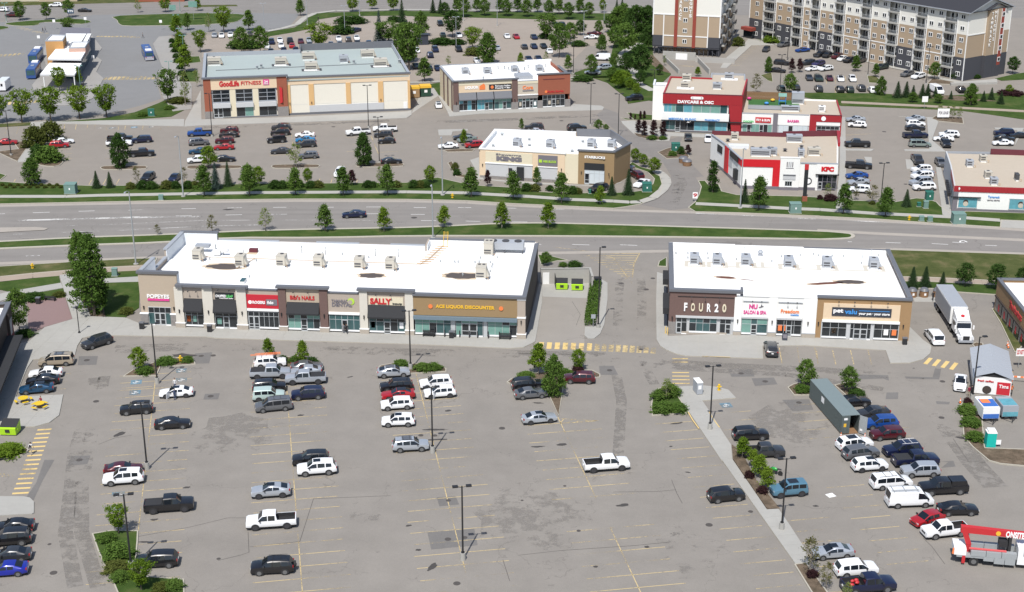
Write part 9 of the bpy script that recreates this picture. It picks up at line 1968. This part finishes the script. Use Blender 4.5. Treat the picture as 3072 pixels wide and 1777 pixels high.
ko.root.rotation_euler=(0,0,ko.ang)
Dk=10.5
sk=-.15
ko.box('wall','cap_white',0,Wk,0,.1,.1,2.75)
ko.box('wall','cap_white',0,.1,.1,Dk,.1,2.75)
ko.box('wall','cap_white',Wk-.1,Wk,.1,Dk,.1,2.75)
ko.box('wall','cap_white',0,Wk,Dk-.1,Dk,.1,2.75)
mkb(lambda m:m.face([(0,0.001,2.75),(Wk,0.001,2.75),(Wk/2,0.001,3.5)]),'gable','car_trim',ko.root)
mb=MB()
mb.face([(-.25,-.3,2.68),(Wk/2,-.3,3.6),(Wk/2,Dk+.3,3.6),(-.25,Dk+.3,2.68)][::-1])
mb.face([(Wk+.25,-.3,2.68),(Wk+.25,Dk+.3,2.68),(Wk/2,Dk+.3,3.6),(Wk/2,-.3,3.6)][::-1])
rk=mb.build('roof','unit_grey',ko.root)
for k in range(1,9):
 for s in(0,1):mb=MB();y=k*Dk/9;a=(-.25 if s==0 else Wk+.25,y,2.69);mb.tube(a,(Wk/2,y,3.61),.02,n=4);mb.build('roof_rib','unit_grey',rk)
ublock('panel_red','sign_red',Wk*.62,Wk*.98,-.04,-.004,.2,2.1,ko.root)
ko.text('Tims',Wk*.8,1.5,-.04,1.3,'sign_white',.5,bold=.02)
ko.text('fresh coffee',Wk*.3,2.1,0,2.2,'letter_red',.3)
tub(((Wk*.36,-.005,.75),(Wk*.36,-.02,.75),.62),20,'print','dark_brown',ko.root)
for x,y,m1,lb in((2240,590,'brick_red','red site bin beside the kiosk'),(2310,450,'letter_yellow','yellow barrier post stack behind the kiosk')):p=g(45,x,y);o=thing('site_bin',lb,'site bin',(p.x,p.y,.02));bxb((-.9 if x<2300 else-.4,.9 if x<2300 else.4,-.6,.6,0,1.7),'body',m1,o);bxb((-.95 if x<2300 else-.45,.95 if x<2300 else.45,-.65,.65,1.7,1.78),'lid','car_trim',o)
o=thing('barrier','orange and white striped site barrier at the cafe forecourt','barrier',(g(45,2340,470).x,g(45,2340,470).y,.02),R(-12))
for k in range(9):ublock('board','letter_orange' if k%2 else 'sign_white',k*.45,k*.45+.45,-.03,.03,.75,.98,o)
for x in(.3,3.7):tub(((x,0,0),(x,0,.98),.04),6,'post','letter_orange',o)
def post_sign(t,x,y,h,w,hh,label,face='sign_white',ink=None,txt=None,pole='grey_metal',z=.12):
 p=g(t,x,y);o=thing('sign',label,'sign',(p.x,p.y,z));tub(((0,0,0),(0,0,h),.04),6,'post',pole,o);f=bxb((-w/2,w/2,-.07,-.04,h-hh,h),'panel',face,o)
 if txt:me=text_mesh(txt,1,.01,bold=.03,width=w*.8);me.materials.append(M[ink]);link('lettering',me,f,(0,-.09,h-hh/2))
post_sign(33,2265,1232,2.2,.7,.7,'small white road sign seen from behind at the service lane','cap_light')
post_sign(24,990,1075,1.9,1.0,1.3,'small white menu sign with red print at the restaurant kerb','sign_white','letter_red','9')
post_sign(11,870,262,4.2,2.2,1.6,'round blue bus sign on the depot lawn','paint_petrol','sign_white','ETS')
post_sign(15,1297,1325,3.2,1.5,1.5,'pale sign on a dark post by the tan path','cap_white')
post_sign(45,2440,300,3.0,1.2,1.2,'white sign with red print at the cafe forecourt','sign_white','letter_red','DO NOT')
post_sign(15,1525,1450,2.6,3.0,2.2,'white signboard at the upright trees','sign_white','letter_grey','FOR LEASE')
for i,(x,y)in enumerate(((665,360),(1045,330),(1960,365),(1140,810),(480,560))):post_sign(11,x,y,3.2,.9,.9,'small white bus stop plate, %s'%['left of the spreading tree','at the lawn tip','by the promenade head','right of the station','left of the orange tower'][i],'sign_white')
post_sign(11,2110,260,5.5,2.2,1.8,'teal street sign at the promenade head','glass_green')
post_sign(11,2355,250,6.5,3.0,2.0,'large teal street sign at the lawn end','glass_green')
p=g(24,2320,1072)
o=thing('pylon_sign','tall black pylon sign with red top before the chicken restaurant','sign',(p.x,p.y,.1))
bxb((-.5,.5,-.4,.4,0,1.0),'base','brick_red',o)
bxb((-.38,.38,-.12,.12,1.0,6.6),'shaft','sign_black',o)
bxb((-.4,.4,-.14,.14,6.6,7.7),'panel','letter_red',o)
p=g(34,2080,1385)
o=thing('sandwich_board','dark sandwich board outside the phone shop','sign',(p.x,p.y,.13),R(-5))
for s in(1,-1):
 mkb(lambda m:m.face([(-.4,s*.3,0),(.4,s*.3,0),(.4,s*.04,1.1),(-.4,s*.04,1.1)]),'board','sign_dark',o)
 if s<0:mkb(lambda m:m.face([(-.3,s*.27,.35),(.3,s*.27,.35),(.3,s*.11,.95),(-.3,s*.11,.95)]),'print','letter_grey',o)
for x,y,lb in((895,635,'brown round planter at the side street island, lower'),(850,600,'brown round planter at the side street island, upper')):p=g(24,x,y);o=thing('planter',lb,'planter',(p.x,p.y,.02));mkb(lambda m:m.tube((0,0,0),(0,0,1.0),.95,1.05,16),'pot','wood',o);mkb(lambda m:m.tube((0,0,1.0),(0,0,1.35),1.1,.8,16),'lid','cap_grey',o)
o=thing('shelter','dark steel shelter among the trees of the far lot','shelter',(g(13,200,550).x,g(13,200,550).y,.02),R(10))
mb=MB()
mb.box(-1.7,1.7,0,.1,0,3.2)
mb.box(-1.7,-1.6,.1,2,0,3.2)
mb.box(1.6,1.7,.1,2,0,3.2)
mb.build('wall','sign_dark',o)
bxb((-1.9,1.9,-.3,2.2,3.2,3.35),'roof','sign_dark',o)
o=thing('cardboard','flattened pale box lying in the lot right of the walk','litter',(g(54,2395,395).x,g(54,2395,395).y,.02),.4)
bxb((-.5,.5,-.45,.45,0,.05),'box','cap_white',o)
for n_,c_ in(('skin',(.42,.25,.17)),('hair',(.02,.015,.012)),('cloth_black',(.015,.015,.018)),('cloth_white',(.62,.62,.62)),('cloth_grey',(.16,.16,.17)),('cloth_denim',(.04,.06,.12)),('cloth_tan',(.36,.30,.22)),('cloth_red',(.20,.02,.04)),('cloth_orange',(.60,.14,.03))):pm(n_,c_,.85,.08,6,obj=True)
BODY={}
def body(pose):
 "one continuous figure grown over a skeleton: tapering limbs, hands with five fingers, face with nose and ears"
 if pose in BODY:return BODY[pose]
 bm=bmesh.new();vs,rad={},{}
 def V(n,co,r,par=None):
  v=bm.verts.new(co);vs[n]=v;rad[n]=r
  if par:bm.edges.new((vs[par],v))
 sit=pose=='sit';hip=.52 if sit else.92;V('pelvis',(0,0,hip),(.145,.11));V('waist',(.0,0,hip+.17),(.125,.095),'pelvis');V('chest',(.01,0,hip+.38),(.165,.115),'waist');V('neck0',(0,0,hip+.53),(.06,.06),'chest');V('neck',(.01,0,hip+.60),(.052,.052),'neck0');V('head',(.03,0,hip+.70),(.082,.085),'neck');V('crown',(.015,0,hip+.79),(.075,.078),'head');V('nose',(.118,0,hip+.695),(.014,.014),'head')
 for s,nm in((1,'l'),(-1,'r')):
  st=.22*s if pose=='walk' else 0.03*s;V('ear'+nm,(.02,s*.088,hip+.70),(.016,.016),'head');V('sh'+nm,(0,s*.18,hip+.49),(.06,.06),'chest');el=(-st*.7+(.12 if sit else 0),s*.23,hip+.22);V('el'+nm,el,(.042,.042),'sh'+nm);wr_=(el[0]+(.24 if sit else.06+abs(st)*.3),s*(.16 if sit else.23),hip+(.20 if sit else.0));V('wr'+nm,wr_,(.028,.028),'el'+nm);pl_=(wr_[0]+.03,wr_[1],wr_[2]-.08);V('pa'+nm,pl_,(.034,.02),'wr'+nm)
  for k in range(4):V('fi%s%d'%(nm,k),(pl_[0]+.012+.018*(k-1.5),pl_[1]-s*.008,pl_[2]-.05),(.009,.009),'pa'+nm);V('ft%s%d'%(nm,k),(pl_[0]+.028+.018*(k-1.5),pl_[1]-s*.02,pl_[2]-.085-.008*(k in(1,2))),(.008,.008),'fi%s%d'%(nm,k))
  V('th'+nm,(pl_[0]+.05,pl_[1],pl_[2]-.01),(.01,.01),'pa'+nm);V('hp'+nm,(0,s*.09,hip-.05),(.095,.095),'pelvis');kn=(.42,s*.12,hip-.02)if sit else(st*.9+.03,s*.095,.50);V('kn'+nm,kn,(.062,.062),'hp'+nm);an=(.44,s*.12,.08)if sit else(st*1.5-.03,s*.095,.08);V('an'+nm,an,(.042,.042),'kn'+nm);V('to'+nm,(an[0]+.16,an[1],.035),(.04,.032),'an'+nm)
 me=bpy.data.meshes.new('body');bm.verts.index_update();order=[rad[n]for n in vs];bm.to_mesh(me);bm.free();o=bpy.data.objects.new('body',me);COL.objects.link(o);o.modifiers.new('s','SKIN')
 for i,d in enumerate(me.skin_vertices[0].data):d.radius=order[i];d.use_root=i==0
 o.modifiers.new('d','SUBSURF').levels=1;dg=bpy.context.evaluated_depsgraph_get();out=bpy.data.meshes.new_from_object(o.evaluated_get(dg));bpy.data.objects.remove(o);out.name='body';out.polygons.foreach_set('use_smooth',[True]*len(out.polygons));BODY[pose]=(out,hip);return BODY[pose]
def person(t,x,y,hd,pose,shirt,legs,label,hair='hair',z=.02,extra=None):
 p=g(t,x,y);src_me,hip=body(pose);me=src_me.copy();me.materials.clear()
 for m_ in('skin',shirt,legs,'cloth_black'):me.materials.append(M[m_])
 for f in me.polygons:c=f.center;arm=abs(c.y)>.19 and c.z<hip+.12 and c.z>hip-.35 and pose!='sit';f.material_index=3 if c.z<.075 else 0 if c.z>hip+.56 or(arm and c.z<hip+.03)else 1 if c.z>hip-.02 or arm else 2
 o=thing('person',label,'person',(p.x,p.y,z),R(hd));link('body',me,o);mkb(lambda m:m.ball((-.005,0,hip+.775),.098,.09,.075,10,6),'hair',hair,o)
 if extra=='bag':mkb(lambda m:m.ball((-.2,0,hip+.33),.12,.15,.22,10,6),'backpack','cloth_black',o)
 return o
person(41,385,1352,80,'walk','cloth_white','cloth_tan','person with dark backpack and pale clothes walking beside the crosswalk',extra='bag')
person(41,2130,560,260,'stand','cloth_white','cloth_denim','person in white shirt standing behind the white open-door sedan')
person(41,2128,690,150,'stand','cloth_denim','cloth_denim','person in dark blue at the open door of the white sedan')
person(32,1745,1305,90,'stand','cloth_grey','cloth_grey','person in grey at the dental shop door')
person(32,1782,1308,95,'walk','cloth_black','cloth_black','person in black beside the one in grey at the dental door')
person(41,505,760,250,'sit','cloth_red','cloth_black','person in dark red seated at a yellow picnic table',z=.13)
person(45,1835,655,100,'stand','cloth_red','cloth_tan','person in red brown near the white sedan and kiosk')
person(45,1868,650,80,'stand','cloth_black','cloth_black','person in black near the white sedan and kiosk')
person(45,2350,632,70,'walk','cloth_orange','cloth_black','site worker in orange top and black trousers by the barrier')
person(35,1400,905,60,'walk','cloth_black','cloth_black','person in black at the round waste wells',z=.04)
person(11,522,398,20,'walk','cloth_black','cloth_black','person in black crossing at the depot, left of a pair')
person(11,552,392,20,'walk','cloth_grey','cloth_denim','person in grey crossing at the depot, right of a pair')
person(11,1738,466,180,'walk','cloth_grey','cloth_black','person stepping off the far depot crossing')
person(11,2155,985,90,'walk','cloth_black','cloth_black','person in dark clothes on the station promenade')
person(12,1438,262,90,'walk','cloth_black','cloth_black','person in black at the far lot lawn corner')
